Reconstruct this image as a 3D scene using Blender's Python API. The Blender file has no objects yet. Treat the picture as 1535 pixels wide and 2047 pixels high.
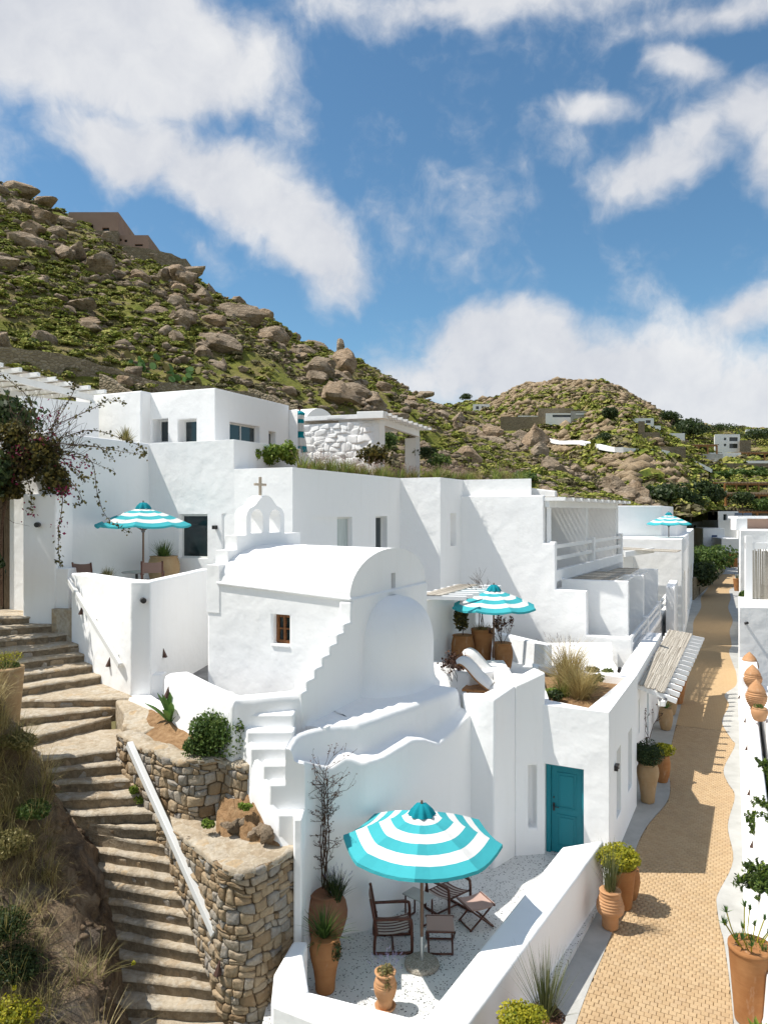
import bpy, bmesh, math, random
import numpy as np
from mathutils import Vector as V, Matrix, noise as mnoise

random.seed(7)
np.random.seed(7)
scene = bpy.context.scene
COL = scene.collection

# ------------------------------------------------------------------ camera, sky, sun, exposure
F, CX, CY, H = 1471.0, 767.5, 1023.5, 8.0          # focal length and centre in photo pixels, eye height
cam_d = bpy.data.cameras.new('camera')
cam_d.sensor_fit = 'VERTICAL'
cam_d.sensor_height = 36.0
cam_d.lens = 36.0 * F / 2047.0
cam_d.clip_start = 0.1
cam_d.clip_end = 6000
cam = bpy.data.objects.new('camera', cam_d)
COL.objects.link(cam)
cam.location = (0, 0, H)
cam.rotation_euler = (math.radians(90), 0, 0)
scene.camera = cam

SUN_L = V((0.512, -0.012, -0.858)).normalized()      # direction the light travels
to_sun = -SUN_L
sun_el = math.asin(to_sun.z)
sun_az = math.atan2(to_sun.x, to_sun.y)              # clockwise from +Y

world = bpy.data.worlds.new('World')
scene.world = world
world.use_nodes = True
wt = world.node_tree
wn, wl = wt.nodes, wt.links
wn.clear()
w_out = wn.new('ShaderNodeOutputWorld')
w_bg = wn.new('ShaderNodeBackground')
w_sky = wn.new('ShaderNodeTexSky')
w_sky.sky_type = 'NISHITA'
w_sky.sun_disc = False
w_sky.sun_elevation = sun_el
w_sky.sun_rotation = sun_az
w_sky.altitude = 0
w_sky.air_density = 1.0
w_sky.dust_density = 0.25
w_sky.ozone_density = 2.2
SKY_STRENGTH = 0.092
w_bg.inputs['Strength'].default_value = SKY_STRENGTH


world.cycles.sampling_method = 'MANUAL'
world.cycles.sample_map_resolution = 512


def wmath(op, a, b=None, clamp=False):
    n = wn.new('ShaderNodeMath')
    n.operation = op
    n.use_clamp = clamp
    for i, x in enumerate((a, b)):
        if x is None:
            continue
        if isinstance(x, (int, float)):
            n.inputs[i].default_value = x
        else:
            wl.new(x, n.inputs[i])
    return n.outputs[0]


def wvec(op, a, b=None):
    n = wn.new('ShaderNodeVectorMath')
    n.operation = op
    for i, x in enumerate((a, b)):
        if x is None:
            continue
        if isinstance(x, (tuple, list, V)):
            n.inputs[i].default_value = tuple(x)
        else:
            wl.new(x, n.inputs[i])
    return n.outputs[0]


def dirpx(u, v):
    return V(((u - CX) / F, 1.0, -(v - CY) / F)).normalized()


w_tc = wn.new('ShaderNodeTexCoord')
w_dir = w_tc.outputs['Generated']


def wnoise(vec, scale, detail=4, rough=0.55):
    n = wn.new('ShaderNodeTexNoise')
    n.inputs['Scale'].default_value = scale
    n.inputs['Detail'].default_value = detail
    n.inputs['Roughness'].default_value = rough
    wl.new(vec, n.inputs['Vector'])
    return n


warp = wnoise(w_dir, 5.5, 4, 0.6)
w_dw = wvec('ADD', w_dir, wvec('MULTIPLY', wvec('SUBTRACT', warp.outputs['Color'], (0.5, 0.5, 0.5)), (0.10, 0.10, 0.09)))
# banks of cloud: bearing, angular half sizes along two axes, tilt (degrees), weight
banks = [(150, 50, 560, 210, -2, 1.3), (350, 140, 260, 130, 8, .9), (250, 290, 240, 120, 14, .95),
         (430, 360, 330, 120, 22, 1.0), (610, 470, 240, 120, 45, .9),
         (960, -10, 700, 80, 0, .72), (1480, 0, 380, 70, 4, .7),
         (1390, 120, 150, 66, 25, .92), (1500, 210, 120, 130, 60, .95), (1560, 300, 120, 160, 40, .9), (1190, 225, 150, 50, 15, .70),
         (1310, 345, 250, 95, -18, .82), (1400, 270, 170, 60, -40, .75), (1020, 690, 330, 120, 8, .95), (1150, 760, 560, 150, 5, 1.1),
         (1480, 850, 700, 190, 3, 1.2), (1500, 630, 190, 80, -20, .8),
         (390, 500, 150, 60, 30, .42), (1070, 490, 110, 44, 10, .28), (780, 440, 100, 60, 20, .30),
         (-520, 300, 500, 220, 10, 1.0), (2100, 420, 440, 200, -10, 1.0), (2150, 800, 700, 150, 0, 1.1),
         (-560, 780, 600, 120, 0, 1.0)]
dens = None
for (u, v, ru, rv, tilt, wgt) in banks:
    c = dirpx(u, v)
    right = V((c.y, -c.x, 0)).normalized()
    up = right.cross(c).normalized()
    t = math.radians(-tilt)
    e1 = right * math.cos(t) + up * math.sin(t)
    e2 = -right * math.sin(t) + up * math.cos(t)
    mp = wn.new('ShaderNodeMapping')
    mp.vector_type = 'TEXTURE'
    mp.inputs['Location'].default_value = tuple(c)
    mp.inputs['Rotation'].default_value = Matrix((e1, e2, e1.cross(e2))).transposed().to_euler()
    mp.inputs['Scale'].default_value = (ru / F * c.y, rv / F * c.y, 0.8)
    wl.new(w_dw, mp.inputs['Vector'])
    gr = wn.new('ShaderNodeTexGradient')
    gr.gradient_type = 'SPHERICAL'
    wl.new(mp.outputs[0], gr.inputs[0])
    g = wmath('MULTIPLY', gr.outputs['Fac'], wgt)
    if dens is None:
        dens = g
    else:
        n = wn.new('ShaderNodeMath')
        n.operation = 'SMOOTH_MAX'
        n.inputs[2].default_value = 0.25
        wl.new(dens, n.inputs[0])
        wl.new(g, n.inputs[1])
        dens = n.outputs[0]
fine = wnoise(w_dw, 6.5, 8, 0.58)
# weather away from the view: broken cloud over the rest of the sky
big = wnoise(w_dir, 2.6, 3, 0.55)
beh = wn.new('ShaderNodeSeparateXYZ')
wl.new(w_dir, beh.inputs[0])
else_mask = wmath('MULTIPLY', wmath('SUBTRACT', 0.55, beh.outputs['Y'], clamp=True), 2.2, clamp=True)
else_d = wmath('MULTIPLY', wmath('MULTIPLY', wmath('SUBTRACT', big.outputs['Fac'], 0.44, clamp=True), 5.0), else_mask)
dens = wmath('MAXIMUM', dens, else_d)
puff = wnoise(w_dw, 19.0, 6, 0.6)
edge = wmath('ADD', wmath('ADD', wmath('MULTIPLY', wmath('SUBTRACT', fine.outputs['Fac'], 0.5), 1.15), wmath('MULTIPLY', wmath('SUBTRACT', puff.outputs['Fac'], 0.5), 0.5)), dens)
mr = wn.new('ShaderNodeMapRange')
mr.interpolation_type = 'SMOOTHSTEP'
wl.new(edge, mr.inputs['Value'])
mr.inputs['From Min'].default_value = 0.12
mr.inputs['From Max'].default_value = 0.64
mask = wmath('MULTIPLY', mr.outputs[0], 0.96)
cr = wn.new('ShaderNodeValToRGB')
cr.color_ramp.elements[0].position = 0.34
cr.color_ramp.elements[0].color = (4.7, 4.95, 5.6, 1)
cr.color_ramp.elements[1].position = 0.62
cr.color_ramp.elements[1].color = (7.2, 7.25, 7.35, 1)
wl.new(wmath('ADD', wmath('MULTIPLY', big.outputs['Fac'], 0.4), wmath('ADD', wmath('MULTIPLY', fine.outputs['Fac'], 0.35), wmath('MULTIPLY', puff.outputs['Fac'], 0.25))), cr.inputs['Fac'])
grade = wn.new('ShaderNodeMix')
grade.data_type = 'RGBA'
grade.blend_type = 'MULTIPLY'
grade.inputs[0].default_value = 1.0
grade.inputs[7].default_value = (0.76, 1.03, 1.075, 1)
wl.new(w_sky.outputs[0], grade.inputs[6])
mixc = wn.new('ShaderNodeMix')
mixc.data_type = 'RGBA'
wl.new(mask, mixc.inputs[0])
wl.new(grade.outputs[2], mixc.inputs[6])
wl.new(cr.outputs['Color'], mixc.inputs[7])
wl.new(mixc.outputs[2], w_bg.inputs['Color'])
wl.new(w_bg.outputs[0], w_out.inputs['Surface'])

sun_d = bpy.data.lights.new('sun', 'SUN')
sun_d.energy = 4.6
sun_d.angle = math.radians(0.53)
sun_d.color = (1.0, 0.955, 0.88)
sun = bpy.data.objects.new('sun', sun_d)
COL.objects.link(sun)
sun.rotation_euler = SUN_L.to_track_quat('-Z', 'Y').to_euler()
sun.location = (-30, -5, 60)

scene.render.engine = 'CYCLES'
vs = scene.view_settings
vs.view_transform = 'Standard'
vs.look = 'None'
vs.exposure = 0.38
vs.gamma = 1.0
vs.use_curve_mapping = False
scene.render.resolution_x = 767
scene.render.resolution_y = 1024
scene.cycles.max_bounces = 8
scene.cycles.diffuse_bounces = 5
scene.cycles.transparent_max_bounces = 12

# ------------------------------------------------------------------ geometry helpers
TH = math.atan((1465 - CX) / F)                       # the lane's bearing
SX, SY = math.sin(TH), math.cos(TH)


def G(u, v, z):
    """point of the horizontal plane z seen at photo position (u, v)"""
    y = (H - z) * F / (v - CY)
    return V(((u - CX) / F * y, y, z))


def P(u, v, y):
    return V(((u - CX) / F * y, y, H - (v - CY) / F * y))


def W(a, b, z=0.0):
    """lane frame: a across the lane (to the right), b along it"""
    return V((a * SY + b * SX, -a * SX + b * SY, z))


def AB(p):
    return (p[0] * SY - p[1] * SX, p[0] * SX + p[1] * SY)


def lerp(a, b, t):
    return a + (b - a) * t


def interp(x, xs, ys):
    return float(np.interp(x, xs, ys))


def catmull(pts, n=6):
    pts = [V(p) for p in pts]
    out = []
    for i in range(len(pts) - 1):
        p0 = pts[max(i - 1, 0)]
        p1, p2 = pts[i], pts[i + 1]
        p3 = pts[min(i + 2, len(pts) - 1)]
        for k in range(n):
            t = k / n
            out.append(0.5 * ((2 * p1) + (p2 - p0) * t + (2 * p0 - 5 * p1 + 4 * p2 - p3) * t * t +
                              (3 * p1 - p0 - 3 * p2 + p3) * t ** 3))
    out.append(pts[-1])
    return out


def tag(o, label=None, cat=None, group=None, kind=None):
    if label:
        o['label'] = label
    if cat:
        o['category'] = cat
    if group:
        o['group'] = group
    if kind:
        o['kind'] = kind
    return o


def empty(name, loc, label=None, cat=None, group=None, rz=0.0):
    o = bpy.data.objects.new(name, None)
    o.empty_display_size = 0.1
    COL.objects.link(o)
    o.location = loc
    o.rotation_euler = (0, 0, rz)
    tag(o, label, cat, group)
    return o


def link_mesh(name, me, parent=None, loc=(0, 0, 0)):
    o = bpy.data.objects.new(name, me)
    COL.objects.link(o)
    if parent is not None:
        o.parent = parent
    o.location = loc
    return o


class MB:
    """collects polygons; build() links them as one mesh object"""

    def __init__(self):
        self.v = []
        self.f = []
        self.m = []

    def add(self, vs_, fs, mi=0):
        o = len(self.v)
        self.v.extend([tuple(p) for p in vs_])
        for f in fs:
            self.f.append([i + o for i in f])
            self.m.append(mi)
        return self

    def prism(self, poly, z0, z1, mi=0):
        """vertical prism; z0 / z1 numbers or lists per corner"""
        n = len(poly)
        area = sum(poly[i][0] * poly[(i + 1) % n][1] - poly[(i + 1) % n][0] * poly[i][1] for i in range(n))
        z0 = list(z0) if isinstance(z0, (list, tuple)) else [z0] * n
        z1 = list(z1) if isinstance(z1, (list, tuple)) else [z1] * n
        idx = list(range(n))
        if area < 0:
            idx.reverse()
        vs_ = [(poly[i][0], poly[i][1], z0[i]) for i in idx] + [(poly[i][0], poly[i][1], z1[i]) for i in idx]
        fs = [[(i), (i + 1) % n, n + (i + 1) % n, n + i] for i in range(n)]
        fs.append(list(range(n))[::-1])
        fs.append([n + i for i in range(n)])
        return self.add(vs_, fs, mi)

    def box(self, c, s, rz=0.0, mi=0, rx=0.0, ry=0.0):
        hx, hy, hz = s[0] / 2, s[1] / 2, s[2] / 2
        m = Matrix.Translation(V(c)) @ Matrix.Rotation(rz, 4, 'Z') @ Matrix.Rotation(ry, 4, 'Y') @ Matrix.Rotation(rx, 4, 'X')
        vs_ = [m @ V((x, y, z)) for z in (-hz, hz) for y in (-hy, hy) for x in (-hx, hx)]
        return self.add(vs_, [[0, 2, 3, 1], [4, 5, 7, 6], [0, 1, 5, 4], [2, 6, 7, 3], [0, 4, 6, 2], [1, 3, 7, 5]], mi)

    def beam(self, p0, p1, w, h, mi=0, up=V((0, 0, 1))):
        """rectangular bar between two points"""
        p0, p1 = V(p0), V(p1)
        d = (p1 - p0).normalized()
        x = d.cross(up)
        if x.length < 1e-4:
            x = V((1, 0, 0))
        x.normalize()
        y = x.cross(d)
        vs_ = []
        for p in (p0, p1):
            for sx, sy in ((-1, -1), (1, -1), (1, 1), (-1, 1)):
                vs_.append(p + x * (sx * w / 2) + y * (sy * h / 2))
        return self.add(vs_, [[0, 1, 2, 3][::-1], [4, 5, 6, 7], [0, 1, 5, 4], [1, 2, 6, 5], [2, 3, 7, 6], [3, 0, 4, 7]], mi)

    def tube(self, pts, r, n=8, mi=0, cap=True):
        pts = [V(p) for p in pts]
        rs = r if isinstance(r, (list, tuple)) else [r] * len(pts)
        vs_, fs = [], []
        prev = None
        for i, p in enumerate(pts):
            d = (pts[min(i + 1, len(pts) - 1)] - pts[max(i - 1, 0)])
            if d.length < 1e-6:
                d = V((0, 0, 1))
            d.normalize()
            if prev is None:
                x = d.orthogonal().normalized()
            else:
                x = prev - d * prev.dot(d)
                x = x.normalized() if x.length > 1e-5 else d.orthogonal().normalized()
            prev = x
            y = d.cross(x)
            for k in range(n):
                a = 2 * math.pi * k / n
                vs_.append(p + x * (math.cos(a) * rs[i]) + y * (math.sin(a) * rs[i]))
        for i in range(len(pts) - 1):
            for k in range(n):
                fs.append([i * n + k, i * n + (k + 1) % n, (i + 1) * n + (k + 1) % n, (i + 1) * n + k])
        if cap:
            fs.append(list(range(n))[::-1])
            fs.append([(len(pts) - 1) * n + k for k in range(n)])
        return self.add(vs_, fs, mi)

    def lathe(self, prof, n=28, c=(0, 0, 0), mi=0, sx=1.0, sy=1.0, wob=0.0):
        vs_, fs = [], []
        for j, (r, z) in enumerate(prof):
            for k in range(n):
                a = 2 * math.pi * k / n
                q = 1 + wob * math.sin(3 * a + j * .35)
                vs_.append((c[0] + r * q * sx * math.cos(a), c[1] + r * q * sy * math.sin(a), c[2] + z))
        for j in range(len(prof) - 1):
            for k in range(n):
                fs.append([j * n + k, j * n + (k + 1) % n, (j + 1) * n + (k + 1) % n, (j + 1) * n + k])
        if prof[0][0] > 1e-4:
            fs.append(list(range(n))[::-1])
        if prof[-1][0] > 1e-4:
            fs.append([(len(prof) - 1) * n + k for k in range(n)])
        return self.add(vs_, fs, mi)

    def grid(self, rows, mi=0, flip=False):
        nr, nc = len(rows), len(rows[0])
        vs_ = [p for r in rows for p in r]
        fs = []
        for i in range(nr - 1):
            for j in range(nc - 1):
                q = [i * nc + j, i * nc + j + 1, (i + 1) * nc + j + 1, (i + 1) * nc + j]
                fs.append(q[::-1] if flip else q)
        return self.add(vs_, fs, mi)

    def build(self, name, mats, parent=None, smooth=False, bevel=0.0, seg=3, world=True, loc=None, angle=35):
        """world=True: corners are in world space and are moved into the parent's frame (parents are unrotated)"""
        if not isinstance(mats, (list, tuple)):
            mats = [mats]
        off = V((0, 0, 0))
        if world:
            if parent is not None:
                off = V(parent.location)
                if parent.parent is not None:
                    off = off + V(parent.parent.location)
            if loc is not None:
                off = off + V(loc)
        me = bpy.data.meshes.new(name)
        arr = np.array(self.v, dtype=float)
        if world and len(arr):
            arr = arr - np.array(off)
        me.from_pydata(arr.tolist(), [], self.f)
        for m in mats:
            me.materials.append(m)
        if len(mats) > 1:
            me.polygons.foreach_set('material_index', np.array(self.m, dtype=np.int32))
        me.validate()
        me.update()
        o = link_mesh(name, me, parent, loc if loc is not None else (0, 0, 0))
        if smooth:
            me.shade_smooth()
        if bevel > 0:
            b = o.modifiers.new('bevel', 'BEVEL')
            b.width = bevel
            b.segments = seg
            b.limit_method = 'ANGLE'
            b.angle_limit = math.radians(angle)
            b.harden_normals = False
            me.shade_smooth()
            try:
                me.set_sharp_from_angle(angle=math.radians(60))
            except Exception:
                pass
        return o


def cut(o, cutters):
    """carve openings: cutters is a list of (poly, z0, z1) upright prisms, or an MB"""
    saved = [(m.width, m.segments, m.angle_limit) for m in o.modifiers if m.type == 'BEVEL']
    for m in list(o.modifiers):
        o.modifiers.remove(m)
    if isinstance(cutters, MB):
        mb = cutters
    else:
        mb = MB()
        for (poly, z0, z1) in cutters:
            mb.prism(poly, z0, z1)
    c = mb.build('cutter', o.data.materials[0] if o.data.materials else [], world=False)
    base = V(o.location) + (V(o.parent.location) if o.parent else V((0, 0, 0)))
    if o.parent and o.parent.parent:
        base = base + V(o.parent.parent.location)
    par, lo = o.parent, V(o.location)
    o.parent = None
    o.location = base
    bm_ = o.modifiers.new('b', 'BOOLEAN')
    bm_.operation = 'DIFFERENCE'
    bm_.solver = 'EXACT'
    bm_.object = c
    bpy.context.view_layer.update()
    dg = bpy.context.evaluated_depsgraph_get()
    me = bpy.data.meshes.new_from_object(o.evaluated_get(dg))
    o.modifiers.remove(bm_)
    old = o.data
    o.data = me
    nm = old.name
    bpy.data.meshes.remove(old)
    me.name = nm
    cd = c.data
    bpy.data.objects.remove(c)
    bpy.data.meshes.remove(cd)
    o.parent = par
    o.location = lo
    for (w_, s_, a_) in saved:
        b = o.modifiers.new('bevel', 'BEVEL')
        b.width, b.segments, b.angle_limit, b.limit_method = w_, s_, a_, 'ANGLE'
    me.shade_smooth()
    try:
        me.set_sharp_from_angle(angle=math.radians(60))
    except Exception:
        pass
    return o


class Face:
    """an upright wall plane, p0 -> p1 from left to right as seen from outside"""

    def __init__(self, p0, p1):
        self.p0 = V((p0[0], p0[1], 0))
        p1 = V((p1[0], p1[1], 0))
        self.len = (p1 - self.p0).length
        self.d = (p1 - self.p0).normalized()
        self.n = V((-self.d.y, self.d.x, 0))          # inward

    def hit(self, u):
        du = (u - CX) / F
        # p0 + d*s = Y*(du,1)
        den = self.d.x - du * self.d.y
        s = (du * self.p0.y - self.p0.x) / den
        return s, self.p0.y + self.d.y * s

    def sz(self, u, v):
        s, y = self.hit(u)
        return s, H - (v - CY) / F * y

    def pt(self, s, depth=0.0, z=0.0):
        p = self.p0 + self.d * s + self.n * depth
        return V((p.x, p.y, z))

    def rect(self, s0, s1, d0, d1):
        return [self.pt(s0, d0), self.pt(s1, d0), self.pt(s1, d1), self.pt(s0, d1)]

    def upoly(self, sz, d0, d1, mb=None, mi=0):
        """extrude an outline in the (s, z) plane of the wall from depth d0 to d1"""
        mb = mb or MB()
        n = len(sz)
        ar = sum(sz[i][0] * sz[(i + 1) % n][1] - sz[(i + 1) % n][0] * sz[i][1] for i in range(n))
        if ar < 0:
            sz = sz[::-1]
        a = [self.pt(s, d0, z) for s, z in sz] + [self.pt(s, d1, z) for s, z in sz]
        fs = [list(range(n)), [n + i for i in range(n)][::-1]]
        fs += [[i, n + i, n + (i + 1) % n, (i + 1) % n] for i in range(n)]
        mb.add(a, fs, mi)
        return mb


def quad(p, ux, w, d):
    """plan rectangle: starts at p, w along unit ux, d along its left normal"""
    ux = V((ux[0], ux[1], 0)).normalized()
    n = V((-ux.y, ux.x, 0))
    p = V((p[0], p[1], 0))
    return [p, p + ux * w, p + ux * w + n * d, p + n * d]


def copy_tree(o, parent=None, loc=None, rz=None):
    c = o.copy()
    COL.objects.link(c)
    c.parent = parent
    if loc is not None:
        c.location = loc
    if rz is not None:
        c.rotation_euler = (0, 0, rz)
    for ch in list(o.children):
        copy_tree(ch, c)
    return c


def bulk_mesh(name, verts, faces, mats, parent=None, mi=None, smooth=False):
    """verts (n,3) array, faces (m,k) array"""
    verts = np.asarray(verts, dtype=np.float32)
    faces = np.asarray(faces, dtype=np.int32)
    k = faces.shape[1]
    me = bpy.data.meshes.new(name)
    me.vertices.add(len(verts))
    me.vertices.foreach_set('co', verts.ravel())
    me.loops.add(faces.size)
    me.loops.foreach_set('vertex_index', faces.ravel())
    me.polygons.add(len(faces))
    me.polygons.foreach_set('loop_start', np.arange(0, faces.size, k, dtype=np.int32))
    me.polygons.foreach_set('loop_total', np.full(len(faces), k, dtype=np.int32))
    for m in (mats if isinstance(mats, (list, tuple)) else [mats]):
        me.materials.append(m)
    if mi is not None:
        me.polygons.foreach_set('material_index', np.asarray(mi, dtype=np.int32))
    me.update(calc_edges=True)
    if smooth:
        me.shade_smooth()
    return link_mesh(name, me, parent)


def fbm(x, y, z=0.0, oct_=4):
    return mnoise.fractal(V((x, y, z)), 1.0, 2.0, oct_)

# ------------------------------------------------------------------ materials
class NT:
    def __init__(self, name, rough=0.8, spec=0.3):
        self.mat = bpy.data.materials.new(name)
        self.mat.use_nodes = True
        self.t = self.mat.node_tree
        self.n, self.l = self.t.nodes, self.t.links
        self.b = self.n['Principled BSDF']
        self.out = self.n['Material Output']
        self.b.inputs['Roughness'].default_value = rough
        self.b.inputs['Specular IOR Level'].default_value = spec

    def node(self, t, **kw):
        n = self.n.new(t)
        for k, v in kw.items():
            setattr(n, k, v)
        return n

    def set(self, sock, val):
        if isinstance(val, (int, float)):
            sock.default_value = val
        elif isinstance(val, (tuple, list)):
            sock.default_value = val if len(val) != 3 or sock.type == 'VECTOR' else (*val, 1)
        else:
            self.l.new(val, sock)

    def coord(self, kind='pos', scale=None, rotz=None):
        if kind == 'pos':
            s = self.node('ShaderNodeNewGeometry').outputs['Position']
        else:
            s = self.node('ShaderNodeTexCoord').outputs['Object']
        if scale is not None or rotz is not None:
            m = self.node('ShaderNodeMapping')
            self.l.new(s, m.inputs['Vector'])
            if scale is not None:
                m.inputs['Scale'].default_value = scale
            if rotz is not None:
                m.inputs['Rotation'].default_value = (0, 0, rotz)
            s = m.outputs[0]
        return s

    def noise(self, vec, scale, detail=5, rough=0.55, dist=0.0):
        n = self.node('ShaderNodeTexNoise')
        self.l.new(vec, n.inputs['Vector'])
        n.inputs['Scale'].default_value = scale
        n.inputs['Detail'].default_value = detail
        n.inputs['Roughness'].default_value = rough
        n.inputs['Distortion'].default_value = dist
        return n.outputs['Fac']

    def voro(self, vec, scale, feature='F1', out='Distance', rand=1.0):
        n = self.node('ShaderNodeTexVoronoi', feature=feature)
        self.l.new(vec, n.inputs['Vector'])
        n.inputs['Scale'].default_value = scale
        n.inputs['Randomness'].default_value = rand
        return n.outputs[out]

    def ramp(self, fac, stops, interp_='LINEAR'):
        r = self.node('ShaderNodeValToRGB')
        r.color_ramp.interpolation = interp_
        els = r.color_ramp.elements
        while len(els) < len(stops):
            els.new(0.5)
        for e, (p, c) in zip(els, stops):
            e.position = p
            e.color = (*c, 1) if len(c) == 3 else c
        self.l.new(fac, r.inputs['Fac'])
        return r.outputs['Color']

    def mix(self, fac, a, b, blend='MIX'):
        m = self.node('ShaderNodeMix', data_type='RGBA', blend_type=blend)
        self.set(m.inputs[0], fac)
        self.set(m.inputs[6], a)
        self.set(m.inputs[7], b)
        return m.outputs[2]

    def math(self, op, a, b=0.0, clamp=False):
        m = self.node('ShaderNodeMath', operation=op)
        m.use_clamp = clamp
        self.set(m.inputs[0], a)
        self.set(m.inputs[1], b)
        return m.outputs[0]

    def rnd(self):
        return self.node('ShaderNodeObjectInfo').outputs['Random']

    def island(self):
        return self.node('ShaderNodeNewGeometry').outputs['Random Per Island']

    def bump(self, h, strength=0.3, dist=0.02, prev=None):
        b = self.node('ShaderNodeBump')
        b.inputs['Strength'].default_value = strength
        b.inputs['Distance'].default_value = dist
        self.l.new(h, b.inputs['Height'])
        if prev is not None:
            self.l.new(prev, b.inputs['Normal'])
        return b.outputs[0]

    def done(self, color=None, normal=None, rough=None):
        if color is not None:
            self.set(self.b.inputs['Base Color'], color)
        if normal is not None:
            self.l.new(normal, self.b.inputs['Normal'])
        if rough is not None:
            self.set(self.b.inputs['Roughness'], rough)
        return self.mat

    def translucent(self, color, fac=0.3):
        tr = self.node('ShaderNodeBsdfTranslucent')
        self.set(tr.inputs['Color'], color)
        mx = self.node('ShaderNodeMixShader')
        mx.inputs[0].default_value = fac
        self.l.new(self.b.outputs[0], mx.inputs[1])
        self.l.new(tr.outputs[0], mx.inputs[2])
        self.l.new(mx.outputs[0], self.out.inputs['Surface'])
        return self.mat


M = {}


def m_plaster(name, base=(0.88, 0.878, 0.87), wob=1.0):
    t = NT(name, 0.85, 0.25)
    p = t.coord('pos')
    big = t.noise(p, 0.9, 4, 0.5)
    fin = t.noise(p, 14, 6, 0.6)
    st = t.noise(t.coord('pos', (3.0, 3.0, 0.35)), 1.4, 5, 0.6)
    c = t.mix(t.math('MULTIPLY', t.math('SUBTRACT', st, 0.54, True), 1.3), base, tuple(x * 0.90 for x in base[:1]) + (base[1] * 0.885, base[2] * 0.86))
    c = t.mix(t.math('MULTIPLY', t.math('SUBTRACT', fin, 0.5, True), 0.35), c, tuple(x * .93 for x in base))
    n1 = t.bump(t.noise(p, 1.5, 3, 0.5), 0.30 * wob, 0.10)
    n2 = t.bump(big, 0.25 * wob, 0.22, n1)
    n3 = t.bump(fin, 0.12, 0.008, n2)
    return t.done(c, n3)


M['plaster'] = m_plaster('white_limewash')
M['beam'] = m_plaster('white_painted_wood', (0.84, 0.84, 0.83), 0.3)

t = NT('terrazzo', 0.55, 0.35)
p = t.coord('pos', (1, 1, 0.0))
pw = t.coord('pos', (1.0, 0.55, 0.0), 0.5)
cell = t.node('ShaderNodeTexVoronoi')
t.l.new(p, cell.inputs['Vector'])
cell.inputs['Scale'].default_value = 24
sep = t.node('ShaderNodeSeparateColor')
t.l.new(cell.outputs['Color'], sep.inputs[0])
chip = t.math('MULTIPLY', t.math('GREATER_THAN', sep.outputs[0], 0.12),
              t.math('LESS_THAN', t.math('ADD', cell.outputs['Distance'], t.math('MULTIPLY', t.noise(p, 60, 2), 0.18)), t.math('ADD', t.math('MULTIPLY', sep.outputs[1], 0.36), .16)))
chipc = t.ramp(sep.outputs[2], [(0, (.045, .05, .055)), (.6, (.10, .11, .12)), (1, (.30, .29, .27))])
c = t.mix(chip, t.ramp(t.noise(p, 2.0, 4), [(0.3, (.60, .60, .585)), (.7, (.69, .69, .675))]), chipc)
M['terrazzo'] = t.done(c, t.bump(t.noise(p, 30, 3), 0.1, 0.003))

t = NT('paver_block', 0.8, 0.25)
p = t.coord('pos')
base = t.ramp(t.rnd(), [(0, (.43, .295, .165)), (.35, (.47, .33, .185)), (.7, (.50, .36, .21)), (1, (.45, .32, .19))])
c = t.mix(t.math('MULTIPLY', t.noise(p, 25, 6, .65), .45), base, (.36, .25, .14))
c = t.mix(t.math('MULTIPLY', t.math('SUBTRACT', t.noise(p, .7, 4), .5, True), .8), c, (.56, .44, .28))
c = t.mix(t.math('MULTIPLY', t.math('SUBTRACT', t.noise(p, 1.6, 6, .7), .52, True), 2.2, True), c, (.34, .24, .14))
M['paver'] = t.done(c, t.bump(t.noise(p, 60, 4), .25, .004))

t = NT('paver_block_mass', 0.8, 0.25)
p = t.coord('pos')
base = t.ramp(t.island(), [(0, (.43, .295, .165)), (.35, (.47, .33, .185)), (.7, (.50, .36, .21)), (1, (.45, .32, .19))])
c = t.mix(t.math('MULTIPLY', t.noise(p, 25, 6, .65), .45), base, (.36, .25, .14))
c = t.mix(t.math('MULTIPLY', t.math('SUBTRACT', t.noise(p, .7, 4), .5, True), .8), c, (.56, .44, .28))
c = t.mix(t.math('MULTIPLY', t.math('SUBTRACT', t.noise(p, 1.6, 6, .7), .52, True), 2.2, True), c, (.34, .24, .14))
M['paver_mass'] = t.done(c, t.bump(t.noise(p, 60, 4), .25, .004))

t = NT('paver_bed', 0.9, 0.2)
p = t.coord('pos', None, TH)
br = t.node('ShaderNodeTexBrick')
t.l.new(p, br.inputs['Vector'])
br.inputs['Scale'].default_value = 1.0
br.inputs['Brick Width'].default_value = .118
br.inputs['Row Height'].default_value = .108
br.inputs['Mortar Size'].default_value = .007
br.inputs['Color1'].default_value = (.45, .315, .175, 1)
br.inputs['Color2'].default_value = (.49, .35, .20, 1)
br.inputs['Mortar'].default_value = (.33, .23, .125, 1)
c = t.mix(t.math('MULTIPLY', t.noise(t.coord('pos'), 2, 5), .4), br.outputs[0], (.44, .29, .145))
M['paver_bed'] = t.done(c, t.bump(br.outputs['Fac'], -.2, .006))
t = NT('joint_sand', 0.95, 0.1)
M['joint'] = t.done(t.ramp(t.noise(t.coord('pos'), 9, 4), [(.3, (.29, .20, .10)), (.7, (.38, .27, .15))]))

t = NT('screed_concrete', 0.8, 0.25)
p = t.coord('pos')
c = t.ramp(t.noise(p, 1.3, 7, .62), [(.25, (.33, .325, .30)), (.5, (.41, .405, .38)), (.75, (.48, .475, .45))])
c = t.mix(t.math('MULTIPLY', t.math('SUBTRACT', t.noise(p, 6, 6, .7), .52, True), 1.2), c, (.27, .265, .245))
M['concrete'] = t.done(c, t.bump(t.noise(p, 22, 5), .2, .006))

STONES = [(0, (.20, .135, .075)), (.18, (.33, .235, .14)), (.4, (.43, .33, .215)), (.6, (.36, .27, .17)), (.78, (.37, .34, .29)), (.9, (.29, .27, .245)), (1, (.45, .40, .33))]


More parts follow.
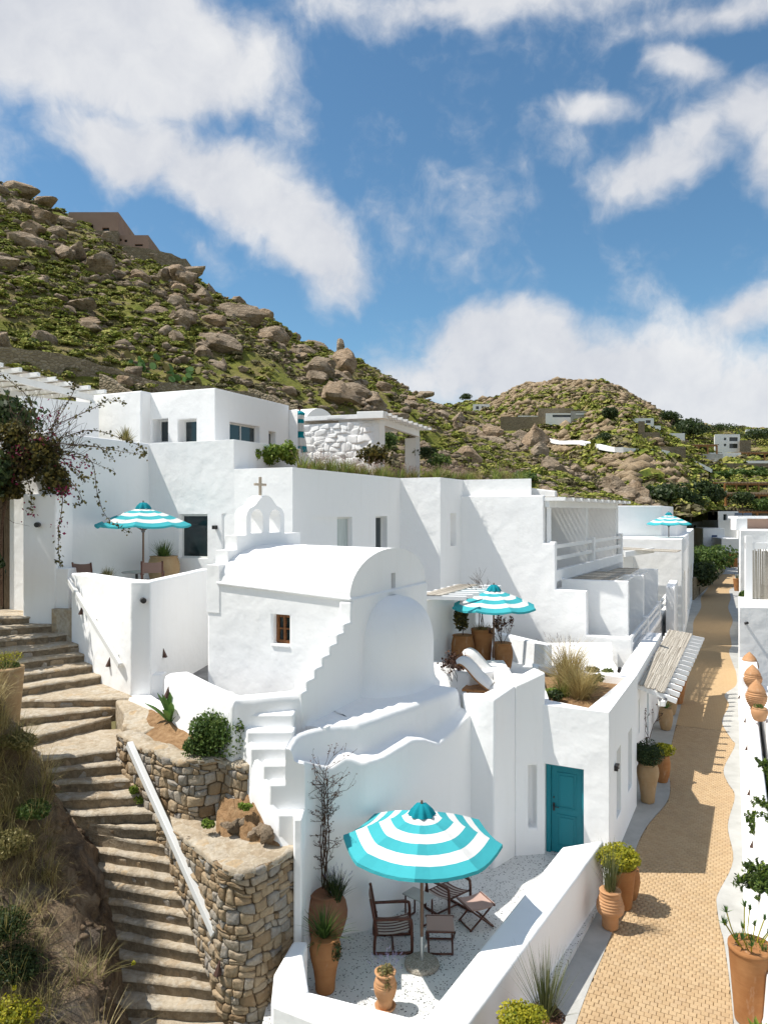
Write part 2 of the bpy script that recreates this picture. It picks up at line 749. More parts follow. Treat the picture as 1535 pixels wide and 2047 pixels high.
def m_stone(name, rnd_kind='obj', mul=1.0):
    t = NT(name, 0.9, 0.15)
    p = t.coord('pos')
    r = t.rnd() if rnd_kind == 'obj' else t.island()
    c = t.ramp(r, [(a, tuple(x * mul for x in b)) for a, b in STONES])
    n = t.noise(p, 16, 8, .68)
    c = t.mix(t.math('MULTIPLY', t.math('SUBTRACT', n, .42, True), 2.2, True), c, tuple(x * mul for x in (.22, .155, .095)))
    c = t.mix(t.math('MULTIPLY', t.math('SUBTRACT', t.noise(p, 7, 5, .6), .54, True), 3.0, True), c, tuple(x * mul for x in (.48, .41, .31)))
    b1 = t.bump(t.noise(p, 11, 7, .65), .8, .05)
    return t.done(c, t.bump(t.noise(p, 55, 5, .7), .5, .012, b1))


M['rubble'] = m_stone('rubble_stone')
M['rubble_mass'] = m_stone('rubble_stone_mass', 'isl')
t = NT('lime_mortar', .95, .1)
p = t.coord('pos')
M['mortar'] = t.done(t.ramp(t.noise(p, 6, 6, .65), [(.3, (.11, .08, .05)), (.7, (.24, .18, .115))]), t.bump(t.noise(p, 20, 5), .8, .03))

t = NT('cemented_flagstone', .88, .2)
p = t.coord('pos')
pd = t.coord('pos', (1, 1, .35))
vd = t.voro(pd, 4.2, 'DISTANCE_TO_EDGE')
n = t.noise(p, 10, 7, .65)
sep = t.node('ShaderNodeSeparateColor')
t.l.new(t.voro(pd, 4.2, 'F1', 'Color'), sep.inputs[0])
stc = t.ramp(sep.outputs[0], [(0, (.36, .28, .19)), (.3, (.46, .39, .29)), (.6, (.41, .34, .25)), (.85, (.48, .435, .36)), (1, (.43, .31, .18))])
joint = t.ramp(t.math('ADD', vd, t.math('MULTIPLY', n, .10)), [(.07, (.52, .46, .36)), (.13, (0, 0, 0))])
fac = t.math('LESS_THAN', t.math('ADD', vd, t.math('MULTIPLY', t.math('SUBTRACT', n, .5), .16)), .045)
c = t.mix(t.math('MULTIPLY', fac, .55), stc, (.51, .45, .355))
c = t.mix(t.math('MULTIPLY', t.math('SUBTRACT', n, .42, True), 3.2, True), c, (.29, .225, .15))
c = t.mix(t.math('MULTIPLY', t.math('SUBTRACT', t.noise(p, 2.1, 5, .6), .5, True), 3.0, True), c, (.53, .47, .375))
b1 = t.bump(t.noise(p, 7, 7, .65), .9, .06)
M['flag'] = t.done(c, t.bump(t.noise(p, 45, 5, .7), .45, .01, b1))

t = NT('shaded_riser', .95, .1)
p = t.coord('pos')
M['riser'] = t.done(t.ramp(t.noise(p, 8, 7, .68), [(.3, (.18, .14, .095)), (.55, (.31, .25, .175)), (.75, (.42, .35, .26))]), t.bump(t.noise(p, 14, 7, .7), 1.0, .05))  # darker than the treads: the risers' shade is put into the colour
t = NT('dry_soil', .95, .1)
p = t.coord('pos')
M['soil'] = t.done(t.ramp(t.noise(p, 7, 8, .7), [(.3, (.20, .115, .055)), (.55, (.34, .21, .11)), (.75, (.44, .30, .17))]),
                   t.bump(t.noise(p, 16, 8, .7), 1.0, .06))

t = NT('bank_rock', .92, .15)
p = t.coord('pos')
pm = t.coord('pos', (1.0, 1.0, .45))
c = t.ramp(t.noise(pm, 2.4, 9, .68, .6), [(.30, (.07, .047, .030)), (.46, (.20, .138, .088)), (.58, (.34, .245, .155)), (.75, (.46, .37, .265))])
c = t.mix(t.math('MULTIPLY', t.math('SUBTRACT', t.noise(p, 1.1, 4), .52, True), 4, True), c, t.ramp(t.noise(p, 9, 6, .7), [(.3, (.15, .135, .12)), (.7, (.33, .30, .26))]))
b1 = t.bump(t.noise(pm, 3.2, 9, .68, .5), 1.0, .34)
M['bank'] = t.done(c, t.bump(t.noise(p, 22, 6, .7), .7, .03, b1))

t = NT('hillside_ground', .95, .1)
p = t.coord('pos')
c = t.ramp(t.noise(p, .16, 8, .62), [(.36, (.155, .185, .028)), (.48, (.22, .22, .05)), (.57, (.28, .225, .10)), (.72, (.40, .31, .18))])
c = t.mix(t.math('MULTIPLY', t.math('SUBTRACT', t.noise(p, 1.1, 6, .7), .48, True), 3.0, True), c, (.10, .10, .03))
c = t.mix(t.math('MULTIPLY', t.math('SUBTRACT', t.noise(p, .55, 6, .7), .56, True), 5, True), c, (.40, .31, .20))
b1 = t.bump(t.noise(p, .8, 8, .7), 1.0, .8)
M['hill'] = t.done(c, t.bump(t.noise(p, 4, 6, .7), .8, .12, b1))


def m_rock(name, cols, sc):
    t = NT(name, .92, .12)
    p = t.coord('pos')
    o = t.coord('obj')
    c = t.ramp(t.noise(p, sc, 9, .66, .4), cols)
    tint = t.ramp(t.rnd(), [(0, (.80, .74, .67)), (.5, (1.05, 1.0, .95)), (1, (1.1, .93, .77))])
    c = t.mix(.8, c, tint, 'MULTIPLY')
    c = t.mix(t.math('MULTIPLY', t.math('SUBTRACT', t.noise(p, sc * 4, 6, .7), .5, True), 3.0, True), c, (.17, .125, .08))
    b1 = t.bump(t.noise(t.coord('pos', (1, 1, 2.2)), sc * 1.5, 9, .68, .5), 1.0, .9)
    return t.done(c, t.bump(t.noise(p, sc * 9, 6, .7), .7, .08, b1))


M['granite'] = m_rock('granite_boulder', [(.30, (.18, .135, .09)), (.46, (.41, .335, .25)), (.68, (.56, .475, .375))], .9)
M['granite_far'] = m_rock('granite_far', [(.30, (.16, .125, .08)), (.48, (.32, .265, .185)), (.7, (.44, .38, .285))], .35)


def m_leaf(name, cols, sc=3.0, trans=.35, isl=True, rough=.55):
    t = NT(name, rough, .3)
    p = t.coord('pos')
    r = t.math('ADD', t.math('MULTIPLY', t.island(), .55), t.math('MULTIPLY', t.noise(p, sc, 4), .55)) if isl else t.noise(p, sc, 5, .65)
    c = t.ramp(r, cols)
    t.done(c)
    return t.translucent(c, trans)


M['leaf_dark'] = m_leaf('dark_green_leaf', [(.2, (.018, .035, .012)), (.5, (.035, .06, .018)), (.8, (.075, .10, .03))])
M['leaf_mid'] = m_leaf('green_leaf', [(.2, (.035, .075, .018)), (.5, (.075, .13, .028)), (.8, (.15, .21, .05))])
M['leaf_bright'] = m_leaf('bright_green_leaf', [(.2, (.07, .13, .018)), (.5, (.15, .23, .03)), (.8, (.27, .34, .055))])
M['leaf_yellow'] = m_leaf('yellow_green_leaf', [(.2, (.14, .17, .015)), (.5, (.30, .30, .02)), (.8, (.48, .42, .03))])
M['leaf_agave'] = m_leaf('agave_leaf', [(.2, (.04, .10, .025)), (.5, (.07, .16, .035)), (.8, (.14, .24, .06))], trans=.2)
M['leaf_spike'] = m_leaf('spiky_blade', [(.2, (.045, .065, .02)), (.5, (.10, .12, .04)), (.8, (.20, .20, .09))], trans=.25)
M['grass_dry'] = m_leaf('dry_grass', [(.2, (.22, .16, .06)), (.5, (.40, .31, .13)), (.8, (.55, .46, .22))], trans=.3)
M['grass_green'] = m_leaf('green_grass', [(.2, (.06, .10, .02)), (.5, (.13, .18, .03)), (.8, (.26, .27, .06))], trans=.3)
M['grass_olive'] = m_leaf('olive_grass', [(.2, (.10, .10, .03)), (.5, (.20, .18, .06)), (.8, (.34, .28, .12))], trans=.3)
M['plume'] = m_leaf('grass_plume', [(.2, (.16, .09, .07)), (.5, (.30, .19, .15)), (.8, (.46, .33, .26))], trans=.3)
M['plume_dark'] = m_leaf('purple_plume', [(.2, (.06, .03, .03)), (.5, (.12, .06, .055)), (.8, (.20, .12, .10))], trans=.2)
M['leaf_rust'] = m_leaf('dry_rust_leaf', [(.2, (.045, .022, .016)), (.5, (.10, .05, .035)), (.8, (.19, .11, .07))], trans=.25)
M['bract'] = m_leaf('bougainvillea_bract', [(.2, (.09, .006, .028)), (.5, (.19, .012, .055)), (.8, (.30, .03, .09))], trans=.4)
M['vine_leaf'] = m_leaf('vine_leaf', [(.2, (.028, .033, .012)), (.5, (.075, .07, .02)), (.8, (.20, .16, .04))], trans=.35)
M['lavender'] = m_leaf('lavender_flower', [(.2, (.13, .12, .24)), (.5, (.22, .21, .36)), (.8, (.33, .33, .46))], trans=.3)
M['shrub'] = m_leaf('hill_shrub', [(.25, (.045, .065, .012)), (.36, (.13, .165, .022)), (.52, (.215, .24, .034)), (.78, (.32, .29, .08))], .9, 0.0, True, .9)
M['shrub_grey'] = m_leaf('hill_shrub_dry', [(.25, (.07, .06, .035)), (.5, (.14, .125, .06)), (.8, (.25, .21, .11))], .9, 0.0, True, .9)

t = NT('bare_twig', .9, .1)
M['twig'] = t.done(t.ramp(t.noise(t.coord('pos'), 20, 4), [(.3, (.06, .035, .025)), (.7, (.13, .085, .06))]))
t = NT('bark', .95, .1)
M['bark'] = t.done(t.ramp(t.noise(t.coord('pos'), 8, 6), [(.3, (.06, .045, .03)), (.7, (.16, .12, .08))]), t.bump(t.noise(t.coord('pos'), 14, 6), .8, .03))

t = NT('dark_hardwood', .42, .4)
p = t.coord('obj', (9, 9, 1.2))
M['wood_dark'] = t.done(t.ramp(t.noise(p, 5, 6, .6), [(.3, (.055, .017, .010)), (.7, (.135, .046, .024))]), None)
t = NT('teak', .5, .35)
p = t.coord('obj', (6, 1.2, 6))
M['teak'] = t.done(t.ramp(t.noise(p, 5, 6, .6), [(.3, (.24, .10, .035)), (.7, (.44, .21, .075))]))
t = NT('window_wood', .6, .3)
p = t.coord('pos', (9, 9, 1.5))
M['window_wood'] = t.done(t.ramp(t.noise(p, 6, 6, .6), [(.3, (.10, .035, .012)), (.7, (.30, .125, .045))]))
t = NT('gate_wood', .6, .3)
p = t.coord('pos', (9, 9, 1.0))
M['gate_wood'] = t.done(t.ramp(t.noise(p, 4, 6, .6), [(.3, (.30, .11, .03)), (.7, (.48, .20, .06))]))
t = NT('weathered_wood', .85, .15)
p = t.coord('pos', (8, 8, 1.0))
M['wood_grey'] = t.done(t.ramp(t.noise(p, 5, 6, .65), [(.3, (.075, .055, .035)), (.7, (.20, .15, .10))]))


def m_fabric(name, cols, k, axis, rough=.9, warm=None):
    t = NT(name, rough, .1)
    o = t.node('ShaderNodeTexCoord').outputs['Object']
    s = t.node('ShaderNodeSeparateXYZ')
    t.l.new(o, s.inputs[0])
    w = t.math('FRACT', t.math('MULTIPLY', t.math('ADD', s.outputs[axis], t.math('MULTIPLY', t.noise(o, 9, 2), .012)), k))
    c = t.ramp(w, cols, 'CONSTANT')
    c = t.mix(t.math('MULTIPLY', t.noise(o, 120, 3), .3), c, tuple(x * .7 for x in cols[0][1]))
    t.done(c, t.bump(t.noise(o, 220, 2), .15, .002))
    return t.translucent(c, .15)


M['stripe'] = m_fabric('striped_sling', [(0, (.60, .52, .46)), (.52, (.12, .035, .03))], 11.0, 1)
M['sling'] = m_fabric('pinstripe_sling', [(0, (.56, .40, .34)), (.5, (.46, .31, .26))], 60.0, 0)
M['sling_dark'] = m_fabric('taupe_sling', [(0, (.25, .17, .14)), (.5, (.20, .13, .11))], 50.0, 2)


def m_canvas(name, col, tr=.14):
    t = NT(name, .85, .15)
    p = t.coord('obj')
    c = t.mix(t.math('MULTIPLY', t.noise(p, 3, 5), .35), col, tuple(x * .82 for x in col))
    t.done(c, t.bump(t.noise(t.coord('obj', (2, 2, 6)), 3, 4), .35, .03))
    return t.translucent(c, tr)


M['canvas_teal'] = m_canvas('teal_canvas', (.06, .42, .465))
M['canvas_deep'] = m_canvas('teal_canvas_cap', (.010, .27, .33), .15)
M['canvas_white'] = m_canvas('white_canvas', (.80, .79, .76))
t = NT('cushion', .9, .1)
p = t.coord('pos')
M['cushion'] = t.done((.78, .77, .74), t.bump(t.noise(p, 6, 5), .6, .03))

t = NT('teal_paint', .45, .4)
p = t.coord('pos')
M['teal_paint'] = t.done(t.mix(t.math('MULTIPLY', t.noise(p, 3, 5), .4), (.005, .185, .23), (.007, .215, .26)), t.bump(t.noise(t.coord('pos', (20, 20, 2)), 3, 3), .1, .003))
t = NT('pale_teal_paint', .5, .4)
M['teal_pale'] = t.done((.10, .30, .34))
t = NT('blue_paint', .5, .4)
M['blue_paint'] = t.done((.012, .055, .17))


def m_clay(name, a, b, streak):
    t = NT(name, .85, .15)
    o = t.coord('obj')
    p = t.coord('pos')
    thr = t.noise(t.coord('obj', (1.2, 1.2, 26)), 1.0, 3)
    c = t.ramp(t.noise(p, 3.2, 7, .6), [(.3, a), (.7, b)])
    c = t.mix(t.math('MULTIPLY', thr, .5), c, tuple(x * .80 for x in a))
    c = t.mix(t.math('MULTIPLY', t.math('SUBTRACT', t.noise(t.coord('pos', (3, 3, .8)), 2.2, 6, .65), .56, True), streak, True), c, (.62, .50, .37))
    b1 = t.bump(thr, .5, .012)
    return t.done(c, t.bump(t.noise(p, 60, 4), .25, .004, b1))


M['clay'] = m_clay('terracotta', (.31, .135, .050), (.43, .215, .090), 2.4)
M['clay_pale'] = m_clay('pale_terracotta', (.38, .245, .125), (.46, .33, .19), 2.2)
M['clay_jar'] = m_clay('ribbed_terracotta', (.46, .235, .11), (.56, .33, .18), 1.6)
M['clay_red'] = m_clay('red_terracotta', (.26, .125, .070), (.33, .17, .10), 1.2)
t = NT('fired_rib', .9, .1)
M['rib_dark'] = t.done((.19, .085, .045))

t = NT('dark_metal', .45, .5)
M['metal_dark'] = t.done((.018, .016, .016))
t = NT('rust_metal', .7, .4)
M['rust'] = t.done(t.ramp(t.noise(t.coord('pos'), 30, 4), [(.3, (.045, .022, .016)), (.7, (.10, .05, .035))]))
t = NT('galvanised', .38, .5)
t.b.inputs['Metallic'].default_value = .8
M['steel'] = t.done((.55, .58, .58))
t = NT('bronze_pole', .45, .4)
M['pole'] = t.done((.16, .095, .06))
t = NT('grey_metal', .5, .4)
M['metal_grey'] = t.done((.13, .13, .135))

t = NT('window_glass', .05, .6)
M['glass'] = t.done((.020, .032, .036))
t = NT('curtained_glass', .18, .5)
p = t.coord('pos', (9, 9, .4))
M['curtain'] = t.done(t.ramp(t.noise(p, 2, 3), [(.3, (.34, .40, .39)), (.7, (.52, .57, .55))]))
t = NT('frame_white', .5, .3)
M['frame'] = t.done((.70, .70, .68))
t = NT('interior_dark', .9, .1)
M['dark'] = t.done((.02, .02, .02))  # near-black colour stands in for the shade inside openings
t = NT('slate_paving', .7, .3)
p = t.coord('pos')
M['slate'] = t.done(t.ramp(t.noise(p, 3, 6), [(.3, (.13, .13, .135)), (.7, (.25, .25, .25))]))

t = NT('cane', .75, .2)
p = t.coord('pos')
M['reed'] = t.done(t.ramp(t.math('ADD', t.math('MULTIPLY', t.island(), .7), t.math('MULTIPLY', t.noise(p, 9, 3), .4)),
                          [(.15, (.25, .215, .17)), (.5, (.42, .375, .31)), (.9, (.57, .525, .45))]))
t = NT('far_stone_wall', .95, .1)
p = t.coord('pos')
pz2 = t.coord('pos', (1, 1, 1.6))
c = t.ramp(t.voro(pz2, 3.2, 'F1', 'Color'), [(0, (.19, .15, .105)), (.5, (.31, .255, .18)), (1, (.40, .34, .255))])
c = t.mix(t.math('MULTIPLY', t.math('LESS_THAN', t.voro(pz2, 3.2, 'DISTANCE_TO_EDGE'), .07), .6), c, (.12, .095, .06))
c = t.mix(t.math('MULTIPLY', t.noise(p, 6, 5, .7), .5), c, (.20, .16, .10))
M['drystone'] = t.done(c, t.bump(t.voro(pz2, 3.2, 'DISTANCE_TO_EDGE'), .8, .2))
t = NT('pink_render', .9, .1)
M['plaster_grey'] = m_plaster('grey_limewash', (.42, .42, .41), .5)
t = NT('pink_render2', .9, .1)
M['pink'] = t.done(t.ramp(t.noise(t.coord('pos'), .5, 5), [(.3, (.30, .205, .16)), (.7, (.36, .255, .20))]))
t = NT('far_ground', .95, .1)
M['ground'] = t.done(t.ramp(t.noise(t.coord('pos'), .05, 8, .65), [(.3, (.07, .08, .025)), (.55, (.20, .16, .08)), (.75, (.32, .25, .15))]))
t = NT('solar_panel', .1, .6)
M['solar'] = t.done((.02, .035, .06))
t = NT('pebble_base', .85, .2)
p = t.coord('pos')
M['pebble'] = t.done(t.ramp(t.voro(p, 60, 'F1', 'Color'), [(0, (.16, .14, .11)), (.5, (.34, .31, .26)), (1, (.48, .44, .38))]), t.bump(t.voro(p, 60), .5, .01))

# ------------------------------------------------------------------ the setting: ground, lane, paved terraces
def sheet(name, poly, z, mat, parent=None):
    mb = MB()
    mb.add([(p[0], p[1], z) for p in poly], [list(range(len(poly)))])
    o = mb.build(name, mat, parent)
    if parent is None:
        o['kind'] = 'structure'
    return o


def slab(name, poly, z0, z1, mat, bevel=0.0):
    o = MB().prism(poly, z0, z1).build(name, mat, bevel=bevel)
    o['kind'] = 'structure'
    return o


sheet('ground', [(-4000, -200), (4000, -200), (4000, 5000), (-4000, 5000)], -0.75, M['ground'])
ZS = -0.10                                             # lane level
# lane: pavers between two wavy concrete verges; edges follow the photograph's curves on the lane plane
L_edge = [(1100, 2200), (1149, 2047), (1176, 1973), (1211, 1891), (1246, 1800), (1262, 1730), (1272, 1690), (1293, 1650), (1331, 1604),
          (1338, 1570), (1332, 1530), (1340, 1490), (1352, 1440), (1362, 1400), (1366, 1360), (1380, 1300), (1384, 1262), (1386, 1240),
          (1400, 1215), (1400, 1195), (1411, 1180), (1425, 1155), (1436, 1145), (1440, 1137)]
R_edge = [(1480, 2200), (1462, 1990), (1448, 1886), (1440, 1855), (1433, 1809), (1436, 1787), (1466, 1720), (1455, 1651), (1469, 1592), (1454, 1564),
          (1447, 1536), (1469, 1491), (1461, 1477), (1443, 1443), (1457, 1410), (1448, 1389), (1471, 1370), (1471, 1345), (1467, 1334),
          (1457, 1304), (1462, 1289), (1458, 1262), (1464, 1240), (1455, 1215), (1460, 1195), (1457, 1180), (1468, 1170), (1468, 1145), (1468, 1137)]
Lw = catmull([G(u, v, ZS) for u, v in L_edge], 5)
Rw = catmull([G(u, v, ZS) for u, v in R_edge], 5)
La, Lb = zip(*[AB(p) for p in Lw])
Ra, Rb = zip(*[AB(p) for p in Rw])
bs = np.arange(9.0, 108.0, 0.12)
la = np.interp(bs, Lb, La)
ra = np.interp(bs, Rb, Ra)
bed = MB()
bed.grid([[W(la[i], bs[i], ZS - .016), W(ra[i], bs[i], ZS - .016)] for i in range(len(bs))])
# nearer than b = 30 the bed is the sand under real blocks, beyond it the bed's material carries the blocks
lane = empty('lane', W(-1, 15, ZS))
lane['kind'] = 'structure'
k = int(np.searchsorted(bs, 30.0))
mb = MB().grid([[W(la[i], bs[i], ZS - .016), W(ra[i], bs[i], ZS - .016)] for i in range(0, k + 1)], flip=True)
mb.build('joint_sand', M['joint'], lane)
mb = MB().grid([[W(la[i], bs[i], ZS), W(ra[i], bs[i], ZS)] for i in range(k - 1, len(bs))], flip=True)
mb.build('far_paving', M['paver_bed'], lane)
verge = empty('verge', W(0, 15, ZS))
verge['kind'] = 'structure'


def verge_strip(name, ea, side, wall_a):
    mb = MB()
    rows = []
    for i in range(len(bs)):
        b_ = bs[i]
        wa = wall_a(b_)
        e = ea[i]
        if (side < 0 and e < wa + .02) or (side > 0 and e > wa - .02):
            e = wa + (.02 if side < 0 else -.02)
        r = [W(wa, b_, ZS + .012), W(e - side * -.012 * -1, b_, ZS + .012), W(e, b_, ZS + .004), W(e, b_, ZS - .06)]
        rows.append(r)
    mb.grid(rows, flip=(side > 0))
    return mb.build(name, M['concrete'], verge, smooth=False)


verge_strip('concrete_strip', la, -1, lambda b_: -4.6 if b_ < 60 else -5.5)
verge_strip('concrete_strip', ra, 1, lambda b_: 0.9)

# blocks: running bond, rows across the lane
bw, bd, jt = .118, .108, .007
rows_b = np.arange(9.6, 30.0, bd)


def block_mesh(w, d):
    h, c = .022, .006
    mb = MB()
    x, y = w / 2, d / 2
    o1 = [(-x, -y), (x, -y), (x, y), (-x, y)]
    o2 = [(-x + c, -y + c), (x - c, -y + c), (x - c, y - c), (-x + c, y - c)]
    vs_ = [(a, b_, -.02) for a, b_ in o1] + [(a, b_, h - c) for a, b_ in o1] + [(a, b_, h) for a, b_ in o2]
    fs = [[8, 9, 10, 11]]
    for i in range(4):
        j = (i + 1) % 4
        fs += [[i, j, 4 + j, 4 + i], [4 + i, 4 + j, 8 + j, 8 + i]]
    return vs_, fs


bv, bf = block_mesh(bw - jt, bd - jt)
bme = bpy.data.meshes.new('paver')
bme.from_pydata(bv, [], bf)
bme.materials.append(M['paver'])
bme.update()
cells = []
for ri, b_ in enumerate(rows_b):
    l_, r_ = np.interp(b_, bs, la), np.interp(b_, bs, ra)
    a_ = math.floor(l_ / bw) * bw + (bw / 2 if ri % 2 else 0)
    while a_ < r_ + bw:
        if a_ - bw * .35 > l_ and a_ + bw * .35 < r_:
            cells.append((a_, b_))
        elif a_ + bw / 2 > l_ and a_ - bw / 2 < r_:
            lo, hi = max(a_ - bw / 2, l_ + .006), min(a_ + bw / 2, r_ - .006)
            if hi - lo > .03:
                cells.append(((lo + hi) / 2, b_, hi - lo))
        a_ += bw


def in_view(a_, b_):
    p = W(a_, b_, ZS)
    u, v = CX + F * p.x / p.y, CY + F * (H - ZS) / p.y
    return v < 2060 and u < 1540


full = [c for c in cells if len(c) == 2 and in_view(*c)]
full.sort(key=lambda c: c[1])
rest = full[300:] + [c for c in cells if len(c) == 3 or not in_view(*c[:2])]
rr = random.Random(3)
for a_, b_ in full[:300]:
    p = W(a_ + rr.uniform(-.003, .003), b_ + rr.uniform(-.003, .003), ZS - .017 + rr.uniform(-.003, .003))
    o = link_mesh('paver', bme, lane, p - V(lane.location))
    o.rotation_euler = (rr.uniform(-.012, .012), rr.uniform(-.012, .012), -TH + rr.uniform(-.02, .02))
vv, ff = [], []
for c in rest:
    a_, b_ = c[:2]
    sc = (c[2] / bw) if len(c) == 3 else 1.0
    p = W(a_, b_, ZS - .017 + rr.uniform(-.003, .003))
    rz = -TH + rr.uniform(-.02, .02)
    cs, sn = math.cos(rz), math.sin(rz)
    o0 = len(vv)
    tx, ty = rr.uniform(-.012, .012), rr.uniform(-.012, .012)
    for x, y, z in bv:
        x *= sc
        vv.append((p.x + x * cs - y * sn, p.y + x * sn + y * cs, p.z + z + x * tx + y * ty))
    ff += [[o0 + i for i in f] for f in bf]
o = bulk_mesh('paver_field', np.array(vv) - np.array(lane.location), ff, M['paver_mass'], lane)
o['kind'] = 'stuff'

# patio
slab('patio_floor', [(-1.9, 10.4), (0.2, 9.2), (1.4, 9.9), (5.2, 16.4), (4.6, 18.0), (1.8, 18.0), (-1.9, 14.4)], -0.5, 0.0, M['terrazzo'])

# ------------------------------------------------------------------ patio parapet
t = empty('patio_wall', G(845, 2038, 0), 'low thick white parapet enclosing the speckled patio, umbrella shadow across its top', 'wall')
zt = 1.0
inn = [G(606, 1908, .95), G(618, 1981, .95), G(845, 2038, zt), G(1123, 1692, 1.08)]
mb = MB()
mb.prism([inn[0], inn[1], V((-1.62, 10.55, 0)), V((-1.68, 11.25, 0)), V((-1.5, 12.1, 0)), V((-1.25, 12.1, 0))], -0.3, .95)
mb.build('wall', M['plaster'], t, bevel=.05)
mb = MB()
mb.prism([inn[1] + V((0, 0.0, 0)), inn[2], V((1.2, 9.85, 0)), V((0.75, 9.2, 0)), V((-1.62, 10.55, 0))], -0.3, [.952, zt, zt, zt, .952])
mb.build('wall', M['plaster'], t, bevel=.05)
mb = MB()
o0, o1 = G(952, 2027, 1.0), G(1207, 1678, 1.08)
d = (o1 - o0).normalized()
mb.prism([inn[2] - (inn[3] - inn[2]).normalized() * .3, o0 - d * 1.2, o1, inn[3]], -0.3, [zt + .003, zt + .003, 1.08, 1.08])
mb.build('wall', M['plaster'], t, bevel=.06)
mb = MB()                                               # plaster fillet at the wall's foot
rows = []
for i in range(13):
    p = o0 - d * 1.2 + (o1 - o0 + d * 1.2) * (i / 12)
    nrm = V((d.y, -d.x, 0))
    rows.append([V((p.x, p.y, ZS + .16)) + nrm * .002, V((p.x, p.y, ZS + .05)) + nrm * .025, V((p.x, p.y, ZS + .013)) + nrm * .075])
mb.grid(rows)
mb.build('plaster_skirt', M['plaster'], t, smooth=True)

# ------------------------------------------------------------------ chapel
def ab_face(a0, b0, a1, b1):
    return Face(W(a0, b0), W(a1, b1))


cE, cW, c0, c1 = -7.45, -11.37, 14.11, 18.45
ch = empty('chapel', W(-9.4, 16.3, 3.87), 'small white chapel with barrel roof, twin arched bell gable and rounded apse', 'chapel')
body = MB().prism([W(cE, c0), W(cE, c1), W(cW, c1), W(cW, c0)], 3.4, [6.12, 6.12, 6.34, 6.34]).build('wall', M['plaster'], ch, bevel=.05)
fL = ab_face(cW, c0, cE, c0)
s0, z1 = fL.sz(545, 1228)
s1, z0 = fL.sz(578, 1290)
cut(body, [(fL.rect(s0, s1, -.2, .30), z0, z1)])
wdw = MB()
for (a, b, c, d2) in ((s0, s0 + .07, z0, z1), (s1 - .07, s1, z0, z1), (s0, s1, z0, z0 + .08), (s0, s1, z1 - .08, z1), ((s0 + s1) / 2 - .03, (s0 + s1) / 2 + .03, z0, z1), (s0, s1, (z0 + z1) / 2 - .02, (z0 + z1) / 2 + .02)):
    wdw.prism(fL.rect(a + .002, b - .002, .16 if b - a > .1 else .158, .24), c + .002, d2 - .002)
wo = wdw.build('window', M['window_wood'], ch)
MB().prism(fL.rect(s0, s1, .21, .22), z0, z1).build('pane', M['glass'], wo)
MB().prism(fL.rect(s0 - .02, s1 + .02, -.03, .16), z0 - .06, z0 + .004).build('sill', M['plaster'], wo, bevel=.02)
# barrel vault
mb = MB()
NP = 22


def vault_ring(a, ze, zr, inset=0.0):
    bc, hw = (c0 + c1) / 2, (c1 - c0) / 2 - inset
    out_ = []
    for k_ in range(NP + 1):
        ph = math.pi * k_ / NP
        out_.append(W(a, bc - hw * math.cos(ph), ze + (zr - ze) * math.sin(ph) ** .92))
    return out_


vr = [vault_ring(lerp(cE - .42, cW + .33, i / 10), lerp(6.12, 6.34, i / 10), lerp(7.12, 7.16, i / 10), .0 if i else .05) for i in range(11)]
n_ = NP + 1
verts = [p for r in vr for p in r]
faces = []
for i in range(10):
    for k_ in range(NP):
        faces.append([i * n_ + k_, i * n_ + k_ + 1, (i + 1) * n_ + k_ + 1, (i + 1) * n_ + k_][::-1])
faces.append(list(range(n_)))
faces.append([10 * n_ + k_ for k_ in range(n_)][::-1])
for i in range(10):
    faces.append([i * n_, (i + 1) * n_, (i + 1) * n_ + NP, i * n_ + NP])
mb.add(verts, faces)
roof = mb.build('roof', M['plaster'], ch, bevel=.03, seg=2, angle=50)
fE = ab_face(cE, c0, cE, c1)
s0, z1 = fE.sz(782, 1147)
s1, z0 = fE.sz(790.5, 1176)
gz = [(c0 + .12 - 9 + (c1 - c0 - .24) * k_ / 1 - 0, 6.10) for k_ in (0, 1)]
hw_ = (c1 - c0) / 2 - .004
fG0 = Face(W(cE - .06, 9.0), W(cE - .06, 20.0))
arc_ = [((c0 + c1) / 2 - 9 - hw_ * math.cos(math.pi * k_ / 28), 6.12 + 1.0 * math.sin(math.pi * k_ / 28) ** .92) for k_ in range(29)]
gab = fG0.upoly(arc_, 0, .40).build('gable', M['plaster'], ch)
sg0, _ = fG0.hit(782)
sg1, _ = fG0.hit(790.5)
cut(gab, [(fG0.rect(sg0, sg1, -.3, .33), z0, z1)])
gab.data.shade_flat()
MB().prism(fG0.rect(sg0 + .02, sg1 - .02, .30, .32), z0, z1).build('pane', M['glass'], gab)
# eaves lip along the long side
mb = MB()
mb.prism([W(cE - .02, c0 - .05), W(cE - .02, c0 + .2), W(cW + .3, c0 + .2), W(cW + .3, c0 - .05)], [6.06, 6.06, 6.28, 6.28], [6.135, 6.135, 6.355, 6.355])
mb.build('eaves', M['plaster'], ch, bevel=.03)
# apse
mb = MB()
bc, R_, D_ = 16.10, 1.48, .95
rows = []
for j in range(22):
    q = j / 21
    z = lerp(3.80, 6.0, q)
    sh = 1.0 if z < 4.7 else max(0.0, 1 - ((z - 4.7) / 1.305) ** 2.5) ** .46
    sh = max(sh, .02)
    fl = .16 * math.exp(-(z - 3.80) / .12)
    rows.append([W(cE + (D_ * sh + fl) * math.sin(math.pi * k_ / 24) - .01, bc - (R_ * sh + fl) * math.cos(math.pi * k_ / 24), z) for k_ in range(25)])
mb.grid(rows)
mb.build('apse', M['plaster'], ch, smooth=True)
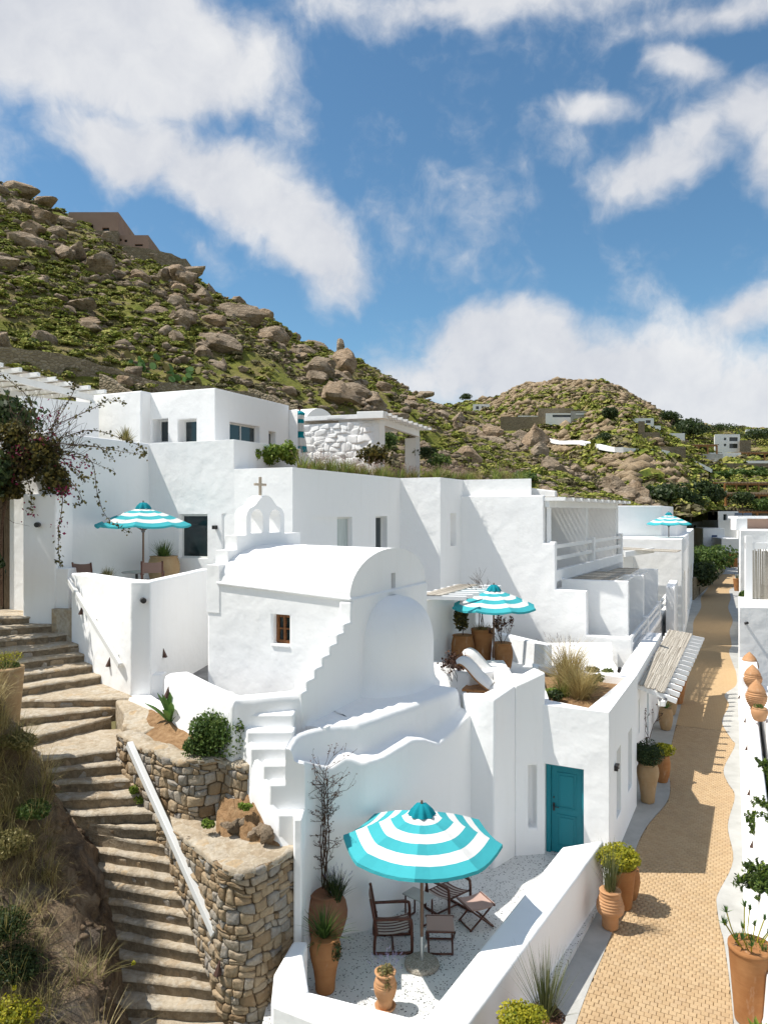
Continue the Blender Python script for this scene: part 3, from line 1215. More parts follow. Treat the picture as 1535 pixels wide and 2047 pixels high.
# stepped buttress on the corner
fb = Face(W(cE + .004, 9.0), W(cE + .004, 20.0))
out_ = [(14.3 - 9, 3.5), (14.3 - 9, 6.06), (14.06 - 9, 6.06), (14.06 - 9, 5.63)]
N = 6
for i in range(N):
    b_a = 14.06 - (14.06 - 12.25) * i / N
    b_b = 14.06 - (14.06 - 12.25) * (i + 1) / N
    zz = 5.63 - (5.63 - 4.55) * i / N
    out_ += [(b_b - 9, zz), (b_b - 9, 5.63 - (5.63 - 4.55) * (i + 1) / N)]
out_[-1] = (12.25 - 9, 4.55)
out_ += [(12.05 - 9, 4.55), (12.05 - 9, 3.5)]
fb.upoly(out_, 0, .30).build('stepped_buttress', M['plaster'], ch, bevel=.045)
# bell gable
bg = Face(W(cW + .37, 9.0), W(cW + .37, 20.0))
prof = [(14.09, 5.6), (14.09, 6.74), (14.43, 6.74), (14.43, 7.07), (14.79, 7.07), (14.79, 7.42), (15.18, 7.42)]
bell = [(15.18, 7.88), (15.22, 8.00), (15.31, 8.09), (15.43, 8.13), (15.55, 8.17), (15.66, 8.26), (15.78, 8.36), (15.92, 8.42), (16.04, 8.43)]
bell += [(32.08 - b_, z) for b_, z in bell[:-1][::-1]]
right = [(32.5 - b_, z) for b_, z in prof[::-1]]
right = [(min(b_, 18.42), z) for b_, z in right]
right[0] = (16.9, 7.42)
pts = [(b_ - 9, z) for b_, z in prof + bell + right]
gable = bg.upoly(pts, 0, .37).build('bell_gable', M['plaster'], ch, bevel=.035)
cm = MB()
for bcn in (15.63, 16.45):
    w_ = .27
    arch = [(bcn - w_ - 9, 7.46)] + [(bcn - w_ * math.cos(math.pi * k_ / 10) - 9, 7.83 + .24 * math.sin(math.pi * k_ / 10)) for k_ in range(11)] + [(bcn + w_ - 9, 7.46)]
    bg.upoly(arch, -.2, .6, cm)
cut(gable, cm)
cp = W(cW + .18, 16.04, 8.42)
mb = MB().beam(cp, cp + V((0, 0, .50)), .075, .07)
dvec = V((SX, SY, 0))
mb.beam(cp + V((0, 0, .30)) - dvec * .25, cp + V((0, 0, .30)) + dvec * .25, .065, .065)
t2 = NT('bleached_cross', .8, .2)
M['cross'] = t2.done((.50, .42, .33))
mb.build('cross', M['cross'], ch, bevel=.012)
# base of the chapel towards the patio: two rounded ledges following the wall
path = catmull([V((-1.37, 12.78, 0)), V((-1.36, 13.1, 0)), V((-1.22, 13.55, 0)), V((-.72, 13.93, 0)), V((-.16, 14.19, 0)), V((.70, 15.24, 0)), V((1.55, 16.27, 0)), V((2.05, 16.95, 0))], 9)
wav_u = [560, 587, 630, 656, 672, 685, 700, 721, 758, 790, 820, 845, 870, 900, 925, 960]
wav_v = [1512, 1519, 1527, 1532, 1521, 1512, 1512, 1521, 1511, 1492, 1475, 1476, 1484, 1458, 1434, 1400]
rows = []
for i, p in enumerate(path):
    d = (path[min(i + 1, len(path) - 1)] - path[max(i - 1, 0)]).normalized()
    nin = V((-d.y, d.x, 0))
    u = CX + F * p.x / p.y
    q = p + nin * .1
    zl = H - (interp(CX + F * q.x / q.y, wav_u, wav_v) - CY) / F * q.y
    zl = min(max(zl, 2.9), 3.62)
    depth_in = interp(p.y, [13.0, 13.75, 14.1, 15.2], [.34, .40, 1.0, 2.6])
    kx = interp(p.y, [13.2, 14.0], [.6, 1.0])
    prof = [(0, -.3), (0, .06), (-.0, .3), (0, zl - .10), (.012 * kx, zl - .04), (.05 * kx, zl), (.20 * kx, zl + .02), (.31 * kx, zl + .05), (.36 * kx, zl + .14), (.375 * kx, max(3.72, zl + .18)), (.40 * kx, max(3.81, zl + .22)), (.46 * kx, 3.88), (min(.7, depth_in - .002), 3.88), (depth_in, 3.89)]
    if zl > 3.5:
        pass
    rows.append([V((p.x, p.y, 0)) + nin * o_ + V((0, 0, z)) for o_, z in prof])
mb = MB().grid(rows, flip=True)
mb.add(rows[0] + [V((rows[0][-1].x, rows[0][-1].y, -.3))], [list(range(len(rows[0]) + 1))[::-1]])
mb.build('base_wall', M['plaster'], ch, smooth=True)
MB().prism([W(-8.05, 12.1), W(-7.05, 12.25), W(-6.95, 13.5), W(-7.2, 14.6), W(-8.05, 14.3)], 3.2, 3.872).build('base_ledge', M['plaster'], ch)
# end of the base wall beside the stone wall
MB().prism([V((-1.38, 12.36, 0)), V((-1.37, 13.1, 0)), V((-1.62, 13.1, 0)), V((-1.52, 12.38, 0))], -.3, 2.835).build('base_wall_end', M['plaster'], ch, bevel=.03)
slab('chapel_yard', [V((-5.6, 17.2, 0)), V((-4.4, 16.1, 0)), V((-3.0, 14.3, 0)), V((-1.6, 14.4, 0)), W(cE - .3, c0 + .3), W(cW + .5, c0 + .3), W(cW - .2, c1 - .3), V((-5.2, 21.2, 0))], 2.6, 3.60, M['slate'])

# ------------------------------------------------------------------ wall tower between chapel base and guest house
t = empty('corner_wall', V((2.47, 16.5, 0)), 'tall white corner wall with a sloping sunlit top, left of the turquoise door', 'wall')
mb = MB().prism([V((1.9, 16.92, 0)), V((2.47, 16.5, 0)), V((3.05, 17.12, 0)), V((3.02, 17.6, 0)), V((2.3, 17.1, 0)), V((1.8, 17.4, 0))], -.3, [3.74, 3.80, 3.97, 3.97, 3.80, 3.74])
mb.build('wall', M['plaster'], t, bevel=.05)
mb = MB().prism([V((3.045, 17.115, 0)), V((3.77, 17.22, 0)), V((3.62, 17.75, 0)), V((3.0, 17.62, 0))], -.3, [3.972, 4.26, 4.26, 3.972])
mb.build('wall', M['plaster'], t, bevel=.05)
mb = MB().prism([V((3.0, 17.6, 0)), V((3.4, 17.66, 0)), V((3.55, 21.8, 0)), V((3.0, 21.8, 0))], 2.6, 3.62)
mb.build('wall', M['plaster'], t, bevel=.05)

# ------------------------------------------------------------------ guest house with the turquoise door and a planted roof
A0, A1, A2 = V((3.55, 17.30, 0)), G(1217, 1424, 3.5), G(1272, 1350, 3.5)
A3 = V((4.4, 21.9, 0))
gh = empty('guest_house', A1 * 1.0, 'white flat-roofed guest house with turquoise door and roof planter', 'house')
gh.location.z = ZS
blk = MB().prism([A0, A1, A2, A3], -.4, 3.5).build('wall', M['plaster'], gh, bevel=.06)
ff_ = Face(A0, A1)
fr_ = Face(A1, A2)
s0, z1 = ff_.sz(1087, 1514)
s1, _ = ff_.sz(1166, 1527)
zd = 2.12
cutl = [(ff_.rect(s0, s1, -.3, .28), -.6, zd)]
sl0, zz1 = ff_.sz(1060, 1530)
w0, _ = ff_.sz(1060, 1500)
sd0 = s0
wins = []
for (u0, u1, vt, vb) in ((1232, 1241, 1503, 1640), (1255, 1263, 1466, 1586)):
    a, za = fr_.sz(u0, vt)
    b, zb = fr_.sz(u1, vb)
    _, zb = fr_.sz(u0, vb)
    cutl.append((fr_.rect(a, b, -.3, .30), zb, za))
    wins.append((a, b, zb, za))
ctr = (A0 + A1 + A2 + A3) / 4
inner = [ctr + (p - ctr) * .84 for p in (A0, A1, A2, A3)]
inner = [V((3.95, 17.62, 0)), A1 + V((-.36, .38, 0)), A2 + V((-.40, -.28, 0)), A3 + V((.1, -.35, 0))]
cutl.append((inner, 3.12, 4.2))
cut(blk, cutl)
for (a, b, zb, za) in wins:
    w_ = MB().prism(fr_.rect(a + .01, b - .01, .22, .26), zb + .01, za - .01).build('window', M['frame'], gh)
    MB().prism(fr_.rect(a + .06, b - .06, .215, .221), zb + .06, za - .06).build('pane', M['curtain'], w_)
# door with panels
dw = s1 - s0
door = MB()
door.prism(ff_.rect(s0 + .005, s0 + .11, .16, .275), 0, zd - .003)
door.prism(ff_.rect(s1 - .07, s1 - .005, .16, .275), 0, zd - .003)
door.prism(ff_.rect(s0 + .11, s1 - .07, .16, .275), zd - .09, zd - .003)
dfr = door.build('door_frame', M['teal_paint'], gh, bevel=.008, seg=2)
x0, x1 = s0 + .115, s1 - .075
leaf = MB().prism(ff_.rect(x0, x1, .225, .27), .01, zd - .095).build('door', M['teal_paint'], gh)
for (zb, za) in ((.16, .92), (1.06, 1.90)):
    fm = MB()
    xl, xr = x0 + .13, x1 - .13
    for (a, b, c, d2) in ((xl, xl + .03, zb, za), (xr - .03, xr, zb, za), (xl + .03, xr - .03, zb, zb + .03), (xl + .03, xr - .03, za - .03, za)):
        fm.prism(ff_.rect(a, b, .208, .226), c, d2)
    fm.build('panel_moulding', M['teal_paint'], leaf, bevel=.006, seg=2)
    MB().prism(ff_.rect(xl + .07, xr - .07, .212, .226), zb + .07, za - .07).build('panel', M['teal_paint'], leaf, bevel=.008, seg=2)
hd = MB().prism(ff_.rect(x0 + .04, x0 + .085, .205, .226), .98, 1.16)
hd.tube([ff_.pt(x0 + .062, .17, 1.09), ff_.pt(x0 + .19, .17, 1.085)], .011, 8)
hd.tube([ff_.pt(x0 + .062, .21, 1.09), ff_.pt(x0 + .062, .165, 1.09)], .012, 8)
hd.build('handle', M['metal_dark'], leaf)
MB().prism(ff_.rect(x0 + .045, x0 + .075, .21, .226), 1.27, 1.31).build('lock', M['metal_dark'], leaf)
MB().prism(ff_.rect((x0 + x1) / 2 - .09, (x0 + x1) / 2 + .09, .214, .226), 1.645, 1.69).build('name_plate', M['metal_dark'], leaf)
MB().prism(ff_.rect(s0 - .09, s0 - .055, -.012, .0), 1.06, 1.17).build('bell_push', M['metal_dark'], gh)
# slit niche left of the door in the return wall
nz = Face(V((3.045, 17.115, 0)), V((3.77, 17.22, 0)))
wallB = [o for o in bpy.data.objects['corner_wall'].children][1]
a, za = nz.sz(1056, 1535)
b, zb = nz.sz(1073, 1640)
cut(wallB, [(nz.rect(a, b, -.3, .30), .62, 2.08)])
# planter soil
rows = []
for i in range(15):
    r = []
    for j in range(11):
        p = lerp(lerp(inner[0], inner[1], j / 10), lerp(inner[3], inner[2], j / 10), i / 14)
        r.append(V((p.x, p.y, 3.30 + .06 * fbm(p.x * 2, p.y * 2))))
    rows.append(r)
MB().grid(rows).build('planter_soil', M['soil'], gh, smooth=True)


def spot_lamp(p, dvec_, name='wall_spotlight', label=None, r=.045, l=.13):
    """dark cylinder spot on a wall"""
    p = V(p)
    d_ = V(dvec_).normalized()
    e = empty(name, p, label, 'lamp')
    MB().tube([p - d_ * .01, p + d_ * .012], r * .8, 14).build('rose', M['metal_dark'], e, smooth=False)
    MB().tube([p + d_ * .012, p + d_ * (.012 + l)], r, 16).build('shade', M['metal_dark'], e, bevel=.006, seg=2)
    return e


# bracket lamp on the guest house, facing the lane
a, z = fr_.sz(1228, 1531)
p = fr_.pt(a, 0, z)
e = empty('wall_lamp', p, 'small dark bracket lamp on the guest house corner above the lane', 'lamp')
mb = MB().prism(fr_.rect(a - .09, a + .13, -.09, -.0), z - .02, z + .03)
mb.prism(fr_.rect(a - .09, a - .02, -.085, -.002), z - .09, z - .021)
mb.prism(fr_.rect(a + .09, a + .13, -.085, -.002), z - .09, z - .021)
mb.build('housing', M['metal_dark'], e)

# ------------------------------------------------------------------ sunken sun terrace behind the chapel
slab('sun_terrace', [W(-8.9, 18.6), W(-6.3, 16.2), V((3.0, 17.55, 0)), V((3.9, 21.9, 0)), V((6.9, 20.5, 0)), V((7.6, 24.5, 0)), W(-4.2, 29.0), W(-9.6, 26.0)], 2.4, 3.05, M['plaster'])
lw0, lw1 = G(985, 1264, 3.85), G(1088, 1289, 3.85)
t = empty('terrace_parapet', lw0, 'low white parapet behind the sun loungers, dry plant shadows on it', 'wall')
fw = Face(lw0, lw1)
MB().prism(fw.rect(0, fw.len, 0, .32), 2.7, 3.85).build('wall', M['plaster'], t, bevel=.05)
t = empty('terrace_front_parapet', G(860, 1330, 3.75), 'short white parapet right behind the apse, with a tiny rust lamp', 'wall')
fw2 = Face(G(862, 1330, 3.6), G(938, 1352, 3.6))
MB().prism(fw2.rect(-.3, fw2.len, 0, .35), 2.7, 3.66).build('wall', M['plaster'], t, bevel=.05)
MB().prism(fw2.rect(fw2.len - .35, fw2.len, .30, 1.5), 2.7, 3.655).build('wall', M['plaster'], t, bevel=.05)
# wing wall under the slatted canopy
fw3 = Face(V((1.20, 21.2, 0)), V((2.60, 24.15, 0)))
t = empty('canopy_wall', fw3.pt(0, 0, 3.05), 'shaded white wall under the slatted canopy beside the sun terrace', 'wall')
MB().prism(fw3.rect(0, fw3.len, 0, .4), 2.7, 5.45).build('wall', M['plaster'], t, bevel=.04)
pz = V((2.62, 24.2, 0))
MB().prism(Face(V((2.58, 24.18, 0)), V((3.0, 24.0, 0))).rect(0, .44, 0, 2.6), 2.7, 5.38).build('wall', M['plaster'], t, bevel=.05)
t = empty('slat_canopy', V((1.6, 22.6, 5.5)), 'small white slatted canopy jutting out beside the apse', 'canopy')
for i in range(7):
    q = i / 6
    p = lerp(V((1.30, 21.0, 5.56)), V((2.75, 24.0, 5.56)), q)
    dr = V((.94, -.18, 0)).normalized()
    MB().beam(p - dr * .5, p + dr * 1.05, .11, .12).build('rafter', M['beam'], t, bevel=.01, seg=1)
mb = MB()
for i in range(26):
    p = V((1.0, 21.0, 5.635)) + V((.94, -.18, 0)) * (i * .026)
    mb.beam(p, p + V((1.45, 3.1, random.uniform(-.01, .01))), .022, .018)
o = mb.build('cane', M['reed'], t)
o['kind'] = 'stuff'

# ------------------------------------------------------------------ villa behind the chapel
def put_window(parent, fc, s0, s1, z0, z1, depth, glass='glass', fw_=.06, frame='frame', mull=0, name='window'):
    mb = MB()
    d0, d1 = depth - .06, depth - .005
    mb.prism(fc.rect(s0 + .004, s0 + fw_, d0, d1), z0 + .004, z1 - .004)
    mb.prism(fc.rect(s1 - fw_, s1 - .004, d0, d1), z0 + .004, z1 - .004)
    mb.prism(fc.rect(s0 + fw_, s1 - fw_, d0, d1), z0 + .004, z0 + fw_)
    mb.prism(fc.rect(s0 + fw_, s1 - fw_, d0, d1), z1 - fw_, z1 - .004)
    for i in range(mull):
        c = lerp(s0, s1, (i + 1) / (mull + 1))
        mb.prism(fc.rect(c - fw_ / 2, c + fw_ / 2, d0, d1), z0 + fw_, z1 - fw_)
    w = mb.build(name, M[frame], parent)
    MB().prism(fc.rect(s0 + fw_, s1 - fw_, depth - .03, depth - .02), z0 + fw_, z1 - fw_).build('pane', M[glass], w)
    return w


def openings(parent, wall, fc, specs):
    """specs: (u0, v0, u1, v1, depth, glass, mullions)"""
    cuts, put = [], []
    for (u0, v0, u1, v1, dep, gl, mu) in specs:
        a, za = fc.sz(u0, v0)
        b, _ = fc.sz(u1, v0)
        um = (u0 + u1) / 2
        _, za = fc.sz(um, v0)
        _, zb = fc.sz(um, v1)
        cuts.append((fc.rect(a, b, -.3, dep), zb, za))
        put.append((a, b, zb, za, dep, gl, mu))
    cut(wall, cuts)
    for (a, b, zb, za, dep, gl, mu) in put:
        if gl:
            put_window(parent, fc, a, b, zb, za, dep, gl, .06, 'frame', mu)


K0, K1 = V((-7.87, 24.77, 0)), V((-2.77, 22.35, 0))
K2, K3, K4 = V((.65, 29.6, 0)), V((2.21, 28.85, 0)), V((3.34, 31.2, 0))
K5 = V((6.0, 30.0, 0))
vl = empty('villa', V((-3, 25, 3)), 'long white villa behind the chapel with a planted roof terrace', 'house')
lowA = MB().prism([K1, K2, K3, K4, K5, V((8, 42, 0)), V((-4, 44, 0)), V((-9, 33, 0)), V((-6.2, 24.4, 0)), V((-5.0, 23.41, 0))], 2.2, 9.36).build('wall', M['plaster'], vl, bevel=.06)
fS = Face(K1, K2)
openings(vl, lowA, fS, [(624, 1034, 704, 1100, .20, 'curtain', 1), (751, 1032, 774, 1100, .30, 'glass', 0)])
fS2 = Face(K3, K4)
openings(vl, lowA, fS2, [(900, 1026, 912, 1091, .35, None, 0)])
fF = Face(K0, K1)
# taller left part of the front wall
sm, _ = fF.hit(468)
hiA = MB().prism([fF.pt(-.4, .0), fF.pt(sm, .0), fF.pt(sm, 4.0), fF.pt(-1.0, 6.0)], 2.6, 10.30).build('wall', M['plaster'], vl, bevel=.06)
openings(vl, hiA, fF, [(358, 1028, 415, 1116, .22, 'glass', 0), (444, 1027, 473, 1120, .35, None, 0)])
a, _ = fF.sz(444, 1030)
b, _ = fF.sz(468, 1030)
s_w, z_w = fF.sz(456, 1027)
MB().prism(fF.rect(a + .16, b + .1, .30, .345), 5.3, z_w - .01).build('door', M['teal_paint'], vl)
lowF = MB().prism([fF.pt(sm - .1, .004), fF.pt(fF.len - .002, .004), fF.pt(fF.len - .1, 3), fF.pt(sm - .1, 3)], 2.6, 9.362).build('wall', M['plaster'], vl, bevel=.06)
# bracket on the wall
p = fF.pt(fF.sz(432, 1054)[0], 0, fF.sz(432, 1054)[1])
mb = MB().box(p + V((-.02, -.08, 0)), (.1, .16, .12), math.atan2(fF.d.y, fF.d.x))
e = empty('wall_lamp', p, 'tiny square dark lamp between window and teal door on the villa front', 'lamp')
mb.build('housing', M['metal_dark'], e)
# left wing, its side wall running towards the viewer
wing = MB().prism([K0 + V((-.02, .05, 0)), V((-9.62, 21.05, 0)), V((-13.5, 22.6, 0)), V((-16.5, 26, 0)), V((-10.5, 29, 0))], 2.6, 10.31)
wing.build('wing', M['plaster'], vl, bevel=.06)
slab('upper_terrace', [K0 + V((.0, .3, 0)), K1 + V((0, .3, 0)), V((-3.2, 21.9, 0)), V((-5.2, 21.3, 0)), V((-5.62, 17.8, 0)), V((-5.9, 17.75, 0)), V((-8.1, 20.15, 0)), V((-8.6, 21.2, 0)), V((-9.5, 21.4, 0))], 3.4, 5.58, M['plaster'])

# upper storey
U0, U1, U2 = V((-9.40, 29.9, 0)), V((-6.55, 28.57, 0)), V((-4.30, 33.3, 0))
up = empty('upper_villa', V((-7, 30, 9.4)), 'white upper house with three small windows above the chapel roofs', 'house')
zu = 12.82
wa = MB().prism([U0 + V((-.3, 0, 0)), U1, U2, V((-6, 40, 0)), V((-11, 38, 0))], 8.8, zu).build('wall', M['plaster'], up, bevel=.06)
fU = Face(U0, U1)
openings(up, wa, fU, [(309, 838, 339, 884, .40, 'glass', 0), (358, 838, 394, 884, .40, 'glass', 0)])
fV = Face(U1, U2)
openings(up, wa, fV, [(460, 848, 520, 898, .30, 'glass', 1), (538, 863, 552, 900, .30, 'glass', 0)])
MB().prism([V((-9.66, 29.30, 0)), V((-9.34, 29.95, 0)), V((-10, 37, 0)), V((-14, 37, 0)), V((-12.9, 30.85, 0))], 8.8, zu + .02).build('wall', M['plaster'], up, bevel=.06)
sb_ = MB().prism([V((-4.62, 33.6, 0)), V((-3.86, 33.0, 0)), V((-4.5, 38, 0)), V((-5.5, 40, 0))], 8.8, 12.62).build('wall', M['plaster'], up, bevel=.05)
# little barrel roof behind
mb = MB()
pv0, pv1 = V((-4.9, 40.5, 12.8)), V((-3.2, 44.2, 12.8))
ax = V((-.9, .43, 0)).normalized()
rows = []
for i in range(2):
    c_ = V((-3.55, 42.0, 12.55)) + ax * (3.6 * i)
    rows.append([c_ + V((SX, SY, 0)) * (1.9 * -math.cos(math.pi * k_ / 16)) + V((0, 0, 1.35 * math.sin(math.pi * k_ / 16))) for k_ in range(17)])
mb.grid(rows, flip=True)
mb.add(rows[0], [list(range(17))])
mb.build('barrel_roof', M['plaster'], up, smooth=False)

# roof terrace floor planting bed edge
bed_o = sheet('roof_bed', [K1 + V((.1, .5, 0)), K2 + V((-.3, .3, 0)), K3 + V((-.1, .5, 0)), K4 + V((-.2, .6, 0)), V((7, 33, 0)), V((7.5, 41, 0)), V((-3.8, 43, 0)), V((-5.8, 26, 0))], 9.372, M['soil'])

# ------------------------------------------------------------------ left pergola on the wing roof
pg = empty('pergola', V((-13, 25, 10.3)), 'white pergola with overhanging slats above the bougainvillea wall', 'pergola')
ra_, rb_ = P(-60, 735, 26.0), P(186, 796, 29.3)
MB().beam(ra_, rb_, .16, .24).build('beam', M['beam'], pg)
MB().beam(V((rb_.x, rb_.y, 10.2)), rb_ + V((0, 0, -.1)), .16, .16).build('post', M['beam'], pg)
MB().beam(ra_ + V((-2.6, 1.2, .1)), rb_ + V((-2.6, 1.2, .1)), .16, .24).build('beam', M['beam'], pg)
for i in range(8):
    q = i / 7
    p = lerp(ra_, rb_, q) + V((0, 0, .22))
    MB().beam(p + V((-3.2, 1.5, .0)), p + V((.62, -.29, 0)), .13, .15).build('rafter', M['beam'], pg, bevel=.01, seg=1)
mb = MB()
for i in range(52):
    c_ = V((-3.1, 1.45, .32)) + V((3.3, -1.55, 0)) * (i / 51)
    if i % 7 in (3,):
        continue
    mb.beam(ra_ + c_ + V((0, 0, random.uniform(-.01, .01))), rb_ + c_, .036, .02)
o = mb.build('cane', M['reed'], pg)
o['kind'] = 'stuff'
MB().prism([V((-13.4, 27.2, 0)), V((-11.3, 29.2, 0)), V((-11.6, 29.5, 0)), V((-13.7, 27.5, 0))], 10.2, 12.3).build('back_wall', M['plaster'], pg)

# ------------------------------------------------------------------ white rubble house with a porch
Sb0, Sb1 = V((-4.35, 39.0, 0)), V((-.26, 37.0, 0))
Sb2 = V((1.9, 41.6, 0))
sh = empty('rubble_house', V((-2, 38, 9.4)), 'whitewashed rubble stone house with a slatted porch on the roof terrace', 'house')
fR = Face(Sb0, Sb1)
MB().prism([fR.pt(-.4, .06), fR.pt(fR.len, .06), fR.pt(fR.len - .0, .7), fR.pt(-.4, .7)], 9.2, 12.62).build('wall', M['plaster'], sh)
MB().beam(Sb0 + V((-.5, .4, 12.95)), Sb1 + V((-.2, .2, 12.85)), .3, .22).build('beam', M['beam'], sh)
MB().beam(fR.pt(fR.len - 1.05, -.15, 12.88), fR.pt(fR.len + .45, -.15, 12.83), .5, .36).build('beam', M['beam'], sh, bevel=.02)
MB().beam(Sb1 + V((-.12, .05, 12.62)), Sb2 + V((0, 0, 12.42)), .22, .34).build('beam', M['beam'], sh)
MB().beam(Sb2 + V((0, 0, 9.2)), Sb2 + V((0, 0, 12.3)), .24, .24).build('post', M['beam'], sh)
MB().prism([Sb1 + V((-.25, .05, 0)), Sb1 + V((.02, 0, 0)), Sb1 + V((.1, .3, 0)), Sb1 + V((-.2, .35, 0))], 9.2, 12.45).build('post', M['beam'], sh)
MB().prism([V((-.3, 38.2, 0)), V((1.2, 41.4, 0)), V((1.1, 41.5, 0)), V((-.4, 38.3, 0))], 9.2, 10.35).build('wooden_gate', M['wood_grey'], sh)
MB().prism([Sb2 + V((-.7, .3, 0)), Sb2 + V((-.1, .0, 0)), Sb2 + V((-.1, .15, 0)), Sb2 + V((-.7, .45, 0))], 9.2, 12.2).build('wall', M['plaster'], sh)
for i in range(9):
    q = i / 8
    p = lerp(Sb1 + V((-.1, .1, 12.86)), Sb2 + V((0, 0, 12.66)), q)
    MB().beam(p + V((-2.6, 1.2, .05)), p + V((.75, -.34, 0)), .11, .13).build('rafter', M['beam'], sh)
mb = MB()
for i in range(44):
    c_ = V((-4.6, 2.2, .12)) + V((5.1, -2.42, 0)) * (i / 43)
    mb.beam(Sb1 + c_ + V((-.2, .2, 12.86)), Sb2 + c_ + V((.15, .3, 12.66)), .10, .02)
o = mb.build('cane', M['reed'], sh)
o['kind'] = 'stuff'

# ------------------------------------------------------------------ house with stacked balconies
E0, E1 = V((3.30, 30.9, 0)), V((9.35, 27.75, 0))
fM = Face(E0, E1)
bh = empty('balcony_house', V((7, 29, ZS)), 'white house stepping down to the lane with stacked slatted balconies', 'house')


def su(u):
    return fM.hit(u)[0]


def zu_(u, v):
    return fM.sz(u, v)[1]


zA, zB, zC, zD = zu_(1050, 990), zu_(1100, 1086), zu_(1140, 1180), zu_(1215, 1273)
oc = [(-.5, 2.2), (-.5, zA), (su(1086), zA), (su(1086), zB), (su(1109), zB), (su(1109), zC), (su(1172), zC), (su(1172), zD), (su(1262), zD), (su(1262), -.4), (su(1000), -.4), (su(1000), 2.2)]
fM.upoly(oc, 0, .32).build('end_wall', M['plaster'], bh, bevel=.05)
# sloped back parapet over it
mb = MB()
q0, q1 = fM.pt(su(938), .9), fM.pt(su(1098), .9)
mb.prism([q0, q1, q1 + fM.n * .3, q0 + fM.n * .3], 8.2, [9.30, 8.86, 8.86, 9.30])
mb.build('parapet', M['plaster'], bh, bevel=.04)
sdir = V((SX, SY, 0))
ndir = V((SY, -SX, 0))
b1a = fM.pt(su(1109))
b1b = V((13.2, 40.7, 0))
b2a = fM.pt(su(1262))
b2b = V((17.2, 44.3, 0))
d1 = (b1b - b1a).normalized()
d2 = (b2b - b2a).normalized()
in1 = V((-d1.y, d1.x, 0))
# core behind upper balcony, storey bodies
MB().prism([b1a + in1 * 2.9 + d1 * .2, b1b + in1 * 2.9 + d1 * .5, b1b + in1 * 7, b1a + in1 * 4.6 + d1 * .25], 2.0, zA - .12).build('core', M['plaster'], bh)
for q in (.47, .97):
    fp = Face(b1a + d1 * ((b1b - b1a).length * q) + in1 * 3.0, b1a + d1 * ((b1b - b1a).length * q) + in1 * .30)
    MB().prism(fp.rect(0, fp.len, 0, .22), zC - .1, zA - .18).build('partition', M['plaster'], bh)
MB().prism([b1a + d1 * .25, b1b, b1b + in1 * 2.4, b1a + in1 * 2.35 + d1 * .25], 1.9, zC + .30).build('upper_balcony_floor', M['plaster'], bh)
MB().prism([b2a + d2 * .25, b2b, b1b + d1 * 3, b1a + d1 * .3], ZS - .3, zD - .95).build('lower_storey', M['plaster'], bh)
# upper balcony parapet, posts, rails
pw = .22


def balcony(parent, pa, dd, l0, l1, nbay, zb, zp, ztop):
    inn_ = V((-dd.y, dd.x, 0))
    mbp = MB()
    mbp.prism([pa + dd * l0, pa + dd * l1, pa + dd * l1 + inn_ * pw, pa + dd * l0 + inn_ * pw], zb, zp)
    mbp.build('balcony_parapet', M['plaster'], parent, bevel=.03)
    for i in range(nbay + 1):
        q = lerp(l0, l1, i / nbay)
        lo_, hi_ = (q - .0, q + .25) if i == 0 else ((q - .25, q) if i == nbay else (q - .17, q + .17))
        MB().prism([pa + dd * lo_ - inn_ * .004, pa + dd * hi_ - inn_ * .004, pa + dd * hi_ + inn_ * (pw + .004), pa + dd * lo_ + inn_ * (pw + .004)], zp - .1, ztop + .06).build('balcony_post', M['plaster'], parent, bevel=.03)
        if i < nbay:
            qa, qb = q + .2, lerp(l0, l1, (i + 1) / nbay) - .2
            for kk in range(2):
                zz = lerp(zp, ztop, (.42, .86)[kk])
                MB().beam(pa + dd * qa + inn_ * pw * .5 + V((0, 0, zz)), pa + dd * qb + inn_ * pw * .5 + V((0, 0, zz)), .09, .15).build('rail', M['beam'], parent)


L1 = (b1b - b1a).length
balcony(bh, b1a, d1, .02, L1, 2, zC - .02, zC + .75, zB)
L2 = (b2b - b2a).length
balcony(bh, b2a, d2, .02, L2, 3, zD - 1.6, zD - .72, zD)
# upper loggia canopy
for q in (.0, .46, .97):
    p = b1a + d1 * (L1 * q + .3) + in1 * .35
    MB().beam(p + V((0, 0, zC + .3)), p + V((0, 0, zA - .48)), .17, .17).build('post', M['beam'], bh)
p0_, p1_ = b1a + d1 * .1 + in1 * .35 + V((0, 0, zA - .36)), b1b + in1 * .35 + V((0, 0, zA - .36))
MB().beam(p0_, p1_, .18, .26).build('beam', M['beam'], bh)
for i in range(11):
    p = lerp(p0_, p1_, i / 10) + V((0, 0, .20))
    MB().beam(p + in1 * 2.8, p - in1 * .75, .13, .14).build('rafter', M['beam'], bh, bevel=.01, seg=1)
mb = MB()
for i in range(50):
    off = in1 * (2.9 - 3.5 * i / 49) + V((0, 0, .29))
    mb.beam(p0_ + off, p1_ + off, .034 if i % 3 == 0 else .056, .02)
o = mb.build('cane', M['reed'], bh)
o['kind'] = 'stuff'
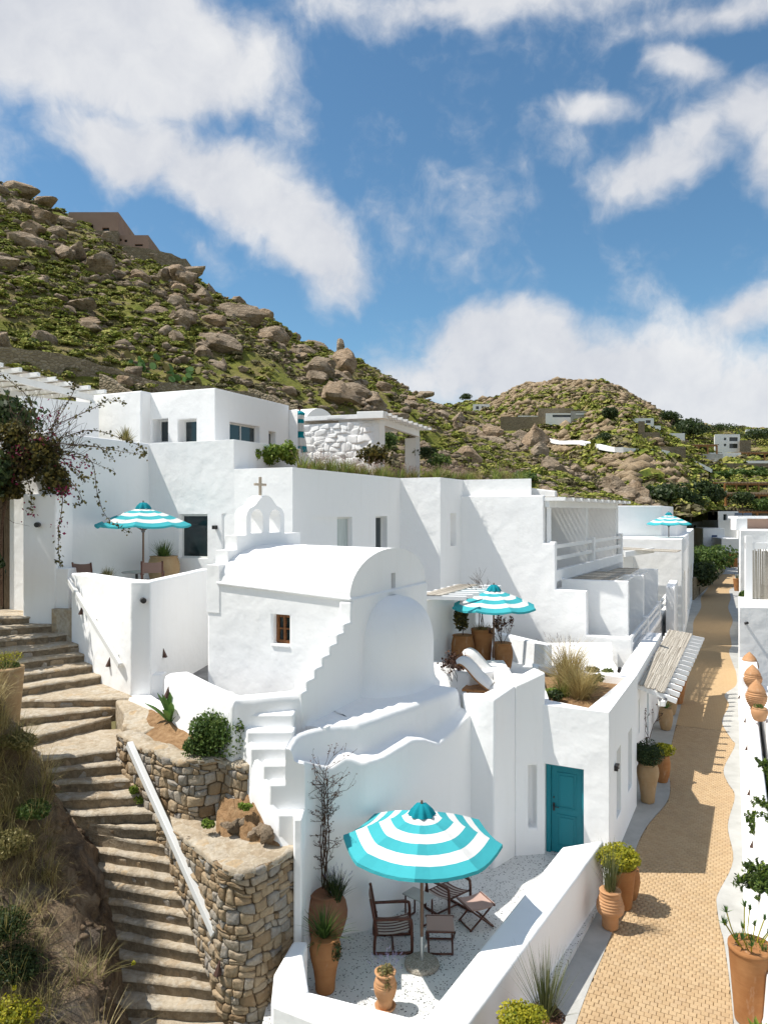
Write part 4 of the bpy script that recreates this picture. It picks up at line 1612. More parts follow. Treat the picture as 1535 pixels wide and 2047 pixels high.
# partitions between the lower balconies
in2 = V((-d2.y, d2.x, 0))
for t_, ztp in ((1.05, 5.28), (6.4, 5.1), (13.2, 4.9)):
    fp = Face(b2a + d2 * t_ + in2 * 4.4, b2a + d2 * t_ + in2 * .25)
    MB().prism(fp.rect(0, fp.len, 0, .25), 1.4, ztp).build('partition', M['plaster'], bh, bevel=.03)
    for i in range(8):
        off = in2 * (.7 + 3.3 * i / 7)
        if t_ < 13:
            MB().beam(b2a + d2 * (t_ + .1) + off + V((0, 0, ztp - .15)), b2a + d2 * (t_ + 6.2) + off + V((0, 0, ztp - .3)), .06, .05).build('rafter', M['beam'], bh)
    if t_ < 13:
        mb = MB()
        for i in range(40):
            off = d2 * (t_ + .3 + 5.6 * i / 39)
            mb.beam(b2a + off + in2 * 1.1 + V((0, 0, ztp - .12)), b2a + off + in2 * 4.1 + V((0, 0, ztp - .1)), .115, .02)
        o = mb.build('cane', M['reed'], bh)
        o['kind'] = 'stuff'
# ground floor along the lane with doors and windows
gA, gB = W(-3.25, 20.6), b2a
gf = empty('lane_house', W(-3.3, 24, ZS), 'low white house front with pale blue doors under the cane awning', 'house')
gw = MB().prism([W(-2.72, 21.0), W(-2.72, 33.0), W(-3.3, 33.0), W(-3.3, 21.0)], ZS - .3, 2.90).build('wall', M['plaster'], gf, bevel=.04)
fg = Face(W(-2.72, 21.0), W(-2.72, 33.0))
gs = [(2.3, 2.75, .9, 2.0, .25, 'curtain'), (3.6, 4.05, .9, 2.0, .25, 'curtain'), (6.2, 6.8, .1, 2.05, .25, 'teal'), (1.0, 1.6, .0, 2.05, .25, 'teal')]
cut(gw, [(fg.rect(a, b, -.3, dp), z0, z1) for a, b, z0, z1, dp, _ in gs])
for a, b, z0, z1, dp, kind in gs:
    if kind == 'teal':
        MB().prism(fg.rect(a + .01, b - .01, dp - .06, dp - .01), z0, z1 - .01).build('door', M['teal_pale'], gf)
    else:
        put_window(gf, fg, a, b, z0, z1, dp, kind)
# cane awning over the lane
aw = empty('cane_awning', W(-2.6, 27, 2.2), 'long grey cane awning on white rafters reaching over the lane', 'awning')
c_n, c_f = G(1277, 1366, 2.58), G(1337, 1260, 2.80)
d_n, d_f = G(1326, 1384, 2.36), G(1382, 1268, 2.58)
NR = 15
for i in range(NR):
    q = i / (NR - 1)
    p, r_ = lerp(c_n, c_f, q), lerp(d_n, d_f, q)
    ee = (r_ - p)
    MB().beam(p - ee * .1 + V((0, 0, -.10)), r_ + ee * .52 + V((0, 0, -.13)), .14, .15).build('rafter', M['beam'], aw, bevel=.01, seg=1)
MB().beam(lerp(d_n, d_f, -.03) + V((0, 0, -.28)), lerp(d_n, d_f, 1.03) + V((0, 0, -.3)), .12, .15).build('beam', M['beam'], aw)
mb = MB()
rr = random.Random(12)
for i in range(330):
    q = i / 329
    # canes lie along the lane in overlapping mats
    e0 = rr.uniform(-.02, .012)
    w_ = (i % 55) / 54
    mat_ = i // 55
    qa, qb = mat_ / 6 + e0, (mat_ + 1) / 6 + .01 + rr.uniform(-.008, .008)
    pa = lerp(lerp(c_n, c_f, qa), lerp(d_n, d_f, qa), w_)
    pb = lerp(lerp(c_n, c_f, qb), lerp(d_n, d_f, qb), w_)
    mb.beam(pa + V((0, 0, rr.uniform(-.006, .012))), pb + V((0, 0, rr.uniform(-.004, .02))), .026, .022)
o = mb.build('cane', M['reed'], aw)
o['kind'] = 'stuff'
# flood lamp under the awning
p = G(1322, 1405, 2.05)
e = empty('floodlight', p, 'white twin head floodlight hanging at the near end of the cane awning', 'lamp')
MB().box(p, (.2, .16, .2)).build('housing', M['frame'], e, bevel=.02)
MB().tube([p + V((-.06, -.02, .10)), p + V((-.09, -.09, .14))], .05, 10).tube([p + V((.07, -.02, .10)), p + V((.10, -.09, .14))], .05, 10).build('lamp_head', M['metal_grey'], e)

# ------------------------------------------------------------------ arched house further along the lane
ah = empty('arched_house', W(-2.8, 48, ZS), 'white two storey house with tall arched niches and a rooftop umbrella', 'house')
C7 = G(1363, 1290, ZS)
fA = Face(C7, G(1386, 1186, ZS))
w7 = MB().prism([C7, G(1386, 1186, ZS), W(-12, 74), C7 + V((-9.5, 4.4, 0))], ZS - .3, 6.36).build('wall', M['plaster'], ah, bevel=.05)
cm = MB()
Lf = fA.len
for (u0, u1, vt) in ((1364.8, 1369.5, 1140), (1373, 1376.5, 1132), (1379, 1382, 1127)):
    a, b = fA.hit(u0)[0], fA.hit(u1)[0]
    z1 = fA.sz((u0 + u1) / 2, vt)[1]
    w_ = (b - a) / 2
    pts_ = [(a, .3)] + [(a + w_ - w_ * math.cos(math.pi * k_ / 8), z1 - .9 + .9 * math.sin(math.pi * k_ / 8)) for k_ in range(9)] + [(b, .3)]
    fA.upoly(pts_, -.3, .35, cm)
cut(w7, cm)
for i in range(6):
    a = 1.2 + i * 2.2
    for k_ in range(2):
        fA.upoly([(a, 5.5), (a + .45, 6.2), (a + .75, 6.2), (a + .3, 5.5)] if k_ == 0 else [(a + 1.1, 5.5), (a + .65, 6.2), (a + .95, 6.2), (a + 1.4, 5.5)], -.05, .04).build('parapet_triangle', M['plaster'], ah)
f7 = Face(C7 + V((-9.5, 4.4, 0)), C7)
MB().prism([P(1205, 1090, 49), P(1322, 1090, 49.5), P(1345, 1090, 60), P(1205, 1090, 62)], 3.0, 8.42).build('wall', M['plaster'], ah, bevel=.05)
MB().prism([P(1318, 1090, 50), P(1352, 1090, 50.5), P(1372, 1090, 62), P(1322, 1090, 62)], 3.0, 7.1).build('wall', M['plaster'], ah, bevel=.05)
# stair block beside it
sbp = [G(1318, 1268, .0), G(1346, 1300, .0), G(1352, 1262, .0), G(1330, 1235, 0)]
MB().prism([P(1330, 1200, 39.0), P(1347, 1200, 38.4), P(1354, 1200, 42.5), P(1338, 1200, 43)], ZS - .3, 4.05).build('stair_block', M['plaster'], ah, bevel=.04)
# small canopy in the recess
ra_ = P(1250, 1096, 44.0)
mb = MB()
for i in range(16):
    p = P(1248, 1098, 43.5) + V((.30 * i * .45, 0.28 * i * .9, 0)) * .5
    mb.beam(p + V((-.5, .2, 0)), p + V((2.6, -1.2, -.1)), .12, .05)
mb.build('awning_cane', M['reed'], ah)
MB().beam(P(1248, 1108, 42.6), P(1305, 1100, 44.5), .12, .3).build('beam', M['beam'], ah)
MB().prism([P(1245, 1180, 45.4), P(1300, 1180, 46.8), P(1300, 1180, 47.1), P(1245, 1180, 45.7)], 1.5, 5.4).build('recess_wall', M['plaster'], ah)

# ------------------------------------------------------------------ left: terrace parapet, gate pillar, handrails
Cn, Cf = G(262, 1388, 3.72), G(143, 1232, 5.2)
fT = Face(Cf, Cn)                                        # lit face beside the stone stair
tp = empty('stair_parapet', V((Cn.x, Cn.y, 3.6)), 'white parapet of the upper terrace rising beside the stone stair', 'wall')
pr = V((-5.48, 17.32, 0))
MB().prism([fT.pt(-.0, 0), V((Cn.x, Cn.y, 0)), pr, pr + V((.02, .42, 0)), fT.pt(fT.len - .55, .45), fT.pt(0, .45)], 3.2, 6.36).build('wall', M['plaster'], tp, bevel=.04)
MB().prism([pr + V((-.25, .3, 0)), pr + V((.0, .3, 0)), V((-5.03, 21.4, 0)), V((-5.35, 21.4, 0))], 3.2, 6.357).build('wall', M['plaster'], tp, bevel=.04)
MB().prism([pr + V((-.1, .02, 0)), pr + V((.24, .12, 0)), pr + V((.26, .42, 0)), pr + V((-.1, .42, 0))], 3.2, 4.16).build('stub', M['plaster'], tp, bevel=.03)
MB().prism([V((Cn.x + .02, Cn.y - .02, 0)), V((Cn.x + .06, Cn.y - .32, 0)), G(331, 1424, 3.66), V((-4.62, 16.1, 0)), pr], 3.0, 3.70).build('sill', M['plaster'], tp, bevel=.02)
spot_lamp(Face(V((Cn.x, Cn.y, 0)), pr).pt(.27, 0, 5.93), (.45, -.9, 0), label='black spotlight on the white parapet post at the head of the stair', r=.065, l=.16)
# handrail: square white bar on brackets
hr = empty('handrail', fT.pt(1, 0, 5), 'white square handrail fixed to the white parapet beside the upper flight', 'handrail')
ha, hb = fT.pt(.05, -.10, 6.20), fT.pt(fT.len - .33, -.10, 4.36)
MB().beam(ha, hb, .10, .13).build('rail', M['frame'], hr, bevel=.012, seg=2)
for q in (.12, .5, .9):
    p = lerp(ha, hb, q)
    MB().box(p + fT.n * .07, (.05, .12, .06), math.atan2(fT.d.y, fT.d.x)).build('bracket', M['frame'], hr)


def fin_lamp(p, nrm, label, sc=1.0):
    """small pointed rust step light with its back to a wall"""
    p = V(p)
    nrm = V(nrm).normalized()
    tx = V((-nrm.y, nrm.x, 0))
    e = empty('step_light', p, label, 'lamp')
    w_, h_, o_ = .055 * sc, .22 * sc, .09 * sc
    vs_ = [p - tx * w_, p + tx * w_, p + tx * w_ * .25 + V((0, 0, h_)), p - tx * w_ * .25 + V((0, 0, h_)), p - tx * w_ * .9 + nrm * o_, p + tx * w_ * .9 + nrm * o_]
    MB().add(vs_, [[0, 3, 2, 1], [0, 1, 5, 4], [4, 5, 2, 3], [0, 4, 3], [1, 2, 5]]).build('shade', M['rust'], e)
    MB().add([p - tx * w_ * .5 + V((0, 0, .0)) + nrm * .01, p + tx * w_ * .5 + nrm * .01, p + tx * w_ * .5 + nrm * o_ * .8, p - tx * w_ * .5 + nrm * o_ * .8], [[0, 1, 2, 3]]).build('lens', M['frame'], e)
    return e


def on_face(fc, u, v, off=0.0):
    s, z = fc.sz(u, v)
    return fc.pt(s, -off, z)


fin_lamp(on_face(fT, 165, 1228), -fT.n, 'rust step light near the top of the stair, under the handrail')
fin_lamp(on_face(fT, 220, 1332), -fT.n, 'rust step light low on the white parapet, below the handrail end')
fW = Face(pr + V((.0, .3, 0)), V((-5.03, 21.4, 0)))
fin_lamp(on_face(fW, 327, 1314), -fW.n, 'rust step light on the shaded yard wall left of the chapel')

# gate pillar
fG = Face(P(47, 1212, 20.3), P(112, 1212, 20.2))
gp = empty('gate_pillar', fG.pt(0, 0, 5.25), 'tall white gate pillar at the stair head below the bougainvillea', 'pillar')
MB().prism([fG.pt(0, 0), fG.pt(fG.len, 0), fG.pt(fG.len, .9), fG.pt(-.5, 1.4)], 4.9, H + (CY - 988) / F * 20.3).build('pillar', M['plaster'], gp, bevel=.04)
MB().prism([fG.pt(fG.len - .02, .03), fG.pt(fG.len + .36, .03), fG.pt(fG.len + .36, .7), fG.pt(fG.len - .02, .7)], 4.9, 6.45).build('wall', M['plaster'], gp, bevel=.03)
spot_lamp(fG.pt(fG.hit(78)[0], 0, fG.sz(78, 1049)[1]), -fG.n + fG.d * .25, label='black spotlight on the gate pillar under the bougainvillea', r=.07, l=.17)
MB().prism([fG.pt(.9, -.12), V((Cf.x + .02, Cf.y + .0, 0)), V((Cf.x + .1, Cf.y + .5, 0)), fG.pt(1.0, .1)], 4.4, 5.36).build('threshold', M['flag'], gp)
# wooden gate jamb at the very left
wg = empty('wooden_gate', P(8, 1200, 21.6), 'dark weathered wooden gate frame at the left edge beside the pillar', 'gate')
for i, x in enumerate((-11.45, -11.25, -11.05, -10.86)):
    MB().box((x, 21.6 + .02 * i, 7.2), (.16, .12, 4.4)).build('plank', M['wood_grey'], wg)

# parapet in front of the chapel yard, with a spout
q = [G(329, 1349, 4.5), G(446, 1397, 4.5), V((-2.62, 13.72, 0)), V((-1.55, 14.12, 0))]
yp = empty('yard_parapet', V((q[1].x, q[1].y, 3.6)), 'low rounded white parapet with a waterspout before the chapel', 'wall')
inn_ = [V((-4.18, 16.1, 0)), V((-2.88, 14.25, 0)), V((-2.55, 14.12, 0)), V((-1.55, 14.52, 0))]
outp = catmull([V((p.x, p.y, 0)) for p in q], 6)
innp = catmull(inn_, 6)
rows = []
for a, b in zip(outp, innp):
    m_ = (a + b) / 2
    e_ = (b - a)
    rows.append([a + V((0, 0, 2.4)), a + V((0, 0, 4.38)), a + e_ * .05 + V((0, 0, 4.47)), a + e_ * .22 + V((0, 0, 4.52)), b - e_ * .22 + V((0, 0, 4.52)), b - e_ * .05 + V((0, 0, 4.47)), b + V((0, 0, 4.38)), b + V((0, 0, 3.0))])
mb = MB().grid(rows, flip=True)
mb.add(rows[0], [list(range(8))])
mb.build('wall', M['plaster'], yp, smooth=True)
sp = G(450, 1402, 4.30)
MB().tube([sp + V((.12, .15, .06)), sp + V((-.1, -.16, -.02))], [.10, .075], 10).build('spout', M['plaster'], yp, smooth=True)
fin_lamp(Face(V((q[0].x, q[0].y, 0)), V((q[1].x, q[1].y, 0))).pt(.22, 0, 4.05), (-.76, -.65, 0), 'rust step light on the yard parapet above the agave bed', 1.1)

# white curved steps going down from the yard to the stone ledge
ws = empty('white_steps', V((-2.1, 13.0, 2.3)), 'narrow whitewashed steps curving down from the chapel yard', 'stairs')
zs_ = [4.22, 3.98, 3.76, 3.54, 3.28, 2.84, 2.30]
left_u = [(484, 1432), (498, 1461), (505, 1488), (530, 1522), (543, 1556), (560, 1622)]
ys_ = [13.78, 13.52, 13.27, 13.02, 12.80, 12.60]
mbs = []
for i in range(6):
    y0 = ys_[i] - .02
    y1 = ys_[i] + .62 if i == 0 else ys_[i - 1] + .1
    lx = (left_u[i][0] - 6 - CX) / F * (ys_[i])
    rx = (588 - CX) / F * ys_[i] if i < 5 else -1.40
    poly = [V((lx, y0, 0)), V((rx, y0, 0)), V((rx, y1, 0)), V((lx - .02, y1, 0))]
    MB().prism(poly, 1.6, zs_[i]).build('step', M['plaster'], ws, bevel=.045)
# flank wall: rounded flare on the left of the steps
rows = []
fl = [(492, 1405, 4.40, 13.95), (487, 1445, 4.20, 13.75), (500, 1480, 3.92, 13.45), (512, 1515, 3.68, 13.2), (530, 1560, 3.40, 12.95), (542, 1600, 3.05, 12.75), (556, 1640, 2.65, 12.58), (568, 1680, 2.32, 12.5)]
for (u, v, z, y) in fl:
    x = (u - CX) / F * y
    rows.append([V((x + .16, y + .02, z - .26)), V((x + .05, y + .01, z - .17)), V((x + .00, y, z - .20)), V((x - .05, y, z - .34)), V((x - .10, y + .02, z - .7)), V((x - .16, y + .05, 2.0))])
sm_ = list(zip(*[catmull([r[k_] for r in rows], 4) for k_ in range(6)]))
mb = MB().grid([list(r) for r in sm_])
mb.build('flank', M['plaster'], ws, smooth=True)

# ------------------------------------------------------------------ rubble masonry
def clip(poly, px_, py_, nx, ny):
    """keep the side where (p - (px,py)).n <= 0"""
    out_ = []
    n = len(poly)
    for i in range(n):
        a, b = poly[i], poly[(i + 1) % n]
        da = (a[0] - px_) * nx + (a[1] - py_) * ny
        db = (b[0] - px_) * nx + (b[1] - py_) * ny
        if da <= 0:
            out_.append(a)
        if da * db < 0:
            t_ = da / (da - db)
            out_.append((a[0] + (b[0] - a[0]) * t_, a[1] + (b[1] - a[1]) * t_))
    return out_


def voronoi_cells(w, zlo, zhi, cw, chh, rnd):
    """irregular courses of cells over 0..w and zlo(s)..zhi(s)"""
    pts_ = []
    zmin = min(zlo(w * i / 20) for i in range(21))
    zmax = max(zhi(w * i / 20) for i in range(21))
    z = zmin + chh / 2
    r_ = 0
    while z < zmax + chh:
        s = -cw * rnd.random()
        while s < w + cw:
            k_ = rnd.uniform(.55, 1.55)
            s += cw * k_ * .5
            pts_.append((s + rnd.uniform(-.1, .1) * cw, z + rnd.uniform(-.30, .30) * chh))
            s += cw * k_ * .5
        z += chh * rnd.uniform(.75, 1.2)
        r_ += 1
    an = 1.25
    cells_ = []
    for i, (x, y) in enumerate(pts_):
        if x < -.02 or x > w + .02 or y < zlo(min(max(x, 0), w)) - .02 or y > zhi(min(max(x, 0), w)) + .02:
            continue
        poly = [(x - cw * 1.6, y - chh * 1.8), (x + cw * 1.6, y - chh * 1.8), (x + cw * 1.6, y + chh * 1.8), (x - cw * 1.6, y + chh * 1.8)]
        for j, (x2, y2) in enumerate(pts_):
            if i == j or abs(x2 - x) > cw * 3.2 or abs(y2 - y) > chh * 3.4:
                continue
            poly = clip(poly, (x + x2) / 2, (y + y2) / 2, (x2 - x), (y2 - y) * an)
            if len(poly) < 3:
                break
        if len(poly) >= 3:
            poly = clip(poly, 0, 0, -1, 0)
            poly = clip(poly, w, 0, 1, 0) if len(poly) >= 3 else poly
            if len(poly) >= 3:
                xm = min(max(x, 0), w)
                zh = zhi(xm)
                sl = (zhi(min(xm + .05, w)) - zhi(max(xm - .05, 0))) / max(min(xm + .05, w) - max(xm - .05, 0), 1e-3)
                poly = clip(poly, xm, zh, -sl, 1)
            if len(poly) >= 3:
                zl = zlo(xm)
                sl = (zlo(min(xm + .05, w)) - zlo(max(xm - .05, 0))) / max(min(xm + .05, w) - max(xm - .05, 0), 1e-3)
                poly = clip(poly, xm, zl, sl, -1)
            if len(poly) >= 3:
                cells_.append(poly)
    return cells_


def course_cells(w, zlo, zhi, cw, chh, rnd):
    """rough courses of uneven blocks, now and then a tall one or a pair of thin ones"""
    zmin = min(zlo(w * i / 20) for i in range(21))
    zmax = max(zhi(w * i / 20) for i in range(21))
    lines = [zmin]
    while lines[-1] < zmax + chh:
        lines.append(lines[-1] + chh * rnd.uniform(.6, 1.4))
    ph = [rnd.uniform(0, 6) for _ in lines]

    def line(i, s):
        return lines[i] + chh * .20 * math.sin(s * 2.3 / cw * .5 + ph[i]) + chh * .12 * math.sin(s * 5.1 / cw * .5 + ph[i] * 2)
    cells_ = []
    for i in range(len(lines) - 1):
        s = -cw * rnd.random()
        prev_j = (rnd.uniform(-.1, .1) * cw, rnd.uniform(-.1, .1) * cw)
        while s < w:
            k_ = rnd.uniform(.45, 1.6) * cw
            nj = (rnd.uniform(-.13, .13) * cw, rnd.uniform(-.13, .13) * cw)
            a, b = s, s + k_
            quad_ = [(a + prev_j[0], line(i, a)), ((a + b) / 2, line(i, (a + b) / 2) + rnd.uniform(-.05, .05) * chh), (b + nj[0], line(i, b)), (b + nj[1], line(i + 1, b)), ((a + b) / 2, line(i + 1, (a + b) / 2) + rnd.uniform(-.05, .05) * chh), (a + prev_j[1], line(i + 1, a))]
            if k_ > cw * .9 and rnd.random() < .28:
                q_ = rnd.uniform(.4, .6)
                ml, mr_ = lerp(quad_[0][1], quad_[5][1], q_), lerp(quad_[2][1], quad_[3][1], q_ + rnd.uniform(-.1, .1))
                xl, xr = lerp(quad_[0][0], quad_[5][0], q_), lerp(quad_[2][0], quad_[3][0], q_)
                cells_.append([quad_[0], quad_[1], quad_[2], (xr, mr_), (xl, ml)])
                cells_.append([(xl, ml), (xr, mr_), quad_[3], quad_[4], quad_[5]])
            else:
                cells_.append(quad_)
            prev_j = nj
            s = b
    out_ = []
    for poly in cells_:
        xm = min(max(sum(p[0] for p in poly) / len(poly), 0), w)
        poly = clip(poly, 0, 0, -1, 0)
        if len(poly) >= 3:
            poly = clip(poly, w, 0, 1, 0)
        for (fz, sg) in ((zhi, 1), (zlo, -1)):
            if len(poly) >= 3:
                x0_, x1_ = max(xm - .05, 0), min(xm + .05, w)
                sl = (fz(x1_) - fz(x0_)) / max(x1_ - x0_, 1e-3)
                poly = clip(poly, xm, fz(xm), -sl * sg, sg)
        if len(poly) >= 3:
            out_.append(poly)
    return out_


def stone_mesh(poly, place, joint, bulge, rnd, back=.05):
    """rounded stone over a cell; place(s, z, out) -> world"""
    cx_ = sum(p[0] for p in poly) / len(poly)
    cy_ = sum(p[1] for p in poly) / len(poly)
    rad = sum(math.hypot(p[0] - cx_, p[1] - cy_) for p in poly) / len(poly)
    if rad < joint * 1.8:
        return None
    k_ = 1 - joint / rad
    pl = [(cx_ + (x - cx_) * k_, cy_ + (y - cy_) * k_) for x, y in poly]
    # one corner-cutting pass
    rp = []
    n = len(pl)
    for i in range(n):
        a, b = pl[i], pl[(i + 1) % n]
        c = rnd.uniform(.10, .17)
        rp += [(a[0] + (b[0] - a[0]) * c, a[1] + (b[1] - a[1]) * c), (a[0] + (b[0] - a[0]) * (1 - c), a[1] + (b[1] - a[1]) * (1 - c))]
    rp = [(x + rnd.uniform(-.04, .04) * rad, y + rnd.uniform(-.04, .04) * rad) for x, y in rp]
    n = len(rp)
    b0 = bulge * rnd.uniform(.55, 1.35)
    tx, ty = rnd.uniform(-.18, .18), rnd.uniform(-.18, .18)
    vs_ = []
    for (kk, oo) in ((1.0, -back), (1.0, b0 * .40), (.90, b0 * .9), (.55, b0 * 1.02)):
        for x, y in rp:
            dx, dy = (x - cx_) * kk, (y - cy_) * kk
            o_ = oo + (dx * tx + dy * ty if oo > 0 else 0) + (rnd.uniform(-.16, .16) * b0 if oo > 0 else 0)
            vs_.append(place(cx_ + dx, cy_ + dy, o_))
    vs_.append(place(cx_, cy_, b0 * 1.08))
    fs = []
    for r_ in range(3):
        for i in range(n):
            j = (i + 1) % n
            fs.append([r_ * n + i, r_ * n + j, (r_ + 1) * n + j, (r_ + 1) * n + i])
    for i in range(n):
        fs.append([3 * n + i, 3 * n + (i + 1) % n, 4 * n])
    return vs_, fs


class Path:
    def __init__(self, pts_):
        self.p = [V((p[0], p[1], 0)) for p in pts_]
        self.s = [0.0]
        for a, b in zip(self.p, self.p[1:]):
            self.s.append(self.s[-1] + (b - a).length)
        self.w = self.s[-1]

    def at(self, s):
        s_ = min(max(s, 0), self.w)
        i = 0
        while i < len(self.s) - 2 and self.s[i + 1] < s_:
            i += 1
        t_ = (s_ - self.s[i]) / max(self.s[i + 1] - self.s[i], 1e-6)
        p = lerp(self.p[i], self.p[i + 1], t_)
        # smoothed direction
        def dirn(j):
            return (self.p[min(j + 1, len(self.p) - 1)] - self.p[max(j - 1, 0)]).normalized()
        d_ = lerp(dirn(i), dirn(i + 1), t_).normalized()
        return p, V((d_.y, -d_.x, 0))                   # outward = right of travel

    def place(self, batter=0.0):
        def f(s, z, o_):
            p, n = self.at(s)
            q_ = p + n * (o_ - batter * z)
            return V((q_.x, q_.y, z))
        return f


def rubble(parent, path_, zlo, zhi, cw, chh, mat, seed, joint=.014, bulge=.05, limit=300, name='stone', backing='mortar', batter=0.0, mass_mat=None, smooth=True):
    rnd = random.Random(seed)
    pl = path_.place(batter)
    cells_ = course_cells(path_.w, zlo, zhi, cw, chh, rnd)
    ms = []
    cells_.sort(key=lambda c: -sum(q[1] for q in c) / len(c))
    for c in cells_:
        r_ = stone_mesh(c, pl, joint, bulge, rnd)
        if r_:
            ms.append(r_)
    base = V(parent.location)
    mass = MB()
    for i, (vs_, fs) in enumerate(ms):
        if i < limit:
            c = sum((v for v in vs_), V((0, 0, 0))) / len(vs_)
            mb_ = MB().add(vs_, fs)
            o_ = mb_.build(name, mat, parent, world=True, loc=c - base, smooth=smooth)
        else:
            mass.add(vs_, fs)
    if mass.v:
        o_ = mass.build(name + '_mass', mass_mat or mat, parent, smooth=smooth)
        o_['kind'] = 'stuff'
    n = max(8, int(path_.w / .12))
    rows_ = []
    for i in range(n + 1):
        s = path_.w * i / n
        a, b = zlo(s), zhi(s)
        rows_.append([pl(s, lerp(a, b, k_ / 4), -.012) for k_ in range(5)] + [pl(s, b, -.3), pl(s, a, -.3)])
    mb_ = MB().grid(rows_, flip=True)
    mb_.build('wall_core', M[backing], parent)
    return len(ms)


def zfun(xs, ys):
    return lambda s: interp(s, xs, ys)


# stair nosings: right ends and left ends, world, from the landing (0) down to the lane level
NLOW = 16
R0 = [V((-5.42, 15.25, 3.10)), V((-4.95, 14.72, 2.67)), V((-4.52, 14.12, 2.24)), V((-4.10, 13.68, 1.81)), V((-3.72, 13.22, 1.39)), V((-3.35, 12.82, .96)), V((-2.95, 12.45, .53)), V((-2.45, 12.15, .10)), V((-1.95, 11.80, -.33))]
Rn = catmull(R0, 2)
LZ = [3.10, 2.67, 2.24, 1.81, 1.39, .96, .53, .10, -.33]
Lp = [(62, 1520), (98, 1566), (142, 1626), (165, 1665), (195, 1735), (212, 1800), (226, 1870), (236, 1955), (248, 2060)]
L0 = [G(u, v, z) for (u, v), z in zip(Lp, LZ)]
Ln = catmull(L0, 2)
st = empty('stone_stair', V((-4.6, 13.8, 0)), 'long rustic stone staircase climbing on the left from the lane to the terrace', 'stairs')
rs_ = random.Random(21)


def stone_step(Lp_, Rp_, Lb_, Rb_, z, zlow, seed, riser_mat='flag', stones=True):
    """irregular slab: front edge Lp_ -> Rp_, back edge Lb_ -> Rb_"""
    rnd = random.Random(seed)
    n = 18
    lipw = .05
    rows_ = []
    for i in range(n + 1):
        t_ = i / n
        f = lerp(Lp_, Rp_, t_)
        b = lerp(Lb_, Rb_, t_)
        d_ = (f - b)
        d_.z = 0
        d_.normalize()
        w1 = .035 * fbm(f.x * 3.1, f.y * 3.1, seed * 1.7)
        w2 = .022 * fbm(f.x * 4, f.y * 4, seed * 3.1 + 9)
        f = f + d_ * w1
        zt_ = z + w2
        rows_.append([V((b.x, b.y, zt_ + .004)), V((lerp(b.x, f.x, .5), lerp(b.y, f.y, .5), zt_ + .012 * fbm(f.x * 5, f.y * 5, 3.0))), V((f.x, f.y, zt_)) - d_ * .05,
                      V((f.x, f.y, zt_ - .018)) - d_ * .006, V((f.x, f.y, zt_ - .05)) + d_ * .004, V((f.x, f.y, zt_ - .075)) - d_ * .02, V((f.x, f.y, zlow)) - d_ * .03])
    mbs_ = MB().grid([r[:5] for r in rows_], flip=True)
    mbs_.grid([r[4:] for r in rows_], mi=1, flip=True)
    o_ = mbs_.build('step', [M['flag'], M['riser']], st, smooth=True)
    # stones showing in the riser
    if stones:
        dd = (Rp_ - Lp_)
        ln = dd.length
        dd.normalize()
        out = V((dd.y, -dd.x, 0)).normalized()
        s = rnd.uniform(.02, .2)
        while s < ln - .12:
            w_ = rnd.uniform(.16, .38)
            if rnd.random() < .72 and s + w_ < ln:
                hh_ = (z - zlow)
                poly = [(s, zlow + .01), (s + w_, zlow + .01 + rnd.uniform(0, .02)), (s + w_ - rnd.uniform(0, .03), z - .08), (s + rnd.uniform(0, .03), z - .075)]
                if z - .08 > zlow + .05:
                    m_ = stone_mesh(poly, lambda a, b, c: V((Lp_.x, Lp_.y, 0)) + dd * a + out * (c - .045) + V((0, 0, b)), .012, .022, rnd, .03)
                    if m_:
                        c = sum(m_[0], V((0, 0, 0))) / len(m_[0])
                        MB().add(*m_).build('stone', M['rubble'], o_, world=True, loc=c - V(st.location), smooth=True)
            s += w_ + rnd.uniform(.03, .2)
    return o_


for i in range(len(Rn)):
    z = 3.10 - i * .2143
    if i == 0:
        Lb_, Rb_ = G(40, 1475, 3.10) + V((0, .5, 0)), V((-5.35, 16.6, 3.1))
    else:
        Lb_, Rb_ = V(Ln[i - 1]), V(Rn[i - 1])
        dL = (Lb_ - Ln[i]).normalized() * .10
        Lb_, Rb_ = Lb_ + dL, Rb_ + dL
    Lb_.z = Rb_.z = z
    Lp_, Rp_ = V((Ln[i].x, Ln[i].y, z)), V((Rn[i].x, Rn[i].y, z))
    ex = (Rp_ - Lp_).normalized()
    stone_step(Lp_ - ex * .35, Rp_ + ex * .22, Lb_ - ex * .35, Rb_ + ex * .22, z, z - .34, 100 + i, stones=True)
# two intermediate steps and the upper flight
mids = [((192, 1441), (50, 1478), 3.30), ((220, 1414), (40, 1435), 3.50), ((224, 1373), (40, 1395), 3.70)]
ups = [((213, 1349), (40, 1375)), ((202, 1326), (35, 1350)), ((191, 1304), (20, 1325)), ((181, 1285), (0, 1305)), ((171, 1263), (-15, 1280)), ((159, 1244), (-30, 1258)), ((149, 1226), (-45, 1238))]
seq = [(r, l, z) for r, l, z in mids] + [(r, l, 3.70 + .205 * (k_ + 1)) for k_, (r, l) in enumerate(ups)]
prevL, prevR = None, None
pts_up = [(G(*l, z), G(*r, z)) for r, l, z in seq]
for k_, (lp, rp) in enumerate(pts_up):
    z = seq[k_][2]
    if k_ + 1 < len(pts_up):
        lb, rb = V(pts_up[k_ + 1][0]), V(pts_up[k_ + 1][1])
    else:
        lb, rb = lp + V((-.8, 2.2, 0)), V((-9.0, 21.6, 0))
    lb.z = rb.z = z
    ex = (rp - lp).normalized()
    if k_ in (0, 1):
        rp = rp + ex * .35
        rb = rb + ex * .35
    if k_ == 2:
        rp = V((Cn.x + .1, Cn.y - .25, z))
    stone_step(lp - ex * .4, rp + ex * .05, lb - ex * .4 + V((-.05, .1, 0)), rb + ex * .12 + V((-.05, .1, 0)), z, z - .34, 300 + k_)

